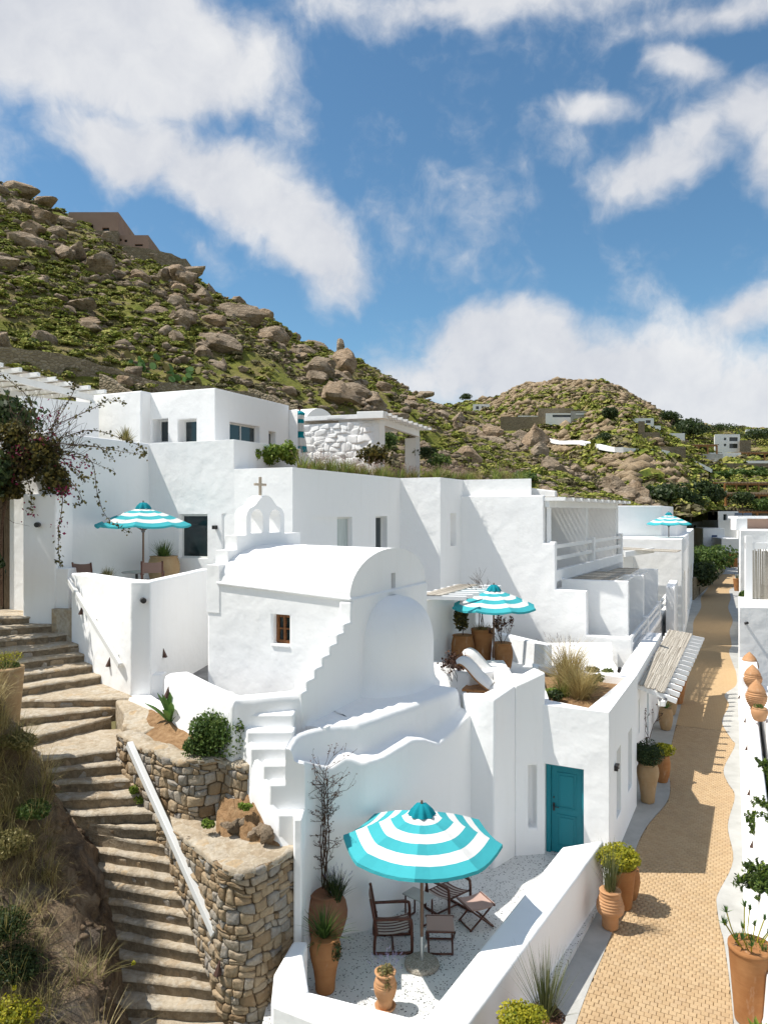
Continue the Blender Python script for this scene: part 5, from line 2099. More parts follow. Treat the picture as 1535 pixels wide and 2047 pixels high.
# rubble retaining walls
up_top = [(237, 1468), (291, 1495), (345, 1514), (390, 1522), (450, 1519), (484, 1531)]
upw = catmull([V((*G(u, v, 3.4)[:2], 0)) for u, v in up_top] + [V((-2.30, 13.55, 0))], 5)
w1 = empty('upper_retaining_wall', V((-3.8, 13.8, 2.3)), 'curved rubble stone wall holding the planted bed beside the stair', 'wall')
pu = Path(upw)
ntop = lambda s: 3.40 + .03 * math.sin(s * 5.1) + .02 * math.sin(s * 13)
cnt1 = rubble(w1, pu, zfun([0, .6, 1.4, 2.2, 6], [2.85, 2.5, 2.1, 2.05, 2.15]), ntop, .20, .15, M['rubble'], 5, joint=.008, bulge=.05, mass_mat=M['rubble_mass'], batter=.0)
lo_top = [(340, 1640), (352, 1655), (384, 1680), (415, 1703), (443, 1727), (470, 1736), (497, 1737), (544, 1720), (601, 1684)]
low_p = [V((-4.25, 13.85, 0))] + [V((*G(u, v, 2.3)[:2], 0)) for u, v in lo_top]
pl_ = Path(catmull(low_p, 5))
w2 = empty('lower_retaining_wall', V((-2.6, 12.3, 0)), 'rounded rubble stone wall with cemented top between stair and patio', 'wall')
W_ = pl_.w
zlo2 = zfun([0, .25 * W_, .5 * W_, .62 * W_, W_], [1.75, 1.1, .2, -.25, -.3])
cnt2 = rubble(w2, pl_, zlo2, lambda s: 2.28 + .02 * math.sin(s * 6), .205, .155, M['rubble'], 9, joint=.008, bulge=.045, mass_mat=M['rubble_mass'])
# caps
mb = MB()
capo = [pl_.at(pl_.w * i / 40) for i in range(41)]
back = catmull([V((-4.3, 14.2, 0)), V((-3.6, 13.75, 0)), V((-3.1, 13.5, 0)), V((-2.5, 13.5, 0)), V((-1.40, 13.1, 0))], 10)
rows = []
for i in range(41):
    p, n_o = capo[i]
    jit = .03 * fbm(p.x * 4, p.y * 4, 2.0)
    f = p + n_o * (.045 + jit)
    b = back[i]
    rows.append([V((f.x, f.y, 2.20)), V((f.x, f.y, 2.275 + jit * .3))] + [lerp(V((f.x, f.y, 2.30)), V((b.x, b.y, 2.33)), q_) + V((0, 0, .02 * fbm(f.x * 3 + q_ * 3, f.y * 3, 1.0))) for q_ in (.06, .2, .4, .6, .8, 1.0)])
MB().grid(rows, flip=True).build('cap', M['flag'], w2, smooth=True)
rows = []
for i in range(41):
    p, n_o = pu.at(pu.w * i / 40)
    jit = .03 * fbm(p.x * 4, p.y * 4, 5.0)
    f = p + n_o * (.05 + jit)
    b = p - n_o * (.42 + jit * 2)
    z = ntop(pu.w * i / 40)
    rows.append([V((f.x, f.y, z - .06)), V((f.x, f.y, z + .01)), V((*lerp(f, b, .15)[:2], z + .035 + jit * .3)), V((*lerp(f, b, .5)[:2], z + .04)), V((*lerp(f, b, .85)[:2], z + .03)), V((b.x, b.y, z - .02))])
MB().grid(rows, flip=True).build('cap', M['flag'], w1, smooth=True)
# earth bed above the upper wall
rows = []
for i in range(21):
    p, n_o = pu.at(pu.w * i / 20)
    a = p - n_o * .35
    tgt = lerp(V((-5.3, 16.6, 0)), V((-2.3, 13.95, 0)), i / 20)
    rows.append([V((*lerp(a, tgt, q_)[:2], 3.36 + .30 * q_ + .07 * fbm(a.x * 3 + q_ * 2, a.y * 3, 4.0))) for q_ in (0, .25, .5, .75, 1.0)])
MB().grid(rows, flip=True).build('earth', M['soil'], w1, smooth=True)
# kerb path next to the stair between landing and yard (cemented)
MB().prism([V((-5.55, 15.6, 0)), V((-5.0, 15.2, 0)), V((-4.55, 15.7, 0)), V((-4.75, 16.35, 0)), V((-5.85, 17.2, 0)), V((-6.2, 17.0, 0)), V((-5.7, 16.2, 0))], 2.6, [3.50, 3.42, 3.52, 3.62, 3.66, 3.66, 3.55]).build('kerb', M['flag'], w1, bevel=.05)
# earth slip with rocks on the lower ledge
rows = []
for i in range(13):
    t_ = i / 12
    a = lerp(G(430, 1668, 2.33), G(560, 1690, 2.33), t_)
    b = lerp(V((-3.05, 13.62, 2.6)), V((-1.85, 12.95, 2.6)), t_)
    rows.append([V((*lerp(a, b, q_)[:2], 2.31 + (.50 * math.sin(q_ * 1.5) * (.35 + .65 * math.sin(math.pi * min(1, t_ * .8 + .2)))) + (.22 * fbm(a.x * 4 + q_ * 3, a.y * 4, 7) if 0 < q_ else 0))) for q_ in (0, .2, .4, .6, .8, 1)])
MB().grid(rows, flip=True).build('earth', M['soil'], w2, smooth=True)

# handrail of the lower flight
hr = empty('handrail', V((-3.8, 13.4, 2)), 'long white square handrail beside the lower flight of the stone stair', 'handrail')
ha, hb = P(259, 1487, 14.55), P(431, 1868, 12.05)
MB().beam(ha, hb, .115, .15).build('rail', M['frame'], hr, bevel=.015, seg=2)
for q_ in (.08, .5, .93):
    p = lerp(ha, hb, q_)
    MB().beam(p + V((0, 0, -.02)), p + V((.22, .24, -.06)), .06, .06).build('bracket', M['frame'], hr)
pp, nn = pl_.at(pl_.w * .60)
fin_lamp(V((pp.x, pp.y, .55)) + nn * .05, nn, 'rust step light low on the lower rubble wall near the lane')

# ------------------------------------------------------------------ rocky bank left of the stair
bankC = [G(10, 1440, 3.3)] + [V(p) for p in L0] + [V((-4.0, 10.9, -.6)), V((-3.6, 9.6, -.8))]
bankR = [P(-25, 1370, 12.9), P(10, 1420, 13.0), P(62, 1525, 13.2), P(84, 1610, 12.9), P(90, 1700, 12.5), P(112, 1790, 12.0), P(150, 1890, 11.5), P(178, 1980, 11.0), P(196, 2070, 10.6), P(215, 2170, 10.2), P(230, 2300, 9.7), P(240, 2500, 9.0)]
bankC = catmull(bankC, 6)
bankR = catmull(bankR, 6)
n = min(len(bankC), len(bankR))
rows = []
for i in range(n):
    c, r_ = bankC[int(i * (len(bankC) - 1) / (n - 1))], bankR[int(i * (len(bankR) - 1) / (n - 1))]
    row = []
    c = c + V((.12, -.05, -.15))
    for q_ in np.linspace(0, 1, 16):
        p = lerp(c, r_, q_)
        p.z = lerp(c.z, r_.z, q_ ** .75)
        row.append(p)
    for q_ in np.linspace(.1, 1, 14):
        p = r_ + V((-2.8 * q_, -1.3 * q_, -.1 * q_ + .25 * math.sin(q_ * 2.2)))
        row.append(p)
    out_ = []
    for k_, p in enumerate(row):
        am = .0 if k_ == 0 else (.24 if k_ < 18 else .16)
        dn = V((fbm(p.x * 1.3, p.y * 1.3, p.z * .8), fbm(p.x * 1.3 + 7, p.y * 1.3, p.z * .8), fbm(p.x * 1.6, p.y * 1.6 + 11, p.z * 1.2)))
        dn2 = V((fbm(p.x * 5, p.y * 5, p.z * 2.5), fbm(p.x * 5 + 7, p.y * 5, p.z * 2.5), fbm(p.x * 5, p.y * 5 + 5, p.z * 4))) * .28
        out_.append(p + (dn + dn2) * am)
    rows.append(out_)
bank_rows = rows
o = MB().grid(rows).build('bank', M['bank'], smooth=True)
o['kind'] = 'structure'

# ------------------------------------------------------------------ right side of the lane
rw = empty('lane_wall', W(.4, 18, ZS), 'low white wall with flared foot along the right side of the lane', 'wall')
rows = []
for i in range(61):
    b_ = 8.6 + (38.5 - 8.6) * i / 60
    rows.append([W(.20, b_, ZS + .012), W(.30, b_, ZS + .03), W(.38, b_, ZS + .10), W(.42, b_, ZS + .25), W(.46, b_, .80), W(.47, b_, .86), W(.52, b_, .90), W(.72, b_, .90), W(.76, b_, .86), W(.76, b_, -.7)])
mb = MB().grid(rows, flip=True)
mb.add(rows[-1], [list(range(10))])
mb.build('wall', M['plaster'], rw, smooth=True)
MB().prism([W(.25, 32.0), W(.92, 32.0), W(.92, 36.0), W(.25, 36.0)], ZS, 1.6).build('step_block', M['plaster'], rw, bevel=.05)
for k_, (b_, z) in enumerate(((19.0, .25), (22.4, .28), (26.6, .28), (30.0, .30), (33.5, .35))):
    fin_lamp(W(.41 if b_ < 32 else .24, b_, z), -ndir, ['rust step light on the lane wall, nearest of the row', 'rust step light on the lane wall, second from the viewer', 'rust step light on the lane wall, third from the viewer', 'rust step light on the lane wall, fourth from the viewer', 'rust step light on the lane wall, farthest of the row'][k_], .8)
slab('lower_court', [W(.9, 8.6), W(6, 8.6), W(6, 38), W(.9, 38)], -.9, -.55, M['slate'])
# shelf with clay jars
js = empty('jar_shelf', W(2.0, 28, 0), 'white shelf wall carrying large clay jars above the right court', 'wall')
MB().prism([W(.98, 24.6), W(3.6, 24.6), W(3.6, 33.2), W(.98, 33.2)], -.6, 1.02).build('wall', M['plaster'], js, bevel=.04)
cut(js.children[0], [([W(1.3, 24.2), W(3.3, 24.2), W(3.3, 26.5), W(1.3, 26.5)], -.5, .72)])
MB().prism([W(2.3, 25.6), W(2.75, 25.6), W(2.75, 33.0), W(2.3, 33.0)], 1.0, 1.32).build('wall', M['plaster'], js, bevel=.03)
MB().prism([W(1.28, 26.3), W(3.32, 26.3), W(3.32, 26.45), W(1.28, 26.45)], -.55, .75).build('opening_shade', M['dark'], js)  # near-black panel, the shade under the ledge painted in
# tall wall across, with lamp, and bamboo screened terrace above
cw_ = empty('court_house', W(2, 34, 0), 'white house on the right of the lane with cane screens and a shrub terrace', 'house')
fq = Face(G(1476, 1330, .9), G(1476, 1330, .9) + V((7.5, -1.6, 0)))
MB().prism([fq.pt(0), fq.pt(7), fq.pt(7) + sdir * 3, fq.pt(0) + sdir * 4.5], -.5, 3.62).build('wall', M['plaster'], cw_, bevel=.04)
spot_lamp(on_face(fq, 1489, 1246), -fq.n + fq.d * .2 + V((0, 0, .25)), label='slim dark spotlight on the white court house wall', r=.06, l=.2)
f2 = Face(fq.pt(.35) + sdir * 3.2, fq.pt(7) + sdir * 3.2)
MB().prism(f2.rect(0, .3, 0, .3), 3.5, 6.8).build('post', M['beam'], cw_)
for a in (1.62,):
    MB().prism(f2.rect(a, a + .22, 0, .3), 3.5, 6.2).build('post', M['beam'], cw_)
MB().prism(f2.rect(.0, 4, .02, .28), 6.15, 6.45).build('beam', M['beam'], cw_)
mb = MB()
rr = random.Random(4)
for i in range(60):
    s = .34 + i * .05
    if 1.56 < s < 1.88:
        continue
    p = f2.pt(s, .12 + rr.uniform(-.01, .01), 3.6)
    mb.beam(p, p + V((rr.uniform(-.02, .02), 0, 2.5 + rr.uniform(-.1, .1))), .036, .03, up=V((0, 1, 0)))
o = mb.build('cane_screen', M['reed'], cw_)
o['kind'] = 'stuff'
f3 = Face(P(1478, 1200, 47.0), P(1478, 1200, 47.0) + V((9, -1.5, 0)))
MB().prism([f3.pt(0), f3.pt(9), f3.pt(9) + sdir * 8, f3.pt(0) + sdir * 8], -.5, 6.85).build('wall', M['plaster'], cw_, bevel=.05)
MB().prism(f3.rect(.06, .75, 1.0, 2.2), 6.8, 7.62).build('chimney', M['plaster'], cw_, bevel=.03)
MB().prism(f3.rect(.9, 3.2, 3.5, 5.2), 6.8, 7.55).build('roof_room', M['pink'], cw_)
MB().prism(f3.rect(.8, 3.4, 3.2, 5.4), 7.551, 7.72).build('roof_slab', M['plaster'], cw_)
MB().prism(f3.rect(1.25, 4.5, -1.2, .1), 3.4, 5.6).build('wall', M['plaster'], cw_, bevel=.04)
# ------------------------------------------------------------------ end of the lane
lw_ = empty('garden_wall', W(-2.6, 80, 0), 'low fieldstone wall left of the far lane below the feathery tree', 'wall')
MB().prism([G(1386, 1200, ZS), G(1448, 1143, ZS), G(1446, 1141, ZS) + V((-.6, .3, 0)), G(1380, 1200, ZS)], ZS - .3, [1.9, 1.5, 1.5, 1.9]).build('wall', M['drystone'], lw_)
sheet('lane_end', [G(1436, 1148, ZS + .004), G(1474, 1148, ZS + .004), G(1474, 1125, ZS + .004), G(1448, 1125, ZS + .004)], ZS + .02, M['concrete'])
gt = empty('wooden_gate', G(1462, 1128, 0), 'orange brown wooden plank gate at the far end of the lane', 'gate')
g0, g1 = P(1451, 1100, 108), P(1474, 1100, 108)
for i in range(8):
    a, b = lerp(g0, g1, i / 8), lerp(g0, g1, (i + .88) / 8)
    MB().prism([V((a.x, a.y, 0)), V((b.x, b.y, 0)), V((b.x, b.y + .1, 0)), V((a.x, a.y + .1, 0))], ZS, 2.0 + .05 * math.sin(i * 2)).build('plank', M['gate_wood'], gt)
far_w = [  # u0, u1, v_top, v_base, Y, material, label, windows [(u0, v0, u1, v1, mat)]
    (1441, 1476, 1076, 1135, 112, 'plaster', 'white garden wall behind the wooden gate at the lane end', []),
    (1404, 1448, 1056, 1110, 118, 'plaster', 'small white house with a blue shuttered door at the lane end', [(1422, 1070, 1433, 1083, 'blue_paint')]),
    (1383, 1440, 1043, 1090, 132, 'plaster', 'long low white house behind the blue door house', [(1386, 1050, 1391, 1056, 'dark')]),
    (1450, 1474, 1040, 1090, 128, 'pink', 'beige roofless room beside the white chimney at the lane end', [(1463, 1045, 1473, 1062, 'dark')]),
    (1474, 1535, 1046, 1075, 120, 'plaster', 'white house with shaded veranda behind the court house roof', [(1494, 1049, 1526, 1058, 'dark')]),
]
for (u0, u1, vt_, vb, y, mt, lab, ws_) in far_w:
    a, b = P(u0, vt_, y), P(u1, vt_, y)
    e = empty('far_house', V((a.x, y, ZS)), lab, 'house')
    fc = Face(a, b)
    wl_ = MB().prism([a, b, b + V((1.5, 7, 0)), a + V((1.5, 7, 0))], ZS - .3, a.z).build('wall', M[mt], e, bevel=.1, seg=2)
    for (x0, y0, x1, y1, wm) in ws_:
        s0, z1 = fc.sz(x0, y0)
        s1, z0 = fc.sz(x1, y1)
        cut(wl_, [(fc.rect(s0, s1, -.5, .3), z0, z1)])
        MB().prism(fc.rect(s0, s1, .2, .29), z0, z1).build('door' if wm == 'blue_paint' else 'window', M[wm], e)

# ------------------------------------------------------------------ plants
def leaf_quads(cs, ns, size, rnd, aspect=1.6, mi=0):
    """diamond leaves at centres cs with rough normals ns"""
    n = len(cs)
    cs = np.asarray(cs)
    t1 = rnd.normal(size=(n, 3))
    ns = np.asarray(ns) + rnd.normal(size=(n, 3)) * .8
    ns /= np.linalg.norm(ns, axis=1, keepdims=True) + 1e-9
    t1 -= ns * np.sum(t1 * ns, axis=1, keepdims=True)
    t1 /= np.linalg.norm(t1, axis=1, keepdims=True) + 1e-9
    t2 = np.cross(ns, t1)
    sz = size * rnd.uniform(.6, 1.4, size=(n, 1))
    v = np.stack([cs - t1 * sz * aspect * .5, cs + t2 * sz * .5, cs + t1 * sz * aspect * .5, cs - t2 * sz * .5], axis=1).reshape(-1, 3)
    f = np.arange(4 * n).reshape(-1, 4)
    return v, f


def blob_points(c, rad, n, rnd, lumps=7, fill=.35, flat_bottom=True):
    """points through an uneven crown made of overlapping lumps"""
    c = np.array(c)
    rad = np.array(rad)
    lc = rnd.normal(size=(lumps, 3))
    lc /= np.linalg.norm(lc, axis=1, keepdims=True)
    lc *= rnd.uniform(.25, .62, size=(lumps, 1))
    if flat_bottom:
        lc[:, 2] = np.abs(lc[:, 2]) * .8 - .12
    lr = rnd.uniform(.36, .58, size=lumps)
    w = rnd.integers(0, lumps, size=n)
    d = rnd.normal(size=(n, 3))
    d /= np.linalg.norm(d, axis=1, keepdims=True)
    rr_ = np.where(rnd.random(n) < fill, rnd.random(n) ** .5, rnd.uniform(.88, 1.08, n))
    p = lc[w] + d * (lr[w] * rr_)[:, None]
    return c + p * rad, d


def crown(name, c, rad, n, size, mat, parent, seed, lumps=7, fill=.3, aspect=1.6):
    rnd = np.random.default_rng(seed)
    p, d = blob_points(c, rad, n, rnd, lumps, fill)
    v, f = leaf_quads(p, d, size, rnd, aspect)
    off = V(parent.location)
    return bulk_mesh(name, v - np.array(off), f, M[mat], parent)


def blades(base_r, n, length, spread, width, rnd, droop=.4, seg=4, c=(0, 0, 0), up=1.0):
    """arching grass blades; returns verts, quads"""
    vs_, fs = [], []
    for i in range(n):
        a = rnd.uniform(0, 2 * math.pi)
        r0 = base_r * math.sqrt(rnd.random())
        b = np.array([c[0] + r0 * math.cos(a), c[1] + r0 * math.sin(a), c[2]])
        a2 = a + rnd.normal() * .5
        tilt = abs(rnd.normal()) * spread
        L = length * rnd.uniform(.6, 1.1)
        out_ = np.array([math.cos(a2), math.sin(a2), 0])
        side = np.array([-math.sin(a2), math.cos(a2), 0])
        th = tilt
        p = b.copy()
        o0 = len(vs_)
        for k_ in range(seg + 1):
            w_ = width * (1 - (k_ / seg) ** 1.5) * .5 + width * .04
            vs_ += [p - side * w_, p + side * w_]
            th2 = th + droop * (k_ / seg) ** 1.3 * rnd.uniform(.7, 1.3)
            p = p + (out_ * math.sin(th2) + np.array([0, 0, up * math.cos(th2)])) * (L / seg)
        for k_ in range(seg):
            fs.append([o0 + 2 * k_, o0 + 2 * k_ + 1, o0 + 2 * k_ + 3, o0 + 2 * k_ + 2])
    return np.array(vs_), np.array(fs)


def tuft(name, c, parent, n, length, spread, width, mat, seed, droop=.5, base_r=.06, seg=4):
    rnd = np.random.default_rng(seed)
    v, f = blades(base_r, n, length, spread, width, rnd, droop, seg, tuple(c))
    return bulk_mesh(name, v - np.array(V(parent.location)), f, M[mat], parent)


def plumes(name, c, parent, n, length, spread, mat, seed, base_r=.1, head=.22, thick=.022):
    """feathery flower spikes on thin stalks"""
    rnd = np.random.default_rng(seed)
    vs_, fs = [], []
    for i in range(n):
        a = rnd.uniform(0, 2 * math.pi)
        tilt = abs(rnd.normal()) * spread
        b = np.array(c) + np.array([math.cos(a), math.sin(a), 0]) * base_r * rnd.random()
        d = np.array([math.cos(a) * math.sin(tilt), math.sin(a) * math.sin(tilt), math.cos(tilt)])
        L = length * rnd.uniform(.75, 1.1)
        p0 = b + d * L
        for k_ in range(16):
            q = p0 + d * head * (k_ / 16 - .5) + np.array([0, 0, -.25 * head * (k_ / 16) ** 2])
            r = rnd.normal(size=3)
            r /= np.linalg.norm(r)
            w_ = thick * (1.1 - abs(k_ / 8 - 1) * .7)
            o0 = len(vs_)
            s2 = np.cross(r, d) * .2
            vs_ += [q, q + r * w_ + d * .02, q + r * w_ * .7 + s2 * w_ + d * .03]
            fs.append([o0, o0 + 1, o0 + 2])
        o0 = len(vs_)
        sd = np.cross(d, [0, 0, 1.0]) + 1e-4
        sd = sd / np.linalg.norm(sd) * .0035
        vs_ += [b - sd, b + sd, p0]
        fs.append([o0, o0 + 1, o0 + 2])
    return bulk_mesh(name, np.array(vs_) - np.array(V(parent.location)), np.array(fs), M[mat], parent)


def branches(mb, p, d, L, r, depth, rnd, tips, n_=5, spread=.55, ratio=.72):
    pts_ = [V(p)]
    dd = V(d).normalized()
    q = V(p)
    for k_ in range(3):
        dd = (dd + V((rnd.uniform(-1, 1), rnd.uniform(-1, 1), rnd.uniform(-.5, .8))) * .22).normalized()
        q = q + dd * (L / 3)
        pts_.append(q)
    mb.tube(pts_, [lerp(r, r * .6, k_ / 3) for k_ in range(4)], n_, cap=False)
    if depth == 0:
        tips.extend(pts_[1:])
        return
    for k_ in range(rnd.choice((2, 2, 3))):
        nd = (dd + V((rnd.uniform(-1, 1), rnd.uniform(-1, 1), rnd.uniform(-.3, .8))) * spread).normalized()
        branches(mb, pts_[rnd.choice((2, 3))], nd, L * ratio * rnd.uniform(.8, 1.1), r * .62, depth - 1, rnd, tips, n_, spread, ratio)


def agave(name, c, parent, n, length, width, mat, seed, up=.9):
    """rosette of thick pointed leaves"""
    rnd = random.Random(seed)
    off = V(parent.location)
    first = None
    for i in range(n):
        a = i * 2.399 + rnd.uniform(-.2, .2)
        tilt = lerp(.15, 1.15, (i / n)) * rnd.uniform(.85, 1.1)
        L = length * rnd.uniform(.75, 1.05)
        out_ = V((math.cos(a), math.sin(a), 0))
        sd = V((-math.sin(a), math.cos(a), 0))
        rows_ = []
        p = V(c)
        th = tilt * .7
        for k_ in range(6):
            q = k_ / 5
            w_ = width * (.55 + .9 * q) * (1 - q) ** .6 if q < 1 else .002
            nup = V((-out_.x * math.cos(th), -out_.y * math.cos(th), math.sin(th)))
            rows_.append([p - sd * w_ + nup * w_ * .35, p - nup * w_ * .15, p + sd * w_ + nup * w_ * .35])
            th2 = th + tilt * .5 * q
            p = p + (out_ * math.sin(th2) + V((0, 0, math.cos(th2)))) * (L / 5)
        MB().grid(rows_).build('leaf', M[mat], parent, smooth=True)


# ------------------------------------------------------------------ clay pots
def pot_profile(kind, h, r):
    if kind == 'pithos':        # big bellied storage jar, narrow foot and rim
        pts_ = [(.42, 0), (.46, .02), (.60, .15), (.82, .35), (.98, .56), (1.0, .68), (.93, .82), (.76, .93), (.68, .965), (.74, .985), (.76, 1.0), (.66, 1.0), (.62, .96)]
    elif kind == 'jar':         # waisted tall jar
        pts_ = [(.58, 0), (.62, .03), (.64, .18), (.74, .40), (.92, .62), (1.0, .76), (.96, .87), (.84, .95), (.80, .97), (.88, .985), (.88, 1.0), (.76, 1.0), (.74, .95)]
    elif kind == 'barrel':
        pts_ = [(.62, 0), (.68, .03), (.86, .25), (1.0, .55), (.99, .75), (.88, .92), (.82, .955), (.88, .975), (.88, 1.0), (.76, 1.0), (.74, .94)]
    elif kind == 'ribbed':      # squat ribbed body on a narrow neck foot
        pts_ = [(.55, 0), (.58, .02), (.60, .26), (.68, .33), (.92, .42), (1.0, .52)]
        for k_ in range(5):
            z = .55 + .07 * k_
            rr_ = 1.0 - .045 * k_ ** 1.2
            pts_ += [(rr_, z), (rr_ * .955, z + .02), (rr_ * .955, z + .03), (rr_, z + .05)]
        pts_ += [(.74, .93), (.70, .96), (.78, .975), (.78, 1.0), (.66, 1.0), (.64, .94)]
    elif kind == 'amphora':     # slim ribbed
        pts_ = [(.58, 0), (.62, .02), (.62, .14), (.70, .26)]
        for k_ in range(9):
            z = .30 + .052 * k_
            rr_ = .78 + .24 * math.sin(min(1, k_ / 6) * 1.57) - (.05 * max(0, k_ - 6))
            pts_ += [(rr_, z), (rr_ * .965, z + .018), (rr_, z + .036)]
        pts_ += [(.86, .80), (.72, .88), (.66, .91), (.90, .95), (.95, 1.0), (.82, 1.0), (.70, .93)]
    else:                       # 'planter': straight tapered
        pts_ = [(.68, 0), (.70, .02), (.84, .5), (.96, .9), (.97, .94), (1.0, .95), (1.0, 1.0), (.90, 1.0), (.88, .93)]
    return [(a * r, b * h) for a, b in pts_]


def pot(loc, kind, h, r, mat, label, group=None, saucer=False, seed=0, feet=False):
    e = empty('clay_pot', loc, label, 'pot', group)
    prof = pot_profile(kind, h, r)
    MB().lathe(prof[:-1], 32, wob=.006).build('body', M[mat], e, smooth=True, world=False)
    zr = prof[-1][1]
    rnd = random.Random(seed)
    rr_ = prof[-1][0]
    rows_ = [[V((rr_ * 1.04 * q * math.cos(2 * math.pi * k_ / 16), rr_ * 1.04 * q * math.sin(2 * math.pi * k_ / 16), zr - .03 + .025 * (1 - q) + rnd.uniform(-.008, .008))) for k_ in range(17)] for q in (0.001, .4, .75, 1)]
    MB().grid(rows_, flip=True).build('soil', M['soil'], e, smooth=True, world=False)
    if saucer:
        MB().lathe([(prof[0][0] * 1.15, -.0), (prof[0][0] * 1.5, .01), (prof[0][0] * 1.6, .045), (prof[0][0] * 1.5, .045), (prof[0][0] * 1.2, .02)], 28).build('saucer', M[mat], e, smooth=True, world=False)
    if feet:
        for k_ in range(3):
            a = 2.1 * k_ + .4
            MB().box((prof[0][0] * .8 * math.cos(a), prof[0][0] * .8 * math.sin(a), -.02), (.06, .06, .06), a).build('foot', M[mat], e, world=False)
    e['top'] = zr
    return e


def top_of(e):
    return V(e.location) + V((0, 0, e['top'] - .03))


def plant(loc, name, label, group=None, cat='plant'):
    return empty(name, loc, label, cat, group)


# patio pots
P1 = pot(G(651, 1898, 0.005), 'pithos', 1.06, .40, 'clay_red', 'largest dark red clay jar in the patio corner with tall bare climber', seed=1)
P2 = pot(G(650, 1979, 0.005), 'jar', .90, .265, 'clay', 'waisted terracotta jar at the patio edge in front of the red jar', seed=2, feet=True)
P3 = pot(G(770, 2014, 0.03), 'amphora', .58, .185, 'clay_jar', 'small ribbed amphora pot with lavender near the patio wall', seed=3, saucer=True)
pl = plant(top_of(P1), 'climber', 'tall leafless climber with dark twigs rising up the shaded chapel base', cat='climber')
mb = MB()
rnd = random.Random(5)
tips = []
base = top_of(P1)
for k_ in range(7):
    pts_ = []
    for j in range(9):
        q = j / 8
        pts_.append(base + V((-.06 + .05 * math.sin(j * 1.1 + k_ * 1.7) + .03 * k_ * .4, .10 + .06 * math.cos(j * 1.3 + k_ * 2.1) - .05 * q, q * (1.85 + .08 * k_))))
    mb.tube(pts_, [lerp(.013, .007, j / 8) for j in range(9)], 5)
    for j in range(2, 9):
        for rep in range(2 if j > 4 else 1):
            d = V((rnd.uniform(-1, 1), rnd.uniform(-.6, .4), rnd.uniform(-.1, .9)))
            branches(mb, pts_[j], d, rnd.uniform(.12, .34) * (1.35 if j > 6 else 1), .006, 1, rnd, tips, 4, .6)
mb.build('twigs', M['twig'], pl)
rn = np.random.default_rng(4)
tp_ = np.array([tuple(t_) for t_ in tips])
v, f = leaf_quads(tp_ + rn.normal(size=tp_.shape) * .012, rn.normal(size=tp_.shape), .022, rn, 1.6)
bulk_mesh('bud', v - np.array(base), f, M['leaf_rust'], pl)['kind'] = 'stuff'
pl = plant(top_of(P1) + V((.16, -.05, 0)), 'rosemary', 'dark rosemary bush on the right side of the red jar')
for k_ in range(3):
    tuft('foliage' if k_ == 0 else 'foliage', V(pl.location) + V((.03 * k_, -.04 * k_, -.02)), pl, 60, .48, .45, .022, 'leaf_dark', 31 + k_, .35, .10)
plumes('flower_spikes', pl.location, pl, 26, .48, .45, 'lavender', 34, .1, .12, .014)
pl = plant(top_of(P2), 'dwarf_palm', 'green grassy cycad over trailing herbs in the waisted jar')
tuft('fronds', V(pl.location) + V((-.02, .02, .02)), pl, 150, .55, .55, .022, 'leaf_mid', 36, .6, .07)
crown('trailing_herb', V(pl.location) + V((.12, -.10, -.12)), (.19, .16, .24), 900, .028, 'leaf_dark', pl, 37)
pl = plant(top_of(P3), 'lavender', 'lavender and tufted herbs spilling from the small ribbed amphora')
crown('foliage', V(pl.location) + V((0, 0, .08)), (.17, .17, .17), 800, .022, 'grass_olive', pl, 38)
plumes('flower_spikes', pl.location, pl, 34, .32, .5, 'lavender', 39, .08, .10, .012)
crown('foliage', V(pl.location) + V((.03, -.14, -.10)), (.10, .07, .17), 260, .022, 'grass_olive', pl, 40)

# lane pots, left side
P4 = pot(G(1219, 1853, ZS + .03), 'ribbed', .72, .265, 'clay_jar', 'ribbed squat jar on the lane verge with thin reeds', seed=4, feet=True)
pl = plant(top_of(P4), 'reed_tuft', 'upright tuft of thin reeds in the ribbed lane jar')
tuft('blades', pl.location, pl, 170, .95, .22, .010, 'leaf_spike', 41, .18, .10)
P5 = pot(G(1244, 1812, ZS + .012), 'planter', .82, .26, 'clay', 'tall plain terracotta pot with yellow green bush behind the reed jar', seed=5)
pl = plant(top_of(P5), 'spurge_bush', 'yellow green spurge bush in the tall plain pot beside the patio wall')
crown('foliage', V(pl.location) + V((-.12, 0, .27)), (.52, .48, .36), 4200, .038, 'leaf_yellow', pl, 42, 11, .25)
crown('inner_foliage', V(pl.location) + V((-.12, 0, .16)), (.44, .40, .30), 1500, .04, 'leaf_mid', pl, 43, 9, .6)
P5b = pot(G(1258, 1795, ZS + .012), 'barrel', .62, .21, 'clay', 'low terracotta pot half hidden behind the spurge pot', seed=55)
P6 = pot(G(1294, 1602, ZS + .03), 'jar', 1.08, .30, 'clay_pale', 'tall pale jar with a round dark bush by the guest house', seed=6, feet=True)
pl = plant(top_of(P6), 'pittosporum', 'round dark green clipped bush in the tall pale jar')
crown('foliage', V(pl.location) + V((0, 0, .33)), (.50, .50, .46), 5200, .034, 'leaf_dark', pl, 44, 10, .3)
P7 = pot(G(1322, 1562, ZS + .012), 'barrel', .80, .25, 'clay', 'orange terracotta pot with bright leaves behind the dark bush', seed=7)
pl = plant(top_of(P7), 'citrus_shrub', 'bright lime shrub peeking out behind the dark round bush')
crown('foliage', V(pl.location) + V((.08, 0, .25)), (.38, .34, .28), 1300, .055, 'leaf_yellow', pl, 45, 8, .25)
P8 = pot(G(1330, 1458, ZS + .02), 'barrel', .80, .26, 'clay_pale', 'pale clay barrel pot with agave under the cane awning', seed=8)
pl = plant(top_of(P8), 'agave', 'small green agave in the pale barrel pot under the awning')
agave('agave', V(pl.location), pl, 14, .42, .05, 'leaf_agave', 9)
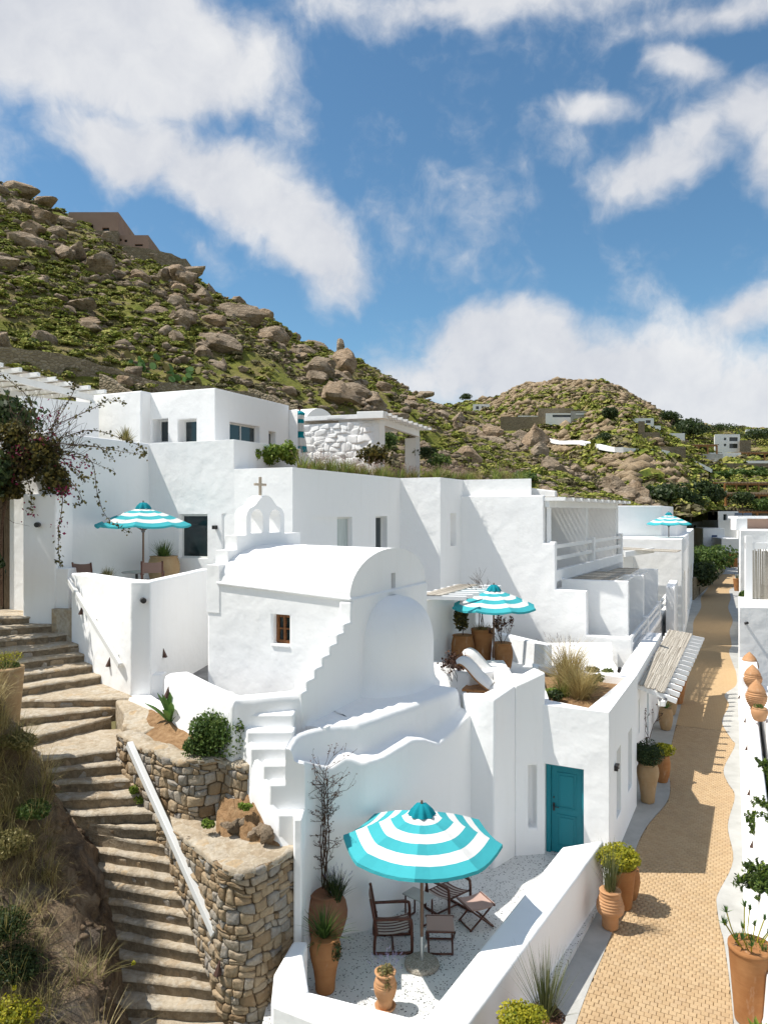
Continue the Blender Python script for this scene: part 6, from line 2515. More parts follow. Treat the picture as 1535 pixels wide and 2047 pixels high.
P9 = pot(G(1340, 1428, ZS + .02), 'barrel', .75, .24, 'clay_pale', 'pale pot behind the agave pot under the awning', seed=9)
P9b = pot(G(1346, 1404, ZS + .02), 'planter', .95, .52, 'clay', 'very wide terracotta tub deep under the cane awning', seed=10)
pl = plant(G(1292, 1500, ZS), 'dry_shrub', 'leafless rusty shrub against the lane house wall behind the dark bush')
mb = MB()
tips = []
for k_ in range(5):
    branches(mb, V(pl.location) + V((rnd.uniform(-.1, .1), rnd.uniform(-.1, .1), .4)), V((rnd.uniform(-.3, .3), rnd.uniform(-.3, .3), 1)), .55, .012, 2, rnd, tips, 4, .45)
mb.tube([V(pl.location), V(pl.location) + V((0, 0, .45))], .03, 6)
mb.build('twigs', M['twig'], pl)
tp_ = np.array([tuple(t_) for t_ in tips])
v, f = leaf_quads(tp_ + rn.normal(size=tp_.shape) * .02, rn.normal(size=tp_.shape), .05, rn, 1.4)
bulk_mesh('foliage', v - np.array(V(pl.location)), f, M['leaf_rust'], pl)
# foot of the patio wall, nearest the viewer
P10 = pot(V((1.92, 9.98, ZS + .012)), 'planter', .95, .26, 'clay', 'terracotta pot with yellow bush at the bottom edge by the patio wall', seed=11)
pl = plant(top_of(P10), 'spurge_bush', 'yellow flowering spurge bush at the bottom edge of the lane')
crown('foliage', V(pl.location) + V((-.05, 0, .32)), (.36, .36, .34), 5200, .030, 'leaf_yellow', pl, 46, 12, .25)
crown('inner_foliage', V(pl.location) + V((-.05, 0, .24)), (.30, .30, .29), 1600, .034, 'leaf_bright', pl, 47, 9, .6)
P11 = pot(V((2.36, 10.75, ZS + .012)), 'barrel', .74, .24, 'clay_red', 'dark clay pot with a fountain of stiff blades by the patio wall', seed=12)
pl = plant(top_of(P11), 'yucca_tuft', 'fountain of stiff dark blades against the patio parapet')
tuft('blades', pl.location, pl, 210, 1.0, .42, .011, 'leaf_spike', 48, .12, .07)
crown('ground_cover', V(pl.location) + V((.02, 0, .07)), (.28, .28, .17), 1500, .026, 'leaf_rust', pl, 49)
# right side of the lane
P12 = pot(G(1500, 2040, ZS + .02), 'planter', 1.20, .34, 'clay', 'very large tapered terracotta pot at the lane right edge', seed=13)
pl = plant(top_of(P12), 'succulent', 'succulent with curved bare stems and rosette tips in the largest tapered pot')
rnd = random.Random(8)
mb = MB()
heads = []
for k_ in range(13):
    a = rnd.uniform(0, 6.28)
    L = rnd.uniform(.25, .62)
    p0 = V(pl.location) + V((math.cos(a) * .12, math.sin(a) * .12, 0))
    pts_ = [p0, p0 + V((math.cos(a) * .1 * L * 2 - .04, math.sin(a) * .08, L * .45)), p0 + V((math.cos(a) * .22 - .10 * rnd.random(), math.sin(a) * .16, L))]
    pts_ = catmull(pts_, 4)
    mb.tube(pts_, .010, 5)
    heads.append(pts_[-1])
mb.build('stems', M['leaf_yellow'], pl)
for k_, hd_ in enumerate(heads):
    tuft('rosette', hd_ - V((0, 0, .03)), pl, 22, .12, .5, .020, 'leaf_agave', 500 + k_, .2, .012, 3)
for k_ in range(6):
    tuft('rosette', V(pl.location) + V((rnd.uniform(-.2, .2), rnd.uniform(-.2, .2), 0)), pl, 26, .22, .5, .022, 'leaf_mid', 520 + k_, .2, .02, 3)
P13 = pot(V((5.30, 10.35, ZS + .02)), 'barrel', .62, .24, 'clay', 'terracotta pot with bright green leaves in the bottom right corner', seed=14)
pl = plant(top_of(P13), 'leafy_succulent', 'bright green broad leaved succulent in the bottom right corner')
agave('leafy', V(pl.location) + V((-.02, 0, .02)), pl, 26, .34, .055, 'leaf_bright', 15)
P14 = pot(G(1473, 1181, ZS + .02), 'planter', 1.25, .42, 'clay', 'tall terracotta pot on the right of the far lane', seed=16)
pl = plant(top_of(P14), 'grass_tuft', 'small spiky plant in the far lane pot')
tuft('blades', pl.location, pl, 60, .7, .5, .03, 'leaf_spike', 61)
# stair pot at the left edge
P15 = pot(P(14, 1452, 14.6), 'planter', 1.18, .33, 'clay_pale', 'pale cylindrical clay pot left of the stone stair', seed=17)
pl = plant(top_of(P15), 'flowering_herb', 'straggly yellow flowering herb in the pale pot left of the stair')
tuft('stems', pl.location, pl, 120, .52, .75, .012, 'grass_olive', 62, .5, .15)
crown('foliage', V(pl.location) + V((0, 0, .10)), (.34, .30, .20), 1500, .032, 'leaf_mid', pl, 63)
crown('flowers', V(pl.location) + V((.05, 0, .28)), (.38, .3, .20), 300, .02, 'leaf_yellow', pl, 64)
# sun terrace pots
zt_ = 3.05
T1 = pot(V((2.43, 22.75, zt_)), 'barrel', 1.15, .36, 'clay', 'barrel pot with leafy climber, leftmost of three on the sun terrace', seed=18)
T2 = pot(V((3.05, 22.9, zt_)), 'planter', 1.32, .35, 'clay', 'tall conical pot with bare tree, middle of three on the sun terrace', seed=19)
T3 = pot(V((3.62, 22.55, zt_)), 'barrel', .95, .32, 'clay', 'rounded pot with rusty shrub behind the umbrella pole on the sun terrace', seed=20)
pl = plant(top_of(T1), 'leafy_climber', 'upright leafy climber in the leftmost sun terrace pot', cat='climber')
crown('foliage', V(pl.location) + V((0, 0, .62)), (.26, .24, .62), 900, .075, 'vine_leaf', pl, 65, 9, .3)
MB().tube([V(pl.location), V(pl.location) + V((.02, 0, 1.0))], .015, 5).build('stem', M['twig'], pl)
pl = plant(top_of(T2), 'bare_tree', 'bare branched sapling over low grass in the middle sun terrace pot', cat='tree')
mb = MB()
tips = []
rnd = random.Random(14)
for k_ in range(5):
    q = V(pl.location) + V((rnd.uniform(-.06, .06), rnd.uniform(-.06, .06), 0))
    pts_ = [q + V((.05 * math.sin(j + k_), .05 * math.cos(j * 1.2 + k_), j * .27)) for j in range(6)]
    mb.tube(pts_, .012, 5)
    for j in range(3):
        branches(mb, pts_[-1 - j], V((rnd.uniform(-1, 1), rnd.uniform(-1, 1), .8)), .34, .008, 2, rnd, tips, 4, .6)
mb.build('twigs', M['twig'], pl)
tuft('grass', pl.location, pl, 120, .36, .7, .02, 'grass_olive', 66, .5, .22)
for (tt, lab, nm, sd) in ((T3, 'rusty leaved shrub in the rounded pot behind the umbrella pole', 'rusty_shrub', 67),):
    pl = plant(top_of(tt), nm, lab)
    mb = MB()
    tips = []
    for k_ in range(8):
        branches(mb, V(pl.location), V((rnd.uniform(-.7, .7), rnd.uniform(-.7, .7), 1)), .42, .010, 2, rnd, tips, 4, .5)
    mb.build('twigs', M['twig'], pl)
    tp_ = np.array([tuple(t_) for t_ in tips])
    v, f = leaf_quads(np.repeat(tp_, 2, 0) + rn.normal(size=(len(tp_) * 2, 3)) * .03, rn.normal(size=(len(tp_) * 2, 3)), .06, rn, 1.3)
    bulk_mesh('foliage', v - np.array(V(pl.location)), f, M['leaf_rust'], pl)
pl = plant(V((1.9, 20.4, zt_ + .3)), 'rusty_shrub', 'red brown shrub in the shade under the slatted canopy')
mb = MB()
tips = []
for k_ in range(12):
    branches(mb, V(pl.location) + V((rnd.uniform(-.25, .25), rnd.uniform(-.3, .3), -.3)), V((rnd.uniform(-.6, .6), rnd.uniform(-.6, .6), 1)), .48, .010, 2, rnd, tips, 4, .5)
mb.build('twigs', M['twig'], pl)
tp_ = np.array([tuple(t_) for t_ in tips])
v, f = leaf_quads(np.repeat(tp_, 3, 0) + rn.normal(size=(len(tp_) * 3, 3)) * .05, rn.normal(size=(len(tp_) * 3, 3)), .06, rn, 1.3)
bulk_mesh('foliage', v - np.array(V(pl.location)), f, M['leaf_rust'], pl)
# upper terrace pot
T4 = pot(V((-7.05, 23.6, 5.59)), 'barrel', 1.0, .50, 'clay_pale', 'round pale pot with spiky yucca in the upper terrace corner', seed=21)
pl = plant(top_of(T4), 'yucca', 'spiky green yucca in the upper terrace corner')
tuft('blades', V(pl.location), pl, 170, .62, .65, .03, 'leaf_mid', 68, .15, .1)
# jars on the right shelf
for k_, (u, vb, h_, lab) in enumerate(((1497, 1347, .95, 'pointed ribbed clay jar, rear one of three on the right shelf'), (1503, 1380, 1.02, 'pointed ribbed clay jar, middle one of three on the right shelf'), (1511, 1421, 1.10, 'pointed ribbed clay jar, front one of three on the right shelf'))):
    p = G(u, vb, 1.03)
    e = empty('clay_jar', p, lab, 'jar')
    prof = [(.16, 0), (.20, .03)]
    for j in range(9):
        z = .08 + .07 * j
        r = .20 + .16 * math.sin(min(1, j / 6) * 1.57)
        if j > 6:
            r -= .03 * (j - 6)
        prof += [(r, z), (r * .95, z + .022), (r * .95, z + .034), (r, z + .056)]
    prof += [(.27, .76), (.22, .86), (.13, .97), (.05, 1.06), (.01, 1.10)]
    MB().lathe([(a, b * h_ / 1.1) for a, b in prof], 28).build('body', M['clay_jar'], e, smooth=True, world=False)
Pj = pot(G(1517, 1440, 1.03), 'barrel', .42, .26, 'clay_jar', 'round clay bowl pot in front of the pointed jars', seed=22)
pl = plant(top_of(Pj), 'herb', 'small grey herb in the round bowl pot on the shelf')
crown('foliage', V(pl.location) + V((0, 0, .08)), (.2, .2, .14), 300, .03, 'leaf_mid', pl, 69)
Pj = pot(G(1505, 1342, 1.03), 'barrel', .35, .22, 'clay_jar', 'small clay pot between the rear pointed jars', seed=23)
pl = plant(top_of(Pj), 'herb', 'green herb between the rear pointed jars')
crown('foliage', V(pl.location) + V((0, 0, .10)), (.26, .2, .16), 400, .04, 'leaf_mid', pl, 70)
Pj = pot(W(2.3, 31.5, 1.33), 'planter', 1.0, .40, 'clay_jar', 'tall clay pot cut by the right edge above the jar shelf', seed=24)

# ------------------------------------------------------------------ umbrellas
def umbrella(loc, rot, R, zr, ztop, label, base=True, group='striped umbrellas'):
    e = empty('umbrella', loc, label, 'umbrella', group)
    mb = MB()
    rings = [.135, .255, .40, .545, .70, .845, 1.0]
    N8 = 8
    sub = 4

    def ring(q):
        r_ = []
        for k_ in range(N8):
            a0, a1 = rot + 2 * math.pi * k_ / N8, rot + 2 * math.pi * (k_ + 1) / N8
            for j in range(sub):
                t_ = j / sub
                x = lerp(math.cos(a0), math.cos(a1), t_) * R * q
                y = lerp(math.sin(a0), math.sin(a1), t_) * R * q
                sag = -.06 * q * 4 * t_ * (1 - t_)
                z = zr + (ztop - zr) * max(0.0, 1 - q) ** 1.06 + .05 * math.sin(math.pi * q) + sag
                r_.append(V((x, y, z)))
        return r_
    rr_ = []
    for i in range(len(rings) - 1):
        for t_ in (0, .5):
            rr_.append((lerp(rings[i], rings[i + 1], t_), i))
    rr_.append((1.0, 5))
    n = N8 * sub
    vs_ = [p for q, _ in rr_ for p in ring(q)]
    rim = [V((p.x * 1.0, p.y * 1.0, p.z - .055)) for p in ring(1.005)]
    vs_ += rim
    mb.add(vs_, [])
    for i in range(len(rr_)):
        mi = (0, 1, 0, 1, 0, 1)[rr_[i][1]] if i < len(rr_) - 1 else 1
        for k_ in range(n):
            mb.f.append([i * n + k_, (i + 1) * n + k_, (i + 1) * n + (k_ + 1) % n, i * n + (k_ + 1) % n][::-1])
            mb.m.append(mi)
    mb.build('canopy', [M['canvas_white'], M['canvas_teal']], e, world=False)
    # pleated crown
    mb = MB()
    n2 = 40
    prof = [(.03, .12), (.10, .10), (.17, .02), (.215, -.075)]
    rows_ = []
    for j, (r_, z) in enumerate(prof):
        rows_.append([V(((r_ * R / 1.35) * (1 + (.14 * j / 3) * math.cos(8 * 2 * math.pi * k_ / n2)) * math.cos(2 * math.pi * k_ / n2), (r_ * R / 1.35) * (1 + (.14 * j / 3) * math.cos(8 * 2 * math.pi * k_ / n2)) * math.sin(2 * math.pi * k_ / n2), ztop + .02 + z + .012 * math.cos(8 * 2 * math.pi * k_ / n2) * j / 3)) for k_ in range(n2 + 1)])
    mb.grid(rows_, flip=True)
    mb.build('crown', M['canvas_deep'], e, smooth=True, world=False)
    MB().tube([(0, 0, ztop + .05), (0, 0, ztop + .19)], [.03, .018], 10).build('finial', M['pole'], e, world=False)
    for k_ in range(N8):
        a = rot + 2 * math.pi * k_ / N8
        d_ = V((math.cos(a), math.sin(a), 0))
        rb = MB().beam(d_ * .04 + V((0, 0, ztop - .08)), d_ * R * .985 + V((0, 0, zr - .035)), .022, .025).build('rib', M['pole'], e, world=False)
        MB().beam(d_ * .04 + V((0, 0, zr - .18)), d_ * R * .5 + V((0, 0, lerp(ztop, zr, .5) - .02)), .016, .018).build('strut', M['pole'], rb, world=False)
    MB().tube([(0, 0, .30), (0, 0, ztop + .06)], .030, 12).build('pole', M['pole'], e, world=False)
    MB().lathe([(.05, zr - .24), (.055, zr - .23), (.055, zr - .14), (.04, zr - .13)], 12).build('hub', M['metal_grey'], e, world=False)
    if base:
        bo = MB().lathe([(.30, 0), (.31, .02), (.30, .06), (.27, .085), (.05, .10)], 36).build('base', M['pebble'], e, smooth=False, world=False)
        MB().tube([(0, 0, .06), (0, 0, .52)], .033, 14).build('sleeve', M['steel'], bo, world=False)
    return e


u0 = umbrella(G(843, 1930, .005), math.radians(-97.6 + 45), 1.40, 2.22, 2.72, 'turquoise and white striped umbrella on the lower patio, nearest one')
u1 = umbrella(V((-7.22, 22.1, 5.59)), math.radians(8), 1.40, 2.04, 2.56, 'turquoise striped umbrella on the upper left terrace by the bougainvillea')
u2 = umbrella(V((3.32, 22.3, 3.06)), math.radians(14), 1.32, 2.10, 2.60, 'turquoise striped umbrella over the sun loungers')
u3 = umbrella(P(1336, 1078, 47.5) * 1.0, math.radians(5), 1.42, 2.2, 2.8, 'small distant turquoise umbrella on the arched house roof')
u3.location.z = 5.05
# folded umbrella before the rubble house
fl = empty('folded_umbrella', V((-4.12, 36.0, 10.38)), 'closed turquoise striped umbrella standing by the white rubble house', 'umbrella', 'striped umbrellas')
mb = MB()
z0, z1 = .55, 2.55
prof = [(.10, 1.0), (.20, .94), (.17, .90), (.15, .80), (.15, .70), (.15, .60), (.16, .50), (.13, .42), (.19, .34), (.22, .24), (.24, .14), (.28, .0)]
n2 = 32
rows_ = []
for j, (r_, q) in enumerate(prof):
    rows_.append([V((r_ * 1.25 * (1 + .13 * math.cos(9 * 2 * math.pi * k_ / n2)) * math.cos(2 * math.pi * k_ / n2), r_ * 1.25 * (1 + .13 * math.cos(9 * 2 * math.pi * k_ / n2)) * math.sin(2 * math.pi * k_ / n2), lerp(z0, z1, q))) for k_ in range(n2 + 1)])
for j in range(len(prof) - 1):
    mb.grid([rows_[j], rows_[j + 1]], mi=(1, 1, 0, 1, 0, 0, 1, 1, 0, 0, 1)[j])
mb.build('canopy', [M['canvas_white'], M['canvas_deep']], fl, smooth=True, world=False)
MB().tube([(0, 0, 0), (0, 0, 2.7)], .04, 8).build('pole', M['wood_dark'], fl, world=False)

# ------------------------------------------------------------------ sling furniture
def chair(loc, rz, label, group):
    """dark hardwood sled chair with striped sling seat; faces local +x"""
    e = empty('armchair', loc, label, 'chair', group, rz)
    w, t_ = .30, .042
    for s in (-1, 1):
        y = s * w
        sled = catmull([V((-.30, y, .46)), V((-.33, y, .30)), V((-.34, y, .06)), V((-.30, y, .025)), V((0, y, .022)), V((.30, y, .025)), V((.335, y, .06)), V((.335, y, .40)), V((.325, y, .58)), V((.27, y, .635)), V((-.1, y, .63)), V((-.33, y, .625))], 4)
        MB().tube(sled, .028, 8).build('side_frame', M['wood_dark'], e, smooth=True, world=False)
        MB().beam((-.12, y, .635), (.28, y, .655), .065, .026).build('armrest', M['wood_dark'], e, bevel=.008, world=False)
        MB().tube([V((-.29, y * .95, .34)), V((-.34, y * .95, .62)), V((-.41, y * .95, 1.0))], .026, 8).build('back_post', M['wood_dark'], e, smooth=True, world=False)
    for x, z in ((-.30, .36), (.30, .42), (0, .03)):
        MB().tube([(x, -w, z), (x, w, z)], .018, 8).build('rung', M['wood_dark'], e, smooth=True, world=False)
    rows_ = [[V((lerp(-.30, .30, q), y, lerp(.37, .435, q) - .035 * math.sin(math.pi * q) * 1.0)) for y in np.linspace(-w * .92, w * .92, 5)] for q in np.linspace(0, 1, 9)]
    mb = MB().grid(rows_)
    rows2 = [[p - V((0, 0, .012)) for p in r] for r in rows_]
    mb.grid(rows2, flip=True)
    mb.build('seat', M['stripe'], e, smooth=True, world=False)
    rows_ = []
    for q in np.linspace(0, 1, 5):
        x, z = lerp(-.355, -.412, q), lerp(.66, .985, q)
        rows_.append([V((x - .03 * math.cos(y / w * 1.5), y, z - (.03 if q == 1 else 0) * math.cos(y / w * 1.5))) for y in np.linspace(-w * .98, w * .98, 7)])
    MB().grid(rows_).build('backrest', M['sling_dark'], e, smooth=True, world=False)
    return e


def stool(loc, rz, label, group):
    e = empty('folding_stool', loc, label, 'stool', group, rz)
    w = .25
    for s in (-1, 1):
        y0 = w if s > 0 else w * .86
        fr = catmull([V((-.26 * s, -y0, .43)), V((.20 * s, -y0, .05)), V((.235 * s, -y0 + .04, .024)), V((.235 * s, y0 - .04, .024)), V((.20 * s, y0, .05)), V((-.26 * s, y0, .43))], 4)
        MB().tube(fr, .018, 8).build('leg_frame', M['wood_dark'], e, smooth=True, world=False)
        MB().tube([(-.26 * s, -w * 1.08, .43), (-.26 * s, w * 1.08, .43)], .021, 8).build('rail', M['wood_dark'], e, smooth=True, world=False)
    rows_ = [[V((x, y, .448 - .03 * (1 - (x / .27) ** 2))) for y in np.linspace(-w * 1.0, w * 1.0, 4)] for x in np.linspace(-.28, .28, 9)]
    mb = MB().grid(rows_)
    mb.grid([[p - V((0, 0, .014)) for p in r] for r in rows_], flip=True)
    for y in (-w, w):
        mb.grid([[V((x, y, .448 - .03 * (1 - (x / .27) ** 2) - .0)), V((x, y, .448 - .03 * (1 - (x / .27) ** 2) - .03))] for x in np.linspace(-.28, .28, 9)])
    mb.build('seat', M['sling'], e, smooth=True, world=False)
    return e


chair(V((.16, 13.60, 0.002)), 0.03, 'sling armchair facing right beside the umbrella pole on the patio', 'patio chairs')
chair(V((1.28, 14.78, 0.002)), math.radians(-50), 'sling armchair behind the small table under the umbrella', 'patio chairs')
stool(V((1.03, 13.52, 0.002)), math.radians(88), 'folding footstool standing right of the umbrella pole', 'patio stools')
stool(V((1.78, 14.30, 0.002)), math.radians(24), 'folding footstool furthest right on the patio, partly sunlit', 'patio stools')
tb = empty('side_table', V((.68, 14.42, .002)), 'small grey topped side table between the two sling chairs', 'table', rz=math.radians(-42))
MB().box((0, 0, .49), (.56, .36, .03)).build('table_top', M['concrete'], tb, bevel=.03, world=False)
for s in (-1, 1):
    lg = catmull([V((s * .22, -.14, .475)), V((s * .22, -.14, .06)), V((s * .22, -.11, .02)), V((s * .22, .11, .02)), V((s * .22, .14, .06)), V((s * .22, .14, .475))], 3)
    MB().tube(lg, .018, 8).build('leg_frame', M['wood_dark'], tb, smooth=True, world=False)
# upper terrace
chair(V((-8.35, 20.95, 5.59)), math.radians(78), 'sling chair seen from behind, left of the upper terrace table', 'terrace chairs')
chair(V((-6.75, 21.5, 5.59)), math.radians(105), 'sling chair right of the umbrella pole on the upper terrace', 'terrace chairs')
tb = empty('terrace_table', V((-7.35, 21.9, 5.59)), 'low grey table on the upper terrace behind the white parapet', 'table')
MB().lathe([(.42, .60), (.43, .615), (.43, .63), (.41, .64)], 28).build('table_top', M['concrete'], tb, world=False)
MB().lathe([(.25, 0), (.25, .02), (.04, .05), (.04, .6)], 14).build('leg', M['metal_dark'], tb, world=False)
pl = plant(V((-7.65, 20.4, 6.05)), 'parapet_plant', 'small yellow green plant behind the upper terrace parapet')
tuft('blades', V(pl.location) + V((0, 0, .12)), pl, 110, .35, .8, .016, 'grass_olive', 71, .4, .1)
MB().lathe([(.12, -.72), (.16, -.3), (.18, .13), (.15, .13)], 16, pl.location).build('pot_body', M['clay'], pl)
# ------------------------------------------------------------------ sun loungers
def lounger(loc, rz, label):
    e = empty('sun_lounger', loc, label, 'sun lounger', 'sun loungers', rz)
    MB().box((0, 0, .26), (1.9, .68, .07)).build('frame', M['teak'], e, bevel=.012, world=False)
    for x in (-.8, .8):
        for y in (-.28, .28):
            MB().box((x, y, .12), (.06, .06, .24)).build('leg', M['teak'], e, world=False)
    rows_ = [[V((lerp(-.25, .95, q), y, .40 - .012 * math.cos(y * 8) * 0 + .015 * math.sin(q * 18))) for y in np.linspace(-.32, .32, 5)] for q in np.linspace(0, 1, 14)]
    MB().box((.35, 0, .345), (1.2, .66, .10)).build('mattress', M['cushion'], e, bevel=.04, world=False)
    bk = catmull([V((-.25, 0, .34)), V((-.55, 0, .55)), V((-.85, 0, .86)), V((-1.0, 0, .95)), V((-1.08, 0, .93))], 5)
    mb = MB()
    rows_ = []
    for i, p in enumerate(bk):
        d_ = (bk[min(i + 1, len(bk) - 1)] - bk[max(i - 1, 0)]).normalized()
        nr = V((-d_.z, 0, d_.x)) * -1
        if nr.z < 0:
            nr = -nr
        rows_.append([p + V((0, -.33, 0)), p + V((0, -.30, 0)) + nr * .10, p + nr * .115, p + V((0, .30, 0)) + nr * .10, p + V((0, .33, 0)), p + V((0, -.33, 0))])
    mb.grid(rows_)
    mb.build('back_cushion', M['cushion'], e, smooth=True, world=False)
    for s in (-1, 1):
        MB().tube([p + V((0, s * .345, -.02)) for p in bk], .022, 6).build('back_frame', M['teak'], e, smooth=True, world=False)
    return e


lounger(V((3.05, 19.35, 3.055)), math.radians(-20), 'white cushioned sun lounger nearest the tower wall, seat end in view')
lounger(V((3.35, 20.55, 3.055)), math.radians(-18), 'white cushioned sun lounger with raised curled back by the umbrella pole')

# ------------------------------------------------------------------ hills
class Hill:
    """slope lofted from a foot line to a crest line, both given as bearing columns with real distances"""

    def __init__(self, cols, nu, nt, amp, seed, bulge=.0, back=60):
        self.u = np.array([c[0] for c in cols], float)
        self.cols = cols
        self.amp, self.seed, self.bulge = amp, seed, bulge
        self.nu, self.nt, self.back = nu, nt, back

    def base(self, u, t_):
        def it(k_):
            return float(np.interp(u, self.u, [c[k_] for c in self.cols]))
        vb, yb, vs__, ys__ = it(1), it(2), it(3), it(4)
        a, b = P(u, vb, yb), P(u, vs__, ys__)
        if t_ <= 1:
            p = lerp(a, b, t_)
            p.z += self.bulge * math.sin(math.pi * t_) * (b.z - a.z)
        else:
            p = b + (b - a).normalized() * 0 + V((0, (t_ - 1) * self.back, -(t_ - 1) * self.back * .45))
        return p

    def at(self, u, t_):
        p = self.base(u, t_)
        f = 1.0 / (self.amp * 5.0)
        n = fbm(p.x * f, p.y * f, self.seed) * self.amp + fbm(p.x * f * 5, p.y * f * 5, self.seed + 4) * self.amp * .28
        e = min(1.0, t_ * 3)
        p.z += n * (.25 + .75 * e) * (.55 if t_ > .93 else 1.0)
        return p

    def build(self, name, mat):
        us_ = np.linspace(self.u[0], self.u[-1], self.nu)
        ts_ = list(np.linspace(0, 1, self.nt)) + [1.08, 1.25, 1.6, 2.2]
        rows_ = [[self.at(u, t_) for u in us_] for t_ in ts_]
        o_ = MB().grid(rows_).build(name, mat, smooth=True)
        o_['kind'] = 'structure'
        return o_


# columns: bearing u, foot v, foot distance, crest v, crest distance
h1 = Hill([(-500, 900, 40, 150, 120), (-200, 890, 40, 270, 112), (0, 880, 40, 366, 108), (60, 880, 40, 398, 108), (140, 880, 41, 436, 108), (240, 880, 42, 492, 110),
           (370, 885, 43, 540, 114), (420, 890, 43, 580, 112), (540, 905, 44, 640, 112), (600, 920, 46, 690, 116), (690, 935, 48, 708, 120), (760, 945, 49, 748, 126),
           (830, 955, 50, 786, 134), (900, 965, 51, 816, 142), (1000, 985, 53, 858, 130), (1100, 1000, 56, 908, 112), (1200, 1012, 60, 960, 96), (1290, 1020, 66, 1008, 84), (1340, 1026, 70, 1026, 80)],
          150, 64, 1.5, 3.3, .05, 50)
h1.build('hillside', M['hill'])
h2 = Hill([(600, 1000, 150, 870, 330), (860, 1002, 150, 826, 330), (930, 1004, 150, 803, 325), (1000, 1006, 145, 793, 320), (1050, 1006, 140, 770, 315), (1120, 1008, 140, 764, 310), (1190, 1014, 110, 763, 310),
           (1250, 1020, 92, 788, 315), (1300, 1034, 88, 817, 320), (1370, 1036, 90, 850, 330), (1420, 1020, 125, 857, 340), (1535, 1024, 125, 862, 350), (1800, 1024, 125, 880, 350), (2300, 1024, 130, 890, 360)],
          150, 60, 2.6, 8.1, .06, 150)
h2.build('far_hill', M['hill'])


def tv(hill, u, v):
    """slope parameter where the bearing u shows height v"""
    lo, hi = 0.0, 1.0
    for _ in range(24):
        m_ = (lo + hi) / 2
        p = hill.base(u, m_)
        vv_ = CY + F * (H - p.z) / p.y
        if vv_ > v:
            lo = m_
        else:
            hi = m_
    return (lo + hi) / 2


def on_h2(u, v, lift=0.0):
    for k_ in range(241):
        p = h2.at(u, k_ / 240)
        if CY + F * (H - p.z) / p.y <= v:
            break
    return P(u, v, p.y - lift)


def rock_mesh(name, seed, mat, sub=3, flat=.8):
    rnd = random.Random(seed)
    bm = bmesh.new()
    bmesh.ops.create_icosphere(bm, subdivisions=sub, radius=1.0)
    planes = []
    for k_ in range(15):
        n = V((rnd.gauss(0, 1), rnd.gauss(0, 1), rnd.gauss(0, .9))).normalized()
        planes.append((n, rnd.uniform(.5, .92)))
    for v in bm.verts:
        d = v.co.normalized()
        r = 1.15
        for n, k_ in planes:
            c = d.dot(n)
            if c > .05:
                r = min(r, k_ / c)
        # soften and roughen
        r = r * (1 + .07 * mnoise.fractal(d * 2.2 + V((seed, 0, 0)), 1.0, 2.0, 4)) + .05 * mnoise.noise(d * 7 + V((0, seed, 0)))
        v.co = d * r
        v.co.z *= flat
    me = bpy.data.meshes.new(name)
    bm.to_mesh(me)
    bm.free()
    me.materials.append(mat)
    me.shade_smooth()
    try:
        me.set_sharp_from_angle(angle=math.radians(26))
    except Exception:
        pass
    return me


rocks = [rock_mesh('boulder', 40 + i, M['granite'], 3, random.Random(i).uniform(.6, .95)) for i in range(12)]
rocks_far = [rock_mesh('boulder', 80 + i, M['granite_far'], 2, .8) for i in range(6)]
rk = random.Random(77)


def boulder(hill, u, t_, size, label, group=None, stretch=(1, 1, 1), rot=None, sink=.3, meshes=None):
    p = hill.at(u, t_)
    me = (meshes or rocks)[rk.randrange(len(meshes or rocks))]
    o_ = link_mesh('boulder', me, None, p + V((0, 0, size * stretch[2] * (.55 - sink))))
    o_.scale = (size * stretch[0], size * stretch[1], size * stretch[2])
    o_.rotation_euler = rot if rot else (rk.uniform(-.3, .3), rk.uniform(-.3, .3), rk.uniform(0, 6.28))
    tag(o_, label, 'boulder', group)
    return o_


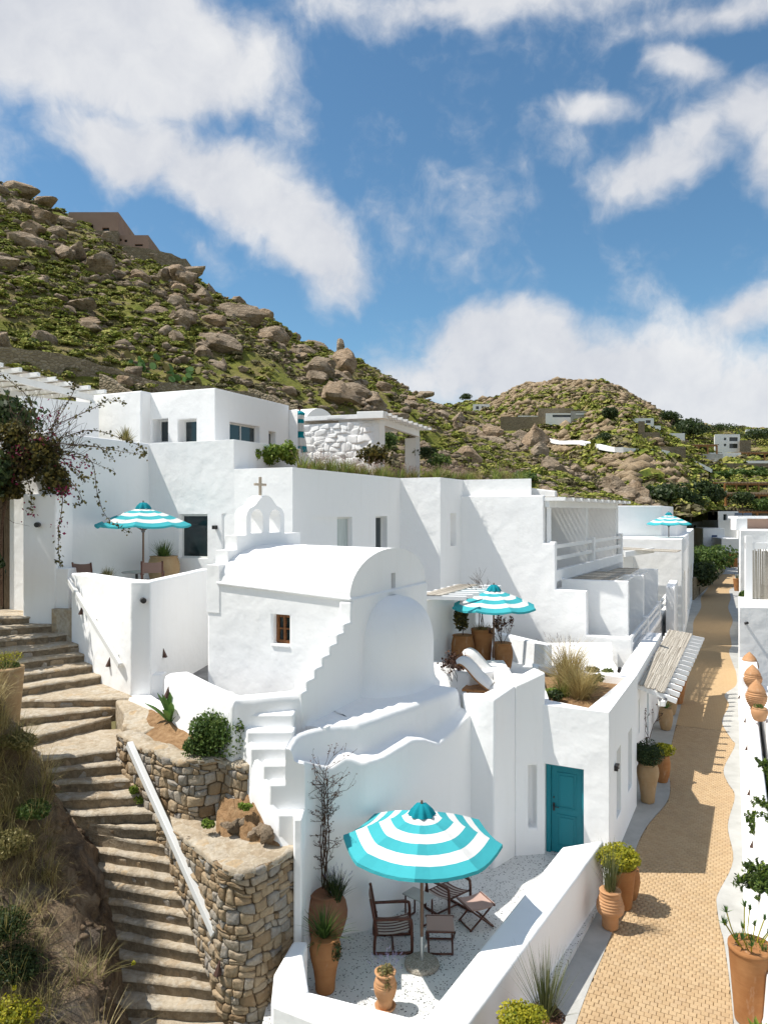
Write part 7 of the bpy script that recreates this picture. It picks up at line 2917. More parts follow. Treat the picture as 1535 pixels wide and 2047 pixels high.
# landmarks among the rocks: u, v, size px (half width), stretch, label
for (u, v, spx, stt, lab) in (
        (680, 700, 17, (.8, .8, 1.9), 'upright granite slab standing on the hill crest'),
        (470, 630, 56, (1.4, .9, .85), 'largest pale granite outcrop on the hill shoulder'),
        (425, 640, 30, (1.2, .8, .8), 'cracked granite block left of the largest outcrop'),
        (520, 640, 30, (1.3, .8, .8), 'granite hump right of the largest outcrop'),
        (352, 690, 27, (.8, .7, 1.35), 'tall split granite boulder above the upper house'),
        (460, 700, 24, (1.1, .8, 1.2), 'jagged boulder cluster top above the upper house roof'),
        (445, 715, 16, (.9, .8, 1.4), 'narrow pale rock below the jagged boulder'),
        (70, 470, 30, (1.1, .8, 1.0), 'grey boulder below the rocky summit at left'),
        (40, 390, 46, (1.3, .8, .75), 'dark granite summit crag at the left edge'),
        (90, 405, 36, (1.4, .8, .7), 'second dark crag right of the summit crag'),
        (120, 440, 28, (1.4, .8, .7), 'low crag just left of the pink hilltop house'),
        (605, 710, 28, (1.1, .8, .9), 'rounded pale boulder above the white rubble house'),
        (640, 690, 12, (1, .9, 1), 'small boulder under the upright slab'),
        (845, 788, 22, (1.3, .8, .7), 'smooth round boulder low on the crest at right'),
        (760, 820, 22, (1.6, .8, .7), 'flat tan slab above the slatted porch'),
        (720, 780, 20, (1.5, .8, .7), 'light sloping slab above the barrel roof'),
        (985, 860, 28, (1.4, .8, .7), 'orange tinted slab right of the porch on the slope'),
        (1040, 880, 34, (1.6, .8, .7), 'broad orange slab on the descending ridge'),
        (1110, 950, 36, (1.5, .8, .75), 'big tan outcrop above the balcony house'),
        (1170, 970, 32, (1.6, .8, .7), 'tan rock rib right of the big outcrop'),
        (910, 860, 16, (.8, .7, 1.5), 'grey split rock beside the slope path'),
        (1240, 990, 26, (1.6, .8, .6), 'low tan rock above the distant umbrella'),
        (380, 560, 34, (1.6, .8, .6), 'rock ledge under the crest wall'),
        (540, 632, 9, (1, 1, 1.3), 'small square rock perched on the crest')):
    t_ = tv(h1, u, v + 4)
    p = h1.base(u, t_)
    boulder(h1, u, t_, spx / F * p.y * .86, lab, None, stt, (0, rk.uniform(-.1, .1), rk.uniform(-.5, .5)), .2)
# further rocks one can pick apart: piled outcrops and strays
def zone_label(u, t_, s):
    zone = ['small', 'mid-sized', 'large'][(s > 1.0) + (s > 1.6)] + ' boulder ' + ('just below the crest' if t_ > .78 else ('midway up the slope' if t_ > .42 else 'low on the slope'))
    names_ = [(110, 'at the hill left edge'), (230, 'under the pink hilltop house'), (330, 'right of the pink hilltop house'), (420, 'left of the largest outcrop'), (560, 'around the largest outcrop'), (690, 'left of the upright slab'), (800, 'above the slatted porch'), (930, 'right of the slatted porch'), (1060, 'on the orange slab ridge'), (1180, 'above the balcony house'), (2000, 'near the right end of the ridge')]
    return zone + ', ' + next(n_ for lim, n_ in names_ if u < lim)


heap = []
centres = [(30, 420), (80, 440), (60, 500), (20, 560), (130, 500), (210, 560), (280, 520), (330, 570), (390, 600), (480, 590), (500, 650), (430, 690), (350, 680), (560, 690), (600, 720), (640, 760), (700, 760), (740, 800), (690, 820), (800, 800), (850, 830), (910, 850), (960, 870), (1000, 890), (1050, 910), (1100, 930), (1140, 960), (1200, 985), (1250, 1000), (180, 640), (300, 640), (90, 580), (250, 480), (780, 860), (620, 650)]
for (cu, cv) in centres:
    t0 = tv(h1, cu, cv)
    for k_ in range(6):
        u, t_ = cu + rk.gauss(0, 17), min(1.0, max(.06, t0 + rk.gauss(0, .035)))
        s = abs(rk.gauss(0, .68)) + .42
        heap.append((u, t_, s))
while len(heap) < 265:
    u, t_ = rk.uniform(-30, 1310), rk.random()
    if h1.base(u, t_).y > 45:
        heap.append((u, t_, abs(rk.gauss(0, .4)) + .4))
made = {}
for (u, t_, s) in heap:
    lab = zone_label(u, t_, s)
    o_ = boulder(h1, u, t_, s, lab, 'boulders on the hillside', (1.25, .95, rk.uniform(.75, 1.25)), None, .30)
    made.setdefault(lab, []).append((u, o_))
ORD = 'first second third fourth fifth sixth seventh eighth ninth tenth eleventh twelfth thirteenth fourteenth fifteenth sixteenth seventeenth eighteenth nineteenth twentieth'.split()
for lab, lst in made.items():
    if len(lst) > 1:
        for k_, (u, o_) in enumerate(sorted(lst, key=lambda q_: q_[0])):
            o_['label'] = lab + ', ' + ORD[min(k_, 19)] + ' from left'


def scatter(hill, n, smin, smax, meshes, name, mats, seed, cond, kind_label, cat, shape='rock', u0=-60, u1=1320, group=None):
    """many small rocks or shrubs merged into one object"""
    rnd = random.Random(seed)
    proto = []
    for me in meshes:
        v = np.empty(len(me.vertices) * 3, np.float32)
        me.vertices.foreach_get('co', v)
        f = np.array([list(pg_.vertices) for pg_ in me.polygons], np.int32)
        proto.append((v.reshape(-1, 3), f))
    V_, F_ = [], []
    off = 0
    cnt_ = 0
    tries = 0
    while cnt_ < n and tries < n * 12:
        tries += 1
        u = rnd.uniform(u0, u1)
        t_ = rnd.random()
        p = hill.base(u, t_)
        if not cond(u, t_, p, rnd):
            continue
        p = hill.at(u, t_)
        s = rnd.uniform(smin, smax) * (1 + (.6 if rnd.random() < .1 else 0))
        v, f = proto[rnd.randrange(len(proto))]
        a = rnd.uniform(0, 6.28)
        ca, sa = math.cos(a), math.sin(a)
        w = np.empty_like(v)
        kx, ky, kz = s * rnd.uniform(.8, 1.5), s * rnd.uniform(.8, 1.2), s * rnd.uniform(.55, .95)
        w[:, 0] = (v[:, 0] * ca - v[:, 1] * sa) * kx + p.x
        w[:, 1] = (v[:, 0] * sa + v[:, 1] * ca) * ky + p.y
        w[:, 2] = v[:, 2] * kz + p.z + s * .12
        V_.append(w)
        F_.append(f + off)
        off += len(v)
        cnt_ += 1
    o_ = bulk_mesh(name, np.concatenate(V_), np.concatenate(F_), mats)
    o_['kind'] = 'stuff'
    tag(o_, kind_label, cat)
    return o_


small_r = [rock_mesh('stone_chip', 120 + i, M['granite'], 1, .8) for i in range(6)]
small_2 = [rock_mesh('stone_chip', 140 + i, M['granite_far'], 1, .8) for i in range(6)]


def shrub_mesh(seed, n=110, fs_=.34):
    """low cushion of small upright facets"""
    rnd = np.random.default_rng(seed)
    d = rnd.normal(size=(n, 3))
    d /= np.linalg.norm(d, axis=1, keepdims=True)
    d[:, 2] = np.abs(d[:, 2])
    c = d * np.array([1, 1, .75]) * rnd.uniform(.75, 1.0, size=(n, 1))
    v, f = leaf_quads(c, d * 1.6, fs_, rnd, 1.3)
    me = bpy.data.meshes.new('shrub')
    me.from_pydata(v.tolist(), [], f.tolist())
    me.update()
    return me


shr = [shrub_mesh(i) for i in range(8)]
shr_far = [shrub_mesh(20 + i, 36, .55) for i in range(6)]


def green(u, t_, p, rnd):
    if p.y < 41:
        return False
    g = fbm(p.x * .045 + 9, p.y * .045, 2.0)
    g += .30 * (1 - t_) + (.28 if u < 560 else -.02)
    return rnd.random() < .22 + g * 1.2


def dry(u, t_, p, rnd):
    return p.y > 41 and rnd.random() < .35 + .5 * fbm(p.x * .06, p.y * .06, 7.0)


scatter(h1, 4300, .20, .52, shr, 'hill_scrub', M['shrub'], 1, green, 'green cushion scrub covering the rocky hillside', 'scrub')
scatter(h1, 1500, .2, .5, shr, 'dry_scrub', M['shrub_grey'], 2, dry, 'grey brown dry scrub on the rocky hillside', 'scrub')
scatter(h1, 7500, .10, .5, small_r, 'loose_stones', M['granite'], 3, lambda u, t_, p, r: p.y > 42 and r.random() < .35 + .9 * fbm(p.x * .07 + 5, p.y * .07, 4.0) + (.3 if u > 800 else 0), 'loose granite stones strewn over the hillside', 'stones')
scatter(h2, 5600, .45, 1.7, small_2, 'far_rocks', M['granite_far'], 4, lambda u, t_, p, r: r.random() < (.06 + .9 * fbm(p.x * .02, p.y * .02, 6.0) + (.55 if t_ > .66 and 960 < u < 1320 else 0)) and not (u > 1370 and t_ < .8), 'tan rocks crowning the far hill', 'rocks', u0=840, u1=1560)
scatter(h2, 4200, .5, 1.3, shr_far, 'far_scrub', M['shrub'], 5, lambda u, t_, p, r: r.random() < .5 - (.35 if t_ > .7 and u < 1320 else 0) + .6 * fbm(p.x * .02 + 4, p.y * .02, 3.0), 'green scrub on the far hill', 'scrub', u0=840, u1=1600)
scatter(h2, 2200, .5, 1.2, shr_far, 'far_dry_scrub', M['shrub_grey'], 6, lambda u, t_, p, r: True, 'dry scrub on the far hill', 'scrub', u0=840, u1=1600)

# ------------------------------------------------------------------ drystone terrace walls on the hill
def stone_line(name, pts_, h_, th, mat, label, seed, cat='wall'):
    """wall following photo points at given distances; top edge slightly ragged"""
    ps = catmull([on_h2(u, v + 2, 3.0) + V((0, 0, .9)) if y > 124 else P(u, v, y) for u, v, y in pts_], 8)
    e = empty(name, ps[0], label, cat)
    rows_ = []
    for i, p in enumerate(ps):
        d_ = (ps[min(i + 1, len(ps) - 1)] - ps[max(i - 1, 0)])
        d_.z = 0
        d_.normalize()
        n = V((-d_.y, d_.x, 0))
        r_ = .12 * fbm(p.x * 1.3, p.y * 1.3, seed)
        rows_.append([p - n * th * .5 + V((0, 0, -h_)), p - n * th * .5 + V((0, 0, r_)), p + n * th * .5 + V((0, 0, r_)), p + n * th * .5 + V((0, 0, -h_))])
    MB().grid(rows_, flip=True).build('wall', M[mat], e)
    return e


stone_line('terrace_wall', [(-80, 690, 46), (60, 700, 47), (150, 715, 48), (250, 745, 50), (330, 765, 50), (430, 775, 50), (520, 790, 50)], 2.2, .5, 'drystone', 'drystone terrace wall just above the white pergola', 1)
stone_line('terrace_wall', [(-60, 622, 60), (40, 640, 60), (110, 655, 60), (200, 675, 62), (235, 700, 62)], 1.8, .5, 'drystone', 'broken drystone terrace wall behind the prickly pears', 2)
stone_line('terrace_wall', [(205, 748, 47), (235, 765, 46.5), (262, 783, 46)], 1.2, .5, 'drystone', 'short sloping drystone wall end above the white roofs', 3)
stone_line('terrace_wall', [(500, 775, 52), (560, 800, 51), (600, 812, 50)], 1.0, .5, 'drystone', 'low drystone wall running down to the barrel roof', 4)
stone_line('crest_wall', [(180, 475, 100), (240, 490, 100), (300, 500, 101), (350, 512, 102), (395, 540, 102)], 3.0, .8, 'drystone', 'grey stone retaining wall below the pink hilltop house', 5)
stone_line('road_wall', [(1060, 868, 195), (1110, 885, 190), (1160, 887, 185), (1230, 902, 180), (1330, 908, 172), (1390, 930, 165), (1420, 944, 160)], .9, .6, 'plaster', 'white edged road wall zigzagging across the far hill', 6)


# ------------------------------------------------------------------ houses on the hills
def hill_house(name, boxes, label, wins=(), cat='house'):
    """boxes: (u0, u1, v_top, v_bottom, distance, depth, material); wins: (box index, u0, v0, u1, v1)"""
    u0, u1, vt_, vb, y, dp, mt = boxes[0]
    e = empty(name, P((u0 + u1) / 2, vb, y), label, cat)
    made = []
    for (u0, u1, vt_, vb, y, dp, mt) in boxes:
        if y > 124:
            y = on_h2((u0 + u1) / 2, vb, 2.0).y
        a, b = P(u0, vt_, y), P(u1, vt_, y)
        zb = P(u0, vb, y).z
        o_ = MB().prism([a, b, b + V((b.x / y * dp * .6 + .15 * dp, dp, 0)), a + V((a.x / y * dp * .6 + .15 * dp, dp, 0))], zb - 3, a.z).build('wall', M[mt], e)
        made.append((o_, Face(a, b)))
    for (k_, a0, v0, a1, v1) in wins:
        o_, fc = made[k_]
        s0, z1 = fc.sz(a0, v0)
        s1, z0 = fc.sz(a1, v1)
        cut(o_, [(fc.rect(s0, s1, -.5, .6), z0, z1)])
        MB().prism(fc.rect(s0, s1, .4, .55), z0, z1).build('window', M['glass'], e)
    return e


hill_house('hilltop_house', [(138, 237, 424, 470, 104, 9, 'pink'), (237, 297, 470, 500, 103.5, 8, 'pink'), (185, 236, 461, 480, 102.5, 2, 'drystone')], 'long pink flat roofed house on the hill crest at left',
           [(0, 167, 446, 172, 458), (0, 181, 449, 187, 460), (0, 205, 455, 219, 462), (0, 226, 462, 234, 474), (1, 238, 477, 244, 482), (1, 249, 479, 255, 484), (1, 270, 488, 286, 492)])
hill_house('hill_house', [(352, 372, 517, 535, 102, 4, 'drystone')], 'small grey hut at the end of the crest wall')
hill_house('hill_house', [(945, 978, 808, 822, 250, 8, 'plaster')], 'small white cottage on the saddle between the hills', [(0, 951, 812, 957, 818), (0, 962, 812, 967, 817)])
hill_house('hill_house', [(1090, 1190, 826, 842, 228, 14, 'plaster'), (1075, 1186, 816, 832, 236, 10, 'drystone'), (1000, 1100, 833, 851, 224, 6, 'drystone'), (1035, 1085, 831, 838, 226, 6, 'plaster'), (1140, 1186, 822, 833, 233, 8, 'concrete')],
           'long modern white villa with stone walls on the far hill', [(0, 1104, 829, 1170, 834), (4, 1150, 825, 1180, 830)])
hill_house('hill_house', [(1262, 1306, 836, 852, 220, 8, 'plaster'), (1275, 1288, 842, 862, 217, 4, 'drystone')], 'white house with stone corner tower on the far hill', [(0, 1290, 840, 1300, 846)])
hill_house('hill_house', [(1291, 1320, 851, 863, 214, 7, 'plaster'), (1315, 1368, 866, 876, 212, 8, 'plaster'), (1275, 1318, 864, 874, 210, 6, 'drystone')], 'low white and stone house below the tower house')
hill_house('hill_house', [(1428, 1478, 868, 906, 180, 9, 'plaster'), (1478, 1500, 880, 906, 181, 8, 'drystone')], 'three storey white house at the right of the far hill', [(0, 1446, 875, 1451, 880), (0, 1446, 887, 1451, 892), (0, 1457, 874, 1474, 882), (0, 1457, 887, 1474, 896)])
hill_house('hill_house', [(1490, 1560, 858, 872, 240, 9, 'plaster')], 'white house behind trees at the right edge of the ridge', [(0, 1500, 861, 1505, 866), (0, 1515, 861, 1520, 866)])
hill_house('hill_house', [(1300, 1370, 893, 912, 172, 5, 'drystone'), (1352, 1480, 905, 911, 166, 8, 'plaster')], 'stone terrace with white slab edge across the far hill')
hill_house('hill_house', [(1365, 1560, 921, 926, 158, 8, 'plaster'), (1380, 1560, 926, 938, 160, 6, 'drystone')], 'long white slab edge of a garden terrace at right')


def timber_pergola(u0, u1, vt_, vb, y, label, n=6):
    y = on_h2((u0 + u1) / 2, vb, 4.0).y if y > 124 else y
    e = empty('timber_pergola', P(u0, vb, y), label, 'pergola')
    a, b = P(u0, vt_, y), P(u1, vt_, y)
    hb_ = P(u0, vb, y).z
    MB().beam(a, b, .4, .35).build('beam', M['teak'], e)
    MB().beam(a + V((0, 5, .4)), b + V((0, 5, .4)), .4, .35).build('beam', M['teak'], e)
    for i in range(n):
        p = lerp(a, b, i / (n - 1))
        MB().beam(V((p.x, p.y, hb_ - .5)), p, .3, .3).build('post', M['teak'], e)
    for i in range(n * 3):
        p = lerp(a, b, i / (n * 3 - 1)) + V((0, 0, .3))
        MB().beam(p + V((0, -1.0, -.1)), p + V((.6, 6, .3)), .16, .2).build('rafter', M['wood_grey'], e)
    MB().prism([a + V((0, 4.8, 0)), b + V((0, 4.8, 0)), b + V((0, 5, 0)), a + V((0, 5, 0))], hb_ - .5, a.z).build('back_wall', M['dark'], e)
    MB().prism([a + V((-1, -1, 0)), b + V((1, -1, 0)), b + V((1, 5, 0)), a + V((-1, 5, 0))], hb_ - 2.2, hb_ - .5).build('floor', M['concrete'], e)
    return e


timber_pergola(1340, 1432, 891, 904, 168, 'timber pergola on the upper garden terrace')
timber_pergola(1478, 1560, 906, 922, 160, 'timber pergola at the right edge of the garden terraces')
timber_pergola(1448, 1560, 968, 984, 132, 'upper tier of the timber restaurant pergola at right')
timber_pergola(1450, 1560, 990, 1006, 128, 'lower tier of the timber restaurant pergola at right')
timber_pergola(1440, 1560, 1024, 1034, 124, 'low brown timber pergola behind the lane end houses')
hill_house('hill_house', [(1435, 1475, 1022, 1046, 121, 6, 'plaster')], 'white arched gatehouse below the restaurant pergola', [(0, 1445, 1028, 1452, 1040)])
for k_, (u0, u1) in enumerate(((1468, 1483), (1486, 1502))):
    e = empty('solar_heater', P(u0, 1046, 118), ('left' if k_ == 0 else 'right') + ' tilted solar panel on the roofs at the lane end', 'panel', 'solar panels')
    a, b = P(u0, 1042, 118), P(u1, 1042, 118)
    c, d = P(u1, 1025, 119.2), P(u0, 1025, 119.2)
    MB().add([a, b, c, d, a + V((0, .2, -.1)), b + V((0, .2, -.1)), c + V((0, .2, -.1)), d + V((0, .2, -.1))], [[0, 1, 2, 3], [7, 6, 5, 4], [0, 4, 5, 1], [1, 5, 6, 2], [2, 6, 7, 3], [3, 7, 4, 0]]).build('panel', M['solar'], e)

# ------------------------------------------------------------------ trees
def tree(loc, h_, rad, label, mat, seed, size, n, name='tree', trunk_r=None, lumps=12, group=None):
    loc = V(loc)
    e = empty(name, loc, label, 'tree', group)
    rnd = random.Random(seed)
    mb_ = MB()
    tips_ = []
    tr = trunk_r or h_ * .035
    top = loc + V((0, 0, h_ * .38))
    mb_.tube([loc + V((0, 0, -.5)), loc + V((rnd.uniform(-.1, .1) * h_, 0, h_ * .2)), top], [tr, tr * .8, tr * .6], 8)
    for k_ in range(5):
        branches(mb_, top, V((rnd.uniform(-1, 1), rnd.uniform(-1, 1), .8)), h_ * .28, tr * .45, 1, rnd, tips_, 5, .6)
    mb_.build('trunk', M['bark'], e)
    crown('crown', loc + V((0, 0, h_ * .62)), (rad, rad, h_ * .46), n, size, mat, e, seed, lumps, .22)
    return e


for k_, (u, vb, y, h_, r_, lab, mt) in enumerate((
        (1310, 1032, 96, 4.2, 3.2, 'dark green tree left of the group behind the distant umbrella', 'leaf_dark'),
        (1345, 1036, 98, 5.0, 3.4, 'tallest dark green tree behind the distant umbrella', 'leaf_dark'),
        (1378, 1040, 98, 3.9, 2.6, 'shaded rounded tree right of the distant umbrella', 'leaf_dark'),
        (1405, 1022, 118, 5.0, 2.4, 'slim dark tree left of the restaurant steps', 'leaf_dark'),
        (1425, 1024, 120, 4.6, 2.4, 'dark conifer beside the white restaurant steps', 'leaf_dark'),
        (1483, 1022, 122, 3.6, 2.2, 'round dark tree before the restaurant pergola', 'leaf_dark'),
        (1520, 1034, 122, 3.2, 2.4, 'palm like green tree below the restaurant pergola', 'leaf_mid'),
        (1385, 888, 225, 7.5, 5.5, 'dark tree on the ridge left of the three storey house', 'leaf_dark'),
        (1370, 868, 240, 5.5, 5.0, 'ridge tree left of the dark ridge tree', 'leaf_dark'),
        (1335, 852, 235, 5.0, 4.6, 'bushy tree right of the white tower house', 'leaf_dark'),
        (1218, 850, 224, 6.0, 2.8, 'dark cypress like tree right of the modern villa', 'leaf_dark'),
        (1440, 872, 235, 4.2, 8.0, 'wide hedge of trees behind the three storey house', 'leaf_dark'),
        (1510, 890, 190, 4.5, 7.0, 'tree clump right of the three storey house', 'leaf_dark'),
        (1205, 892, 190, 3.6, 2.8, 'dark shrub by the middle of the road wall', 'leaf_dark'),
        (930, 806, 252, 3.4, 2.6, 'lone tree beside the white cottage on the saddle', 'leaf_dark'))):
    q_ = on_h2(u, vb, 1.0) if y > 110 else P(u, vb, y)
    sc_ = q_.y / y
    tree(q_, h_ * sc_, r_ * sc_, lab, mt, 200 + k_, h_ * sc_ * .075, 1300)
tree(G(1416, 1172, -.2), 5.0, 3.3, 'feathery olive green tree leaning over the far lane wall', 'leaf_mid', 230, .22, 4200, 'feathery_tree', .16, 16)
tree(G(1392, 1192, -.2), 3.4, 2.3, 'dark shrubby tree at the near end of the far lane wall', 'leaf_dark', 231, .2, 2600, 'feathery_tree', .14, 12)
for k_, (u, v, y) in enumerate(((1440, 950, 150), (1480, 945, 150), (1520, 948, 150), (1460, 975, 138), (1505, 940, 155))):
    e = plant(on_h2(u, v, 2.0), 'garden_hedge', ['green hedge', 'clipped hedge', 'low hedge', 'dark hedge', 'broad hedge'][k_] + ' on the garden terraces at right, ' + ['leftmost', 'second', 'rightmost', 'lowest', 'highest'][k_] + ' of five', 'hedges on the garden terraces', 'hedge')
    crown('foliage', V(e.location), (4.2, 1.6, 1.1), 700, .42, 'leaf_mid', e, 240 + k_, 12, .2)
pc = random.Random(3)
for k_, (u, v, y) in enumerate(((68, 660, 57), (100, 668, 57), (285, 730, 52), (365, 752, 51))):
    e = plant(P(u, v, y), 'prickly_pear', ['left', 'right'][k_ % 2] + ' prickly pear clump ' + ('before the broken terrace wall' if k_ < 2 else 'above the upper house roof'), 'prickly pears', 'cactus')
    for j in range(16):
        p = V(e.location) + V((pc.uniform(-1.2, 1.2), pc.uniform(-.5, .5), pc.uniform(-.6, .7)))
        n = V((pc.uniform(-1, 1), -1, pc.uniform(-.3, .6))).normalized()
        x = n.orthogonal().normalized()
        y_ = n.cross(x)
        s = pc.uniform(.22, .36)
        ring_ = [p + (x * math.cos(a) * s * .75 + y_ * math.sin(a) * s) for a in np.linspace(0, 2 * math.pi, 10)[:-1]]
        MB().add([q_ + n * .04 for q_ in ring_] + [q_ - n * .04 for q_ in ring_], [list(range(9)), list(range(9, 18))[::-1]] + [[i, (i + 1) % 9, 9 + (i + 1) % 9, 9 + i][::-1] for i in range(9)]).build('pad', M['leaf_agave'] if j % 3 else M['grass_olive'], e)

# ------------------------------------------------------------------ planting on roofs and terraces
# roof edge grasses
rg = random.Random(9)
edge_pts = [K1 + V((.25, .7, 0)), K2 + V((-.35, .35, 0)), K3 + V((-.05, .45, 0)), K4 + V((-.1, .5, 0)), V((6.2, 31.2, 0))]
pe = Path(edge_pts)
for i in range(46):
    s = pe.w * (i + rg.uniform(-.3, .3)) / 46
    p, n_ = pe.at(s)
    p = p + V((rg.uniform(-.2, .2), rg.uniform(.0, .9), 9.38))
    big_ = rg.uniform(.5, 1.0)
    e = plant(p, 'fountain_grass', 'fountain grass tuft with pale plumes along the villa roof edge', 'grasses on the villa roof edge', 'grass')
    tuft('blades', p, e, 70, .62 * big_, .55, .02, ('grass_green', 'grass_olive', 'grass_green')[i % 3], 600 + i, .7, .15)
    if i % 4 != 1:
        plumes('plumes', p, e, 16, .68 * big_, .5, 'plume', 700 + i, .15, .26, .035)
# far row behind
for i in range(20):
    p = V((rg.uniform(-1.5, 6), rg.uniform(32.5, 36), 9.38))
    e = plant(p, 'fountain_grass', 'fountain grass tuft further back on the planted villa roof', 'grasses further back on the roof', 'grass')
    tuft('blades', p, e, 60, .7, .6, .025, ('grass_green', 'grass_olive')[i % 2], 800 + i, .7, .2)
    plumes('plumes', p, e, 14, .8, .5, 'plume', 850 + i, .2, .28, .04)
for k_, (u, v, y, r_, lab) in enumerate(((500, 912, 24.6, .55, 'bright green rounded shrub at the left end of the roof edge'), (535, 910, 24.9, .62, 'bright green shrub in the middle of the roof edge group'), (572, 908, 25.2, .62, 'tall bright green shrub beside the closed umbrella'))):
    p = P(u, v, y)
    e = plant(V((p.x, p.y, 9.38)), 'euonymus_shrub', lab, 'shrubs on the roof edge', 'shrub')
    crown('foliage', V((p.x, p.y, p.z)), (r_ * .85, r_ * .7, r_ * .9), 1500, .075, 'leaf_bright', e, 260 + k_, 9, .3)
p = P(745, 905, 31)
e = plant(V((p.x, p.y, 9.38)), 'photinia_shrub', 'dark reddish shrub before the white rubble house corner', None, 'shrub')
crown('foliage', V((p.x, p.y, p.z - .1)), (.95, .6, .7), 900, .10, 'vine_leaf', e, 270, 9, .3)
p = P(735, 880, 47)
for k_, (u, v) in enumerate(((780, 880), (850, 905), (880, 925), (1050, 962))):
    p = P(u, v, (44, 42, 40, 33.5)[k_])
    e = plant(V((p.x, p.y, p.z - .5)), 'cactus_bush', ['columnar cactus clump behind the slatted porch', 'dark bush right of the slatted porch post', 'low green bush on the roof beyond the porch', 'green bush at the right end of the roof planting'][k_], None, 'shrub')
    crown('foliage', p, (.8, .6, .9 if k_ == 0 else .6), 700, .10, 'leaf_mid' if k_ != 1 else 'leaf_dark', e, 280 + k_, 8, .3)
# palm on the wing roof
e = plant(P(252, 872, 26.6), 'fan_palm', 'small fan palm at the edge of the wing roof', None, 'palm')
tuft('fronds', V(e.location) + V((0, 0, -.25)), e, 120, .62, .75, .045, 'grass_olive', 291, .25, .05)
# roof planter of the guest house
gp_ = random.Random(31)
for k_, (u, v, z, L, mt, lab) in enumerate(((1135, 1375, 3.35, 1.15, 'grass_dry', 'tall blond grass tuft with purple plumes in the roof planter'), (1160, 1398, 3.3, .85, 'grass_dry', 'lower blond grass tuft at the front of the roof planter'), (1125, 1392, 3.3, .5, 'grass_green', 'green grass tuft left of the blond grasses'))):
    p = G(u, v, z)
    e = plant(p, 'feather_grass', lab, None, 'grass')
    tuft('blades', p, e, (900, 760, 160)[k_], L * 1.28, .44, .011, mt, 300 + k_, 1.0, .18, 5)
    if k_ == 0:
        plumes('plumes', p + V((-.05, .1, 0)), e, 46, 1.34, .40, 'plume_dark', 310, .18, .24, .022)
for k_, (u, v, r_, mt, lab) in enumerate(((1103, 1393, .20, 'leaf_bright', 'small lime green plant in the left corner of the roof planter'), (1192, 1370, .30, 'leaf_mid', 'green herb right of the blond grass'), (1212, 1352, .22, 'leaf_mid', 'green herb near the roof planter spotlight'), (1110, 1399, .22, 'leaf_dark', 'dark succulent at the front left of the roof planter'), (1185, 1352, .26, 'leaf_dark', 'dark herb behind the blond grass'))):
    p = G(u, v, 3.36)
    e = plant(p, 'planter_herb', lab, None, 'plant')
    crown('foliage', p + V((0, 0, r_ * .5)), (r_, r_, r_ * .8), 500, .05, mt, e, 320 + k_, 7, .3)
pz_ = G(1236, 1352, 3.5)
spot_lamp(pz_ + V((0, 0, .12)), (.2, -.3, 1), label='small black garden spotlight on the roof planter rim', r=.05, l=.12)
# bed above the upper rubble wall
p = G(343, 1452, 3.45)
e = plant(p, 'agave', 'broad leaved green agave in the bed beside the stair', None, 'agave')
agave('agave', p, e, 20, .82, .11, 'leaf_agave', 41)
tuft('shoots', p + V((.3, -.1, 0)), e, 40, .55, .3, .02, 'leaf_bright', 331, .3, .15)
p = G(432, 1510, 3.42)
e = plant(p, 'mastic_bush', 'dense dark green bush against the white steps', None, 'shrub')
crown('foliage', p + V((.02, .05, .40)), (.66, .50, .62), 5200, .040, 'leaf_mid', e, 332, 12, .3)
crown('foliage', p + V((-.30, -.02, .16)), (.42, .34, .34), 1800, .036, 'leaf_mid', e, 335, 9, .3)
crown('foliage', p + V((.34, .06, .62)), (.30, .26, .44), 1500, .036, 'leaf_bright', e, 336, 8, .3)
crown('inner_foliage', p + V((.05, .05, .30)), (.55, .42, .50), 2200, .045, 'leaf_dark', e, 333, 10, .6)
tuft('shoots', p + V((.1, .0, .3)), e, 110, .62, .45, .018, 'leaf_mid', 334, .2, .35)
for k_, (u, v, z) in enumerate(((490, 1620, 2.75), (412, 1655, 2.45), (265, 1585, 2.5), (280, 1605, 2.3))):
    p = G(u, v, z)
    e = plant(p, 'weed', ['green weed on the earth slip above the lower wall', 'small green weed at the foot of the upper wall', 'weed in the stair corner, upper one', 'weed in the stair corner, lower one'][k_], None, 'plant')
    crown('foliage', p + V((0, 0, .06)), (.16, .12, .14), 380, .03, 'leaf_bright', e, 340 + k_, 6, .4)
# loose rocks on the earth slip
for k_ in range(9):
    p = lerp(G(440, 1672, 2.36), G(550, 1692, 2.36), k_ / 8) + V((rk.uniform(-.1, .1), rk.uniform(.0, .35), rk.uniform(.02, .18)))
    o = link_mesh('loose_rock', rocks[k_ % 12], None, p)
    s = rk.uniform(.07, .17)
    o.scale = (s * 1.3, s, s)
    o.rotation_euler = (rk.uniform(0, 3), rk.uniform(0, 3), 0)
    tag(o, 'broken tan rock on the earth slip, ' + ('first', 'second', 'third', 'fourth', 'fifth', 'sixth', 'seventh', 'eighth', 'ninth')[k_] + ' from the left', 'rock', 'rocks on the earth slip')

# ------------------------------------------------------------------ vegetation of the rocky bank
rb = random.Random(51)
nr, nc = len(bank_rows), len(bank_rows[0])


def bank_at(i, j):
    i0, j0 = min(int(i), nr - 2), min(int(j), nc - 2)
    fi, fj = i - i0, j - j0
    a = lerp(bank_rows[i0][j0], bank_rows[i0][j0 + 1], fj)
    b = lerp(bank_rows[i0 + 1][j0], bank_rows[i0 + 1][j0 + 1], fj)
    return lerp(a, b, fi)


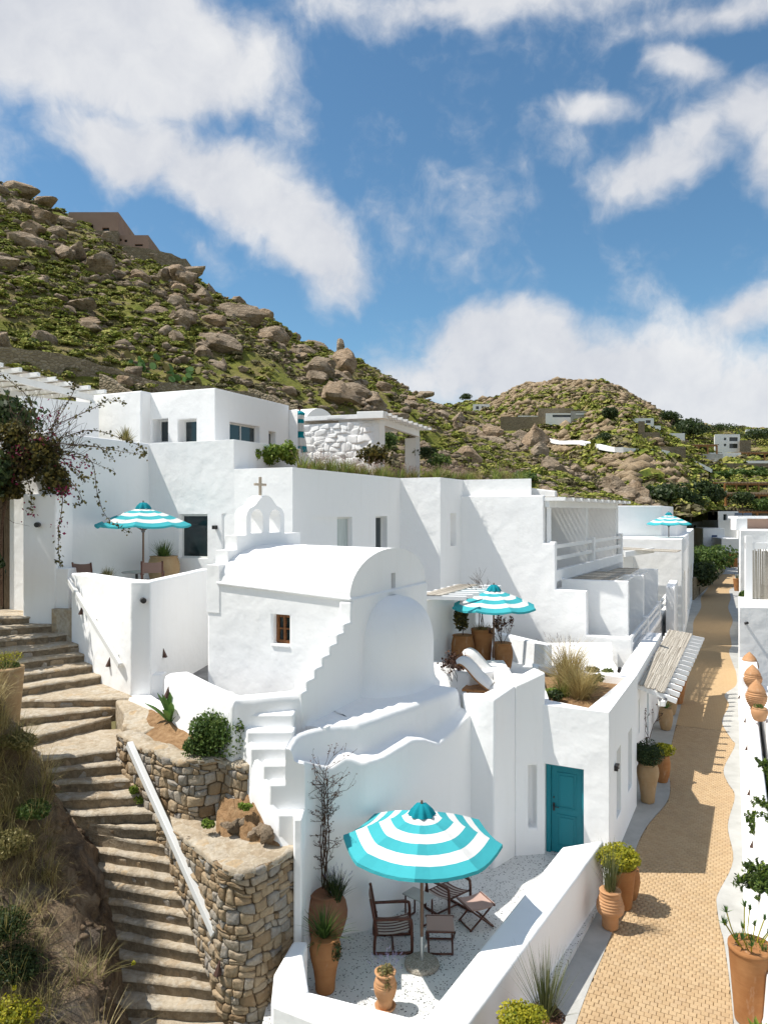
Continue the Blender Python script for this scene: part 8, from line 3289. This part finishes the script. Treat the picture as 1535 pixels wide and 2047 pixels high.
VV, FF, off = [], [], 0
VD, FD, offd = [], [], 0
for k_ in range(680):
    i = rb.uniform(0, nr - 1) ** 1.0
    j = rb.uniform(13.5, nc - 1)
    p = bank_at(i, j)
    u, v = CX + F * p.x / p.y, CY + F * (H - p.z) / p.y
    rn_ = np.random.default_rng(900 + k_)
    dry_ = rb.random() < .62
    if v > 1780 and rb.random() < .88:
        continue
    vv, ff = blades(.12, 40, rb.uniform(.35, .85), .65, .008, rn_, 1.1, 4, tuple(p - V((0, 0, .03))))
    if dry_:
        VV.append(vv)
        FF.append(ff + off)
        off += len(vv)
    else:
        VD.append(vv)
        FD.append(ff + offd)
        offd += len(vv)
o = bulk_mesh('bank_grass', np.concatenate(VV), np.concatenate(FF), M['grass_dry'])
tag(o, 'dry blond grass hanging over the rocky bank at left', 'grass', None, 'stuff')
o = bulk_mesh('bank_green_grass', np.concatenate(VD), np.concatenate(FD), M['grass_olive'])
tag(o, 'olive green grass on the rocky bank at left', 'grass', None, 'stuff')
for k_, (u, v, y, r_, mt, lab) in enumerate(((25, 2020, 10.4, .36, 'leaf_yellow', 'yellow green cushion bush in the bottom left corner'), (30, 1930, 10.9, .42, 'leaf_dark', 'dark bush on the bank above the cushion bush'), (70, 1620, 12.6, .30, 'leaf_mid', 'green shrub on the upper bank edge'), (15, 1850, 11.0, .38, 'leaf_dark', 'dark shrub at the left edge of the bank'), (15, 1690, 12.0, .36, 'grass_olive', 'grey olive shrub high on the bank'), (40, 1480, 13.0, .3, 'grass_olive', 'straw coloured shrub at the top of the bank'))):
    p = P(u, v, y)
    e = plant(p - V((0, 0, r_ * .7)), 'bank_shrub', lab, None, 'shrub')
    crown('foliage', p, (r_ * 1.15, r_, r_ * .8), 2600, .030, mt, e, 360 + k_, 12, .3)
    tuft('shoots', p - V((0, 0, r_ * .4)), e, 90, r_ * 1.9, .6, .010, 'grass_olive', 380 + k_, .4, r_ * .5)
for k_, (u, v, y) in enumerate(((268, 1925, 11.4), (30, 1975, 10.3))):
    p = P(u, v, y)
    e = plant(p, 'yellow_daisy', ['single yellow daisy arching over the stair from the bank', 'single yellow daisy above the cushion bush'][k_], None, 'flower')
    st0 = p + V((-.5, -.15, -.25)) if k_ == 0 else p + V((-.05, -.05, -.25))
    MB().tube(catmull([st0, lerp(st0, p, .5) + V((0, 0, .08)), p], 4), .004, 4).build('stem', M['grass_olive'], e)
    rn_ = np.random.default_rng(k_)
    q = rn_.normal(size=(22, 3))
    vv, ff = leaf_quads(np.array(p) + q / np.linalg.norm(q, axis=1, keepdims=True) * .025, q, .025, rn_, 1.6)
    bulk_mesh('petal', vv - np.array(p), ff, M['leaf_yellow'], e)

# loose stones and crumbs on the bank
VV, FF, off = [], [], 0
pr_ = []
for me in small_r:
    v = np.array([tuple(q.co) for q in me.vertices])
    pr_.append((v, np.array([list(q.vertices) for q in me.polygons])))
for k_ in range(420):
    p = bank_at(rb.uniform(0, nr - 1), rb.uniform(1, nc - 8))
    s_ = abs(rb.gauss(0, .045)) + .012
    v, f = pr_[k_ % len(pr_)]
    VV.append(v * np.array([s_ * rb.uniform(.8, 1.6), s_ * rb.uniform(.8, 1.4), s_]) + np.array(p))
    FF.append(f + off)
    off += len(v)
o = bulk_mesh('bank_stones', np.concatenate(VV), np.concatenate(FF), M['bank'])
tag(o, 'loose stones and crumbs on the rocky bank', 'stones', None, 'stuff')

# ------------------------------------------------------------------ bougainvillea over the gate
bv = empty('bougainvillea', V((-10.6, 21.0, 8.2)), 'bougainvillea with magenta bracts sprawling over the gate pillar and wall', 'vine')
rnd = random.Random(61)
mb = MB()
tips = []
starts = [P(20, 985, 20.6), P(60, 930, 20.6), P(100, 900, 20.5), P(40, 880, 20.8)]
mb.tube(catmull([V((-11.0, 21.2, 5.3)), V((-10.9, 21.0, 7.5)), P(30, 950, 20.7), P(90, 890, 20.6)], 5), .04, 6)
sprays = []
# long sprays (photo points at true distance)
for pts_ in ([(100, 900, 20.5), (150, 905, 20.4), (185, 925, 20.2), (195, 985, 19.9), (215, 1035, 19.8), (258, 1064, 19.7)],
             [(110, 885, 20.5), (190, 893, 20.3), (230, 900, 20.2), (278, 908, 20.1)],
             [(110, 880, 20.5), (180, 860, 20.4), (240, 875, 20.3), (285, 895, 20.2), (289, 913, 20.2)],
             [(100, 905, 20.5), (160, 915, 20.3), (230, 943, 20.1)],
             [(100, 860, 20.6), (130, 815, 20.5), (150, 775, 20.4), (140, 760, 20.4), (60, 735, 20.4)],
             [(80, 870, 20.7), (60, 800, 20.7), (20, 760, 20.6), (-10, 740, 20.6)],
             [(110, 850, 20.6), (190, 815, 20.5), (215, 800, 20.5), (250, 804, 20.5)],
             [(100, 930, 20.2), (125, 990, 20.0), (118, 1060, 20.0), (118, 1105, 20.0), (122, 1130, 20.0)],
             [(90, 930, 20.3), (140, 960, 20.2), (165, 1000, 20.1), (150, 1010, 20.1)],
             [(110, 900, 20.4), (155, 950, 20.2), (178, 955, 20.2)],
             [(100, 890, 20.4), (160, 890, 20.3), (200, 895, 20.2), (225, 918, 20.2)],
             [(100, 915, 20.4), (150, 935, 20.2), (170, 965, 20.2)],
             [(50, 940, 20.3), (62, 985, 20.1), (63, 1020, 20.1)]):
    c_ = catmull([P(*q_) for q_ in pts_], 6)
    mb.tube(c_, [lerp(.014, .005, i / (len(c_) - 1)) for i in range(len(c_))], 5)
    sprays.append(c_)
for s_ in starts:
    for k_ in range(8):
        branches(mb, s_, V((rnd.uniform(-1, 1), rnd.uniform(-.6, .3), rnd.uniform(-.4, 1))), .8, .014, 2, rnd, tips, 4, .7)
mb.build('stems', M['twig'], bv)
rn_ = np.random.default_rng(71)
cs = []
for c_ in sprays:
    for p in c_:
        for k_ in range(4):
            cs.append(np.array(p) + rn_.normal(size=3) * np.array([.05, .05, .05]))
cs = np.array(cs)
v, f = leaf_quads(cs, rn_.normal(size=cs.shape), .062, rn_, 1.4)
bulk_mesh('leaves', v - np.array(V(bv.location)), f, M['vine_leaf'], bv)
for k_, (u, v_, y, rad, n) in enumerate(((45, 930, 20.7, (1.0, .6, 1.05), 2600), (85, 905, 20.6, (.75, .6, .7), 1700), (25, 870, 20.8, (.8, .6, .55), 1500), (110, 960, 20.3, (.45, .4, .75), 1300), (10, 980, 20.7, (.6, .5, .5), 1300))):
    crown('leaf_mass', P(u, v_, y), rad, n, .085, 'vine_leaf', bv, 400 + k_, 12, .45, 1.3)
for k_, (u, v_, y, n) in enumerate(((130, 985, 20.0, 90), (140, 925, 20.2, 80), (105, 830, 20.4, 50), (40, 900, 20.2, 60), (118, 1050, 19.95, 40), (65, 1020, 20.0, 24), (170, 930, 20.1, 30), (20, 960, 20.2, 40), (90, 870, 20.2, 40))):
    n = n // 2
    q = np.array(P(u, v_, y)) + rn_.normal(size=(n, 3)) * np.array([.16, .12, .13])
    v, f = leaf_quads(q, rn_.normal(size=q.shape), .065, rn_, 1.2)
    bulk_mesh('bracts', v - np.array(V(bv.location)), f, M['bract'], bv)['kind'] = 'stuff'
# dark foliage left, behind the gate, hanging below the pergola
for k_, (u, v_, y, r_) in enumerate(((10, 850, 24.0, 1.5), (-75, 950, 19.6, 1.5), (-110, 1130, 18.4, 1.3))):
    p = P(u, v_, y)
    e = plant(p - V((0, 0, r_)), 'dark_shrub', ['dark shrub hanging under the left pergola', 'dark foliage left of the gate, upper mass', 'dark foliage left of the gate, lower mass'][k_], None, 'shrub')
    crown('foliage', p, (r_, r_ * .8, r_ * .9), 1800, .13, 'leaf_dark', e, 420 + k_, 10, .3)

# ------------------------------------------------------------------ right edge shrubs
for k_, (u, v, y, r_, mt, lab) in enumerate(((1545, 1215, 40.0, 1.5, 'leaf_bright', 'round bright green shrub before the cane screens'), (1490, 1190, 44, .5, 'leaf_mid', 'small green plant at the foot of the court house'))):
    p = P(u, v, y)
    e = plant(p - V((0, 0, r_ * .8)), 'terrace_shrub', lab, None, 'shrub')
    crown('foliage', p, (r_, r_ * .8, r_ * .8), 2400, .12, mt, e, 430 + k_, 12, .3)


def pine(base_, tips__, label, seed):
    e = empty('pine_tree', base_, label, 'tree')
    rnd_ = random.Random(seed)
    mb_ = MB()
    mb_.tube([V(base_), V(base_) + V((0, 0, 1.8))], [.09, .05], 7)
    needles = []
    for tp in tips__:
        c_ = catmull([V(base_) + V((0, 0, rnd_.uniform(.5, 1.6))), lerp(V(base_) + V((0, 0, 1.2)), V(tp), .55) + V((0, 0, .1)), V(tp)], 6)
        mb_.tube(c_, [lerp(.03, .01, i / (len(c_) - 1)) for i in range(len(c_))], 5)
        for p in c_[3:]:
            for q_ in range(7):
                d_ = V((rnd_.uniform(-1, 1), rnd_.uniform(-1, 1), rnd_.uniform(-.3, .9))).normalized()
                needles.append((p, d_))
    mb_.build('trunk', M['bark'], e)
    rn2 = np.random.default_rng(seed)
    cs_ = np.array([tuple(p + d_ * rnd_.uniform(.02, .24) + V((0, 0, rnd_.uniform(-.03, .05)))) for p, d_ in needles for _ in range(40)])
    v2, f2 = leaf_quads(cs_, rn2.normal(size=cs_.shape), .030, rn2, 3.2)
    bulk_mesh('crown', v2 - np.array(V(base_)), f2, [M['leaf_mid'], M['leaf_dark'], M['leaf_bright']], e, mi=rn2.choice([0, 0, 1, 2], len(f2)))
    return e


pine(W(1.55, 18.6, -.55), [P(1500, 1640, 17.4), P(1515, 1665, 17.0), P(1535, 1690, 16.8), P(1522, 1610, 18.0), P(1540, 1640, 17.6)], 'pine sapling reaching over the lane wall, nearer one', 5)
pine(W(1.5, 14.9, -.55), [P(1488, 1757, 14.2), P(1508, 1740, 14.4), P(1520, 1775, 14.0), P(1535, 1800, 13.8), P(1512, 1770, 14.2)], 'pine branch spray over the lane wall beside the pots', 6)
pine(W(1.6, 21.8, -.55), [P(1520, 1530, 20.6), P(1530, 1555, 20.2), P(1522, 1580, 19.8), P(1540, 1600, 19.4)], 'pine sapling behind the lane wall near the jar shelf', 7)

# ------------------------------------------------------------------ whitewashed stones of the rubble house
M['rubble_white'] = m_plaster('whitewashed_stone', (.86, .86, .85), .5)
rubble(sh, Path([fR.pt(-.4, .06), fR.pt(fR.len * .5, .06), fR.pt(fR.len - .02, .06)]), lambda s: 9.3, lambda s: 12.6,   .46, .34, M['rubble_white'], 33, joint=.008, bulge=.028, backing='plaster')
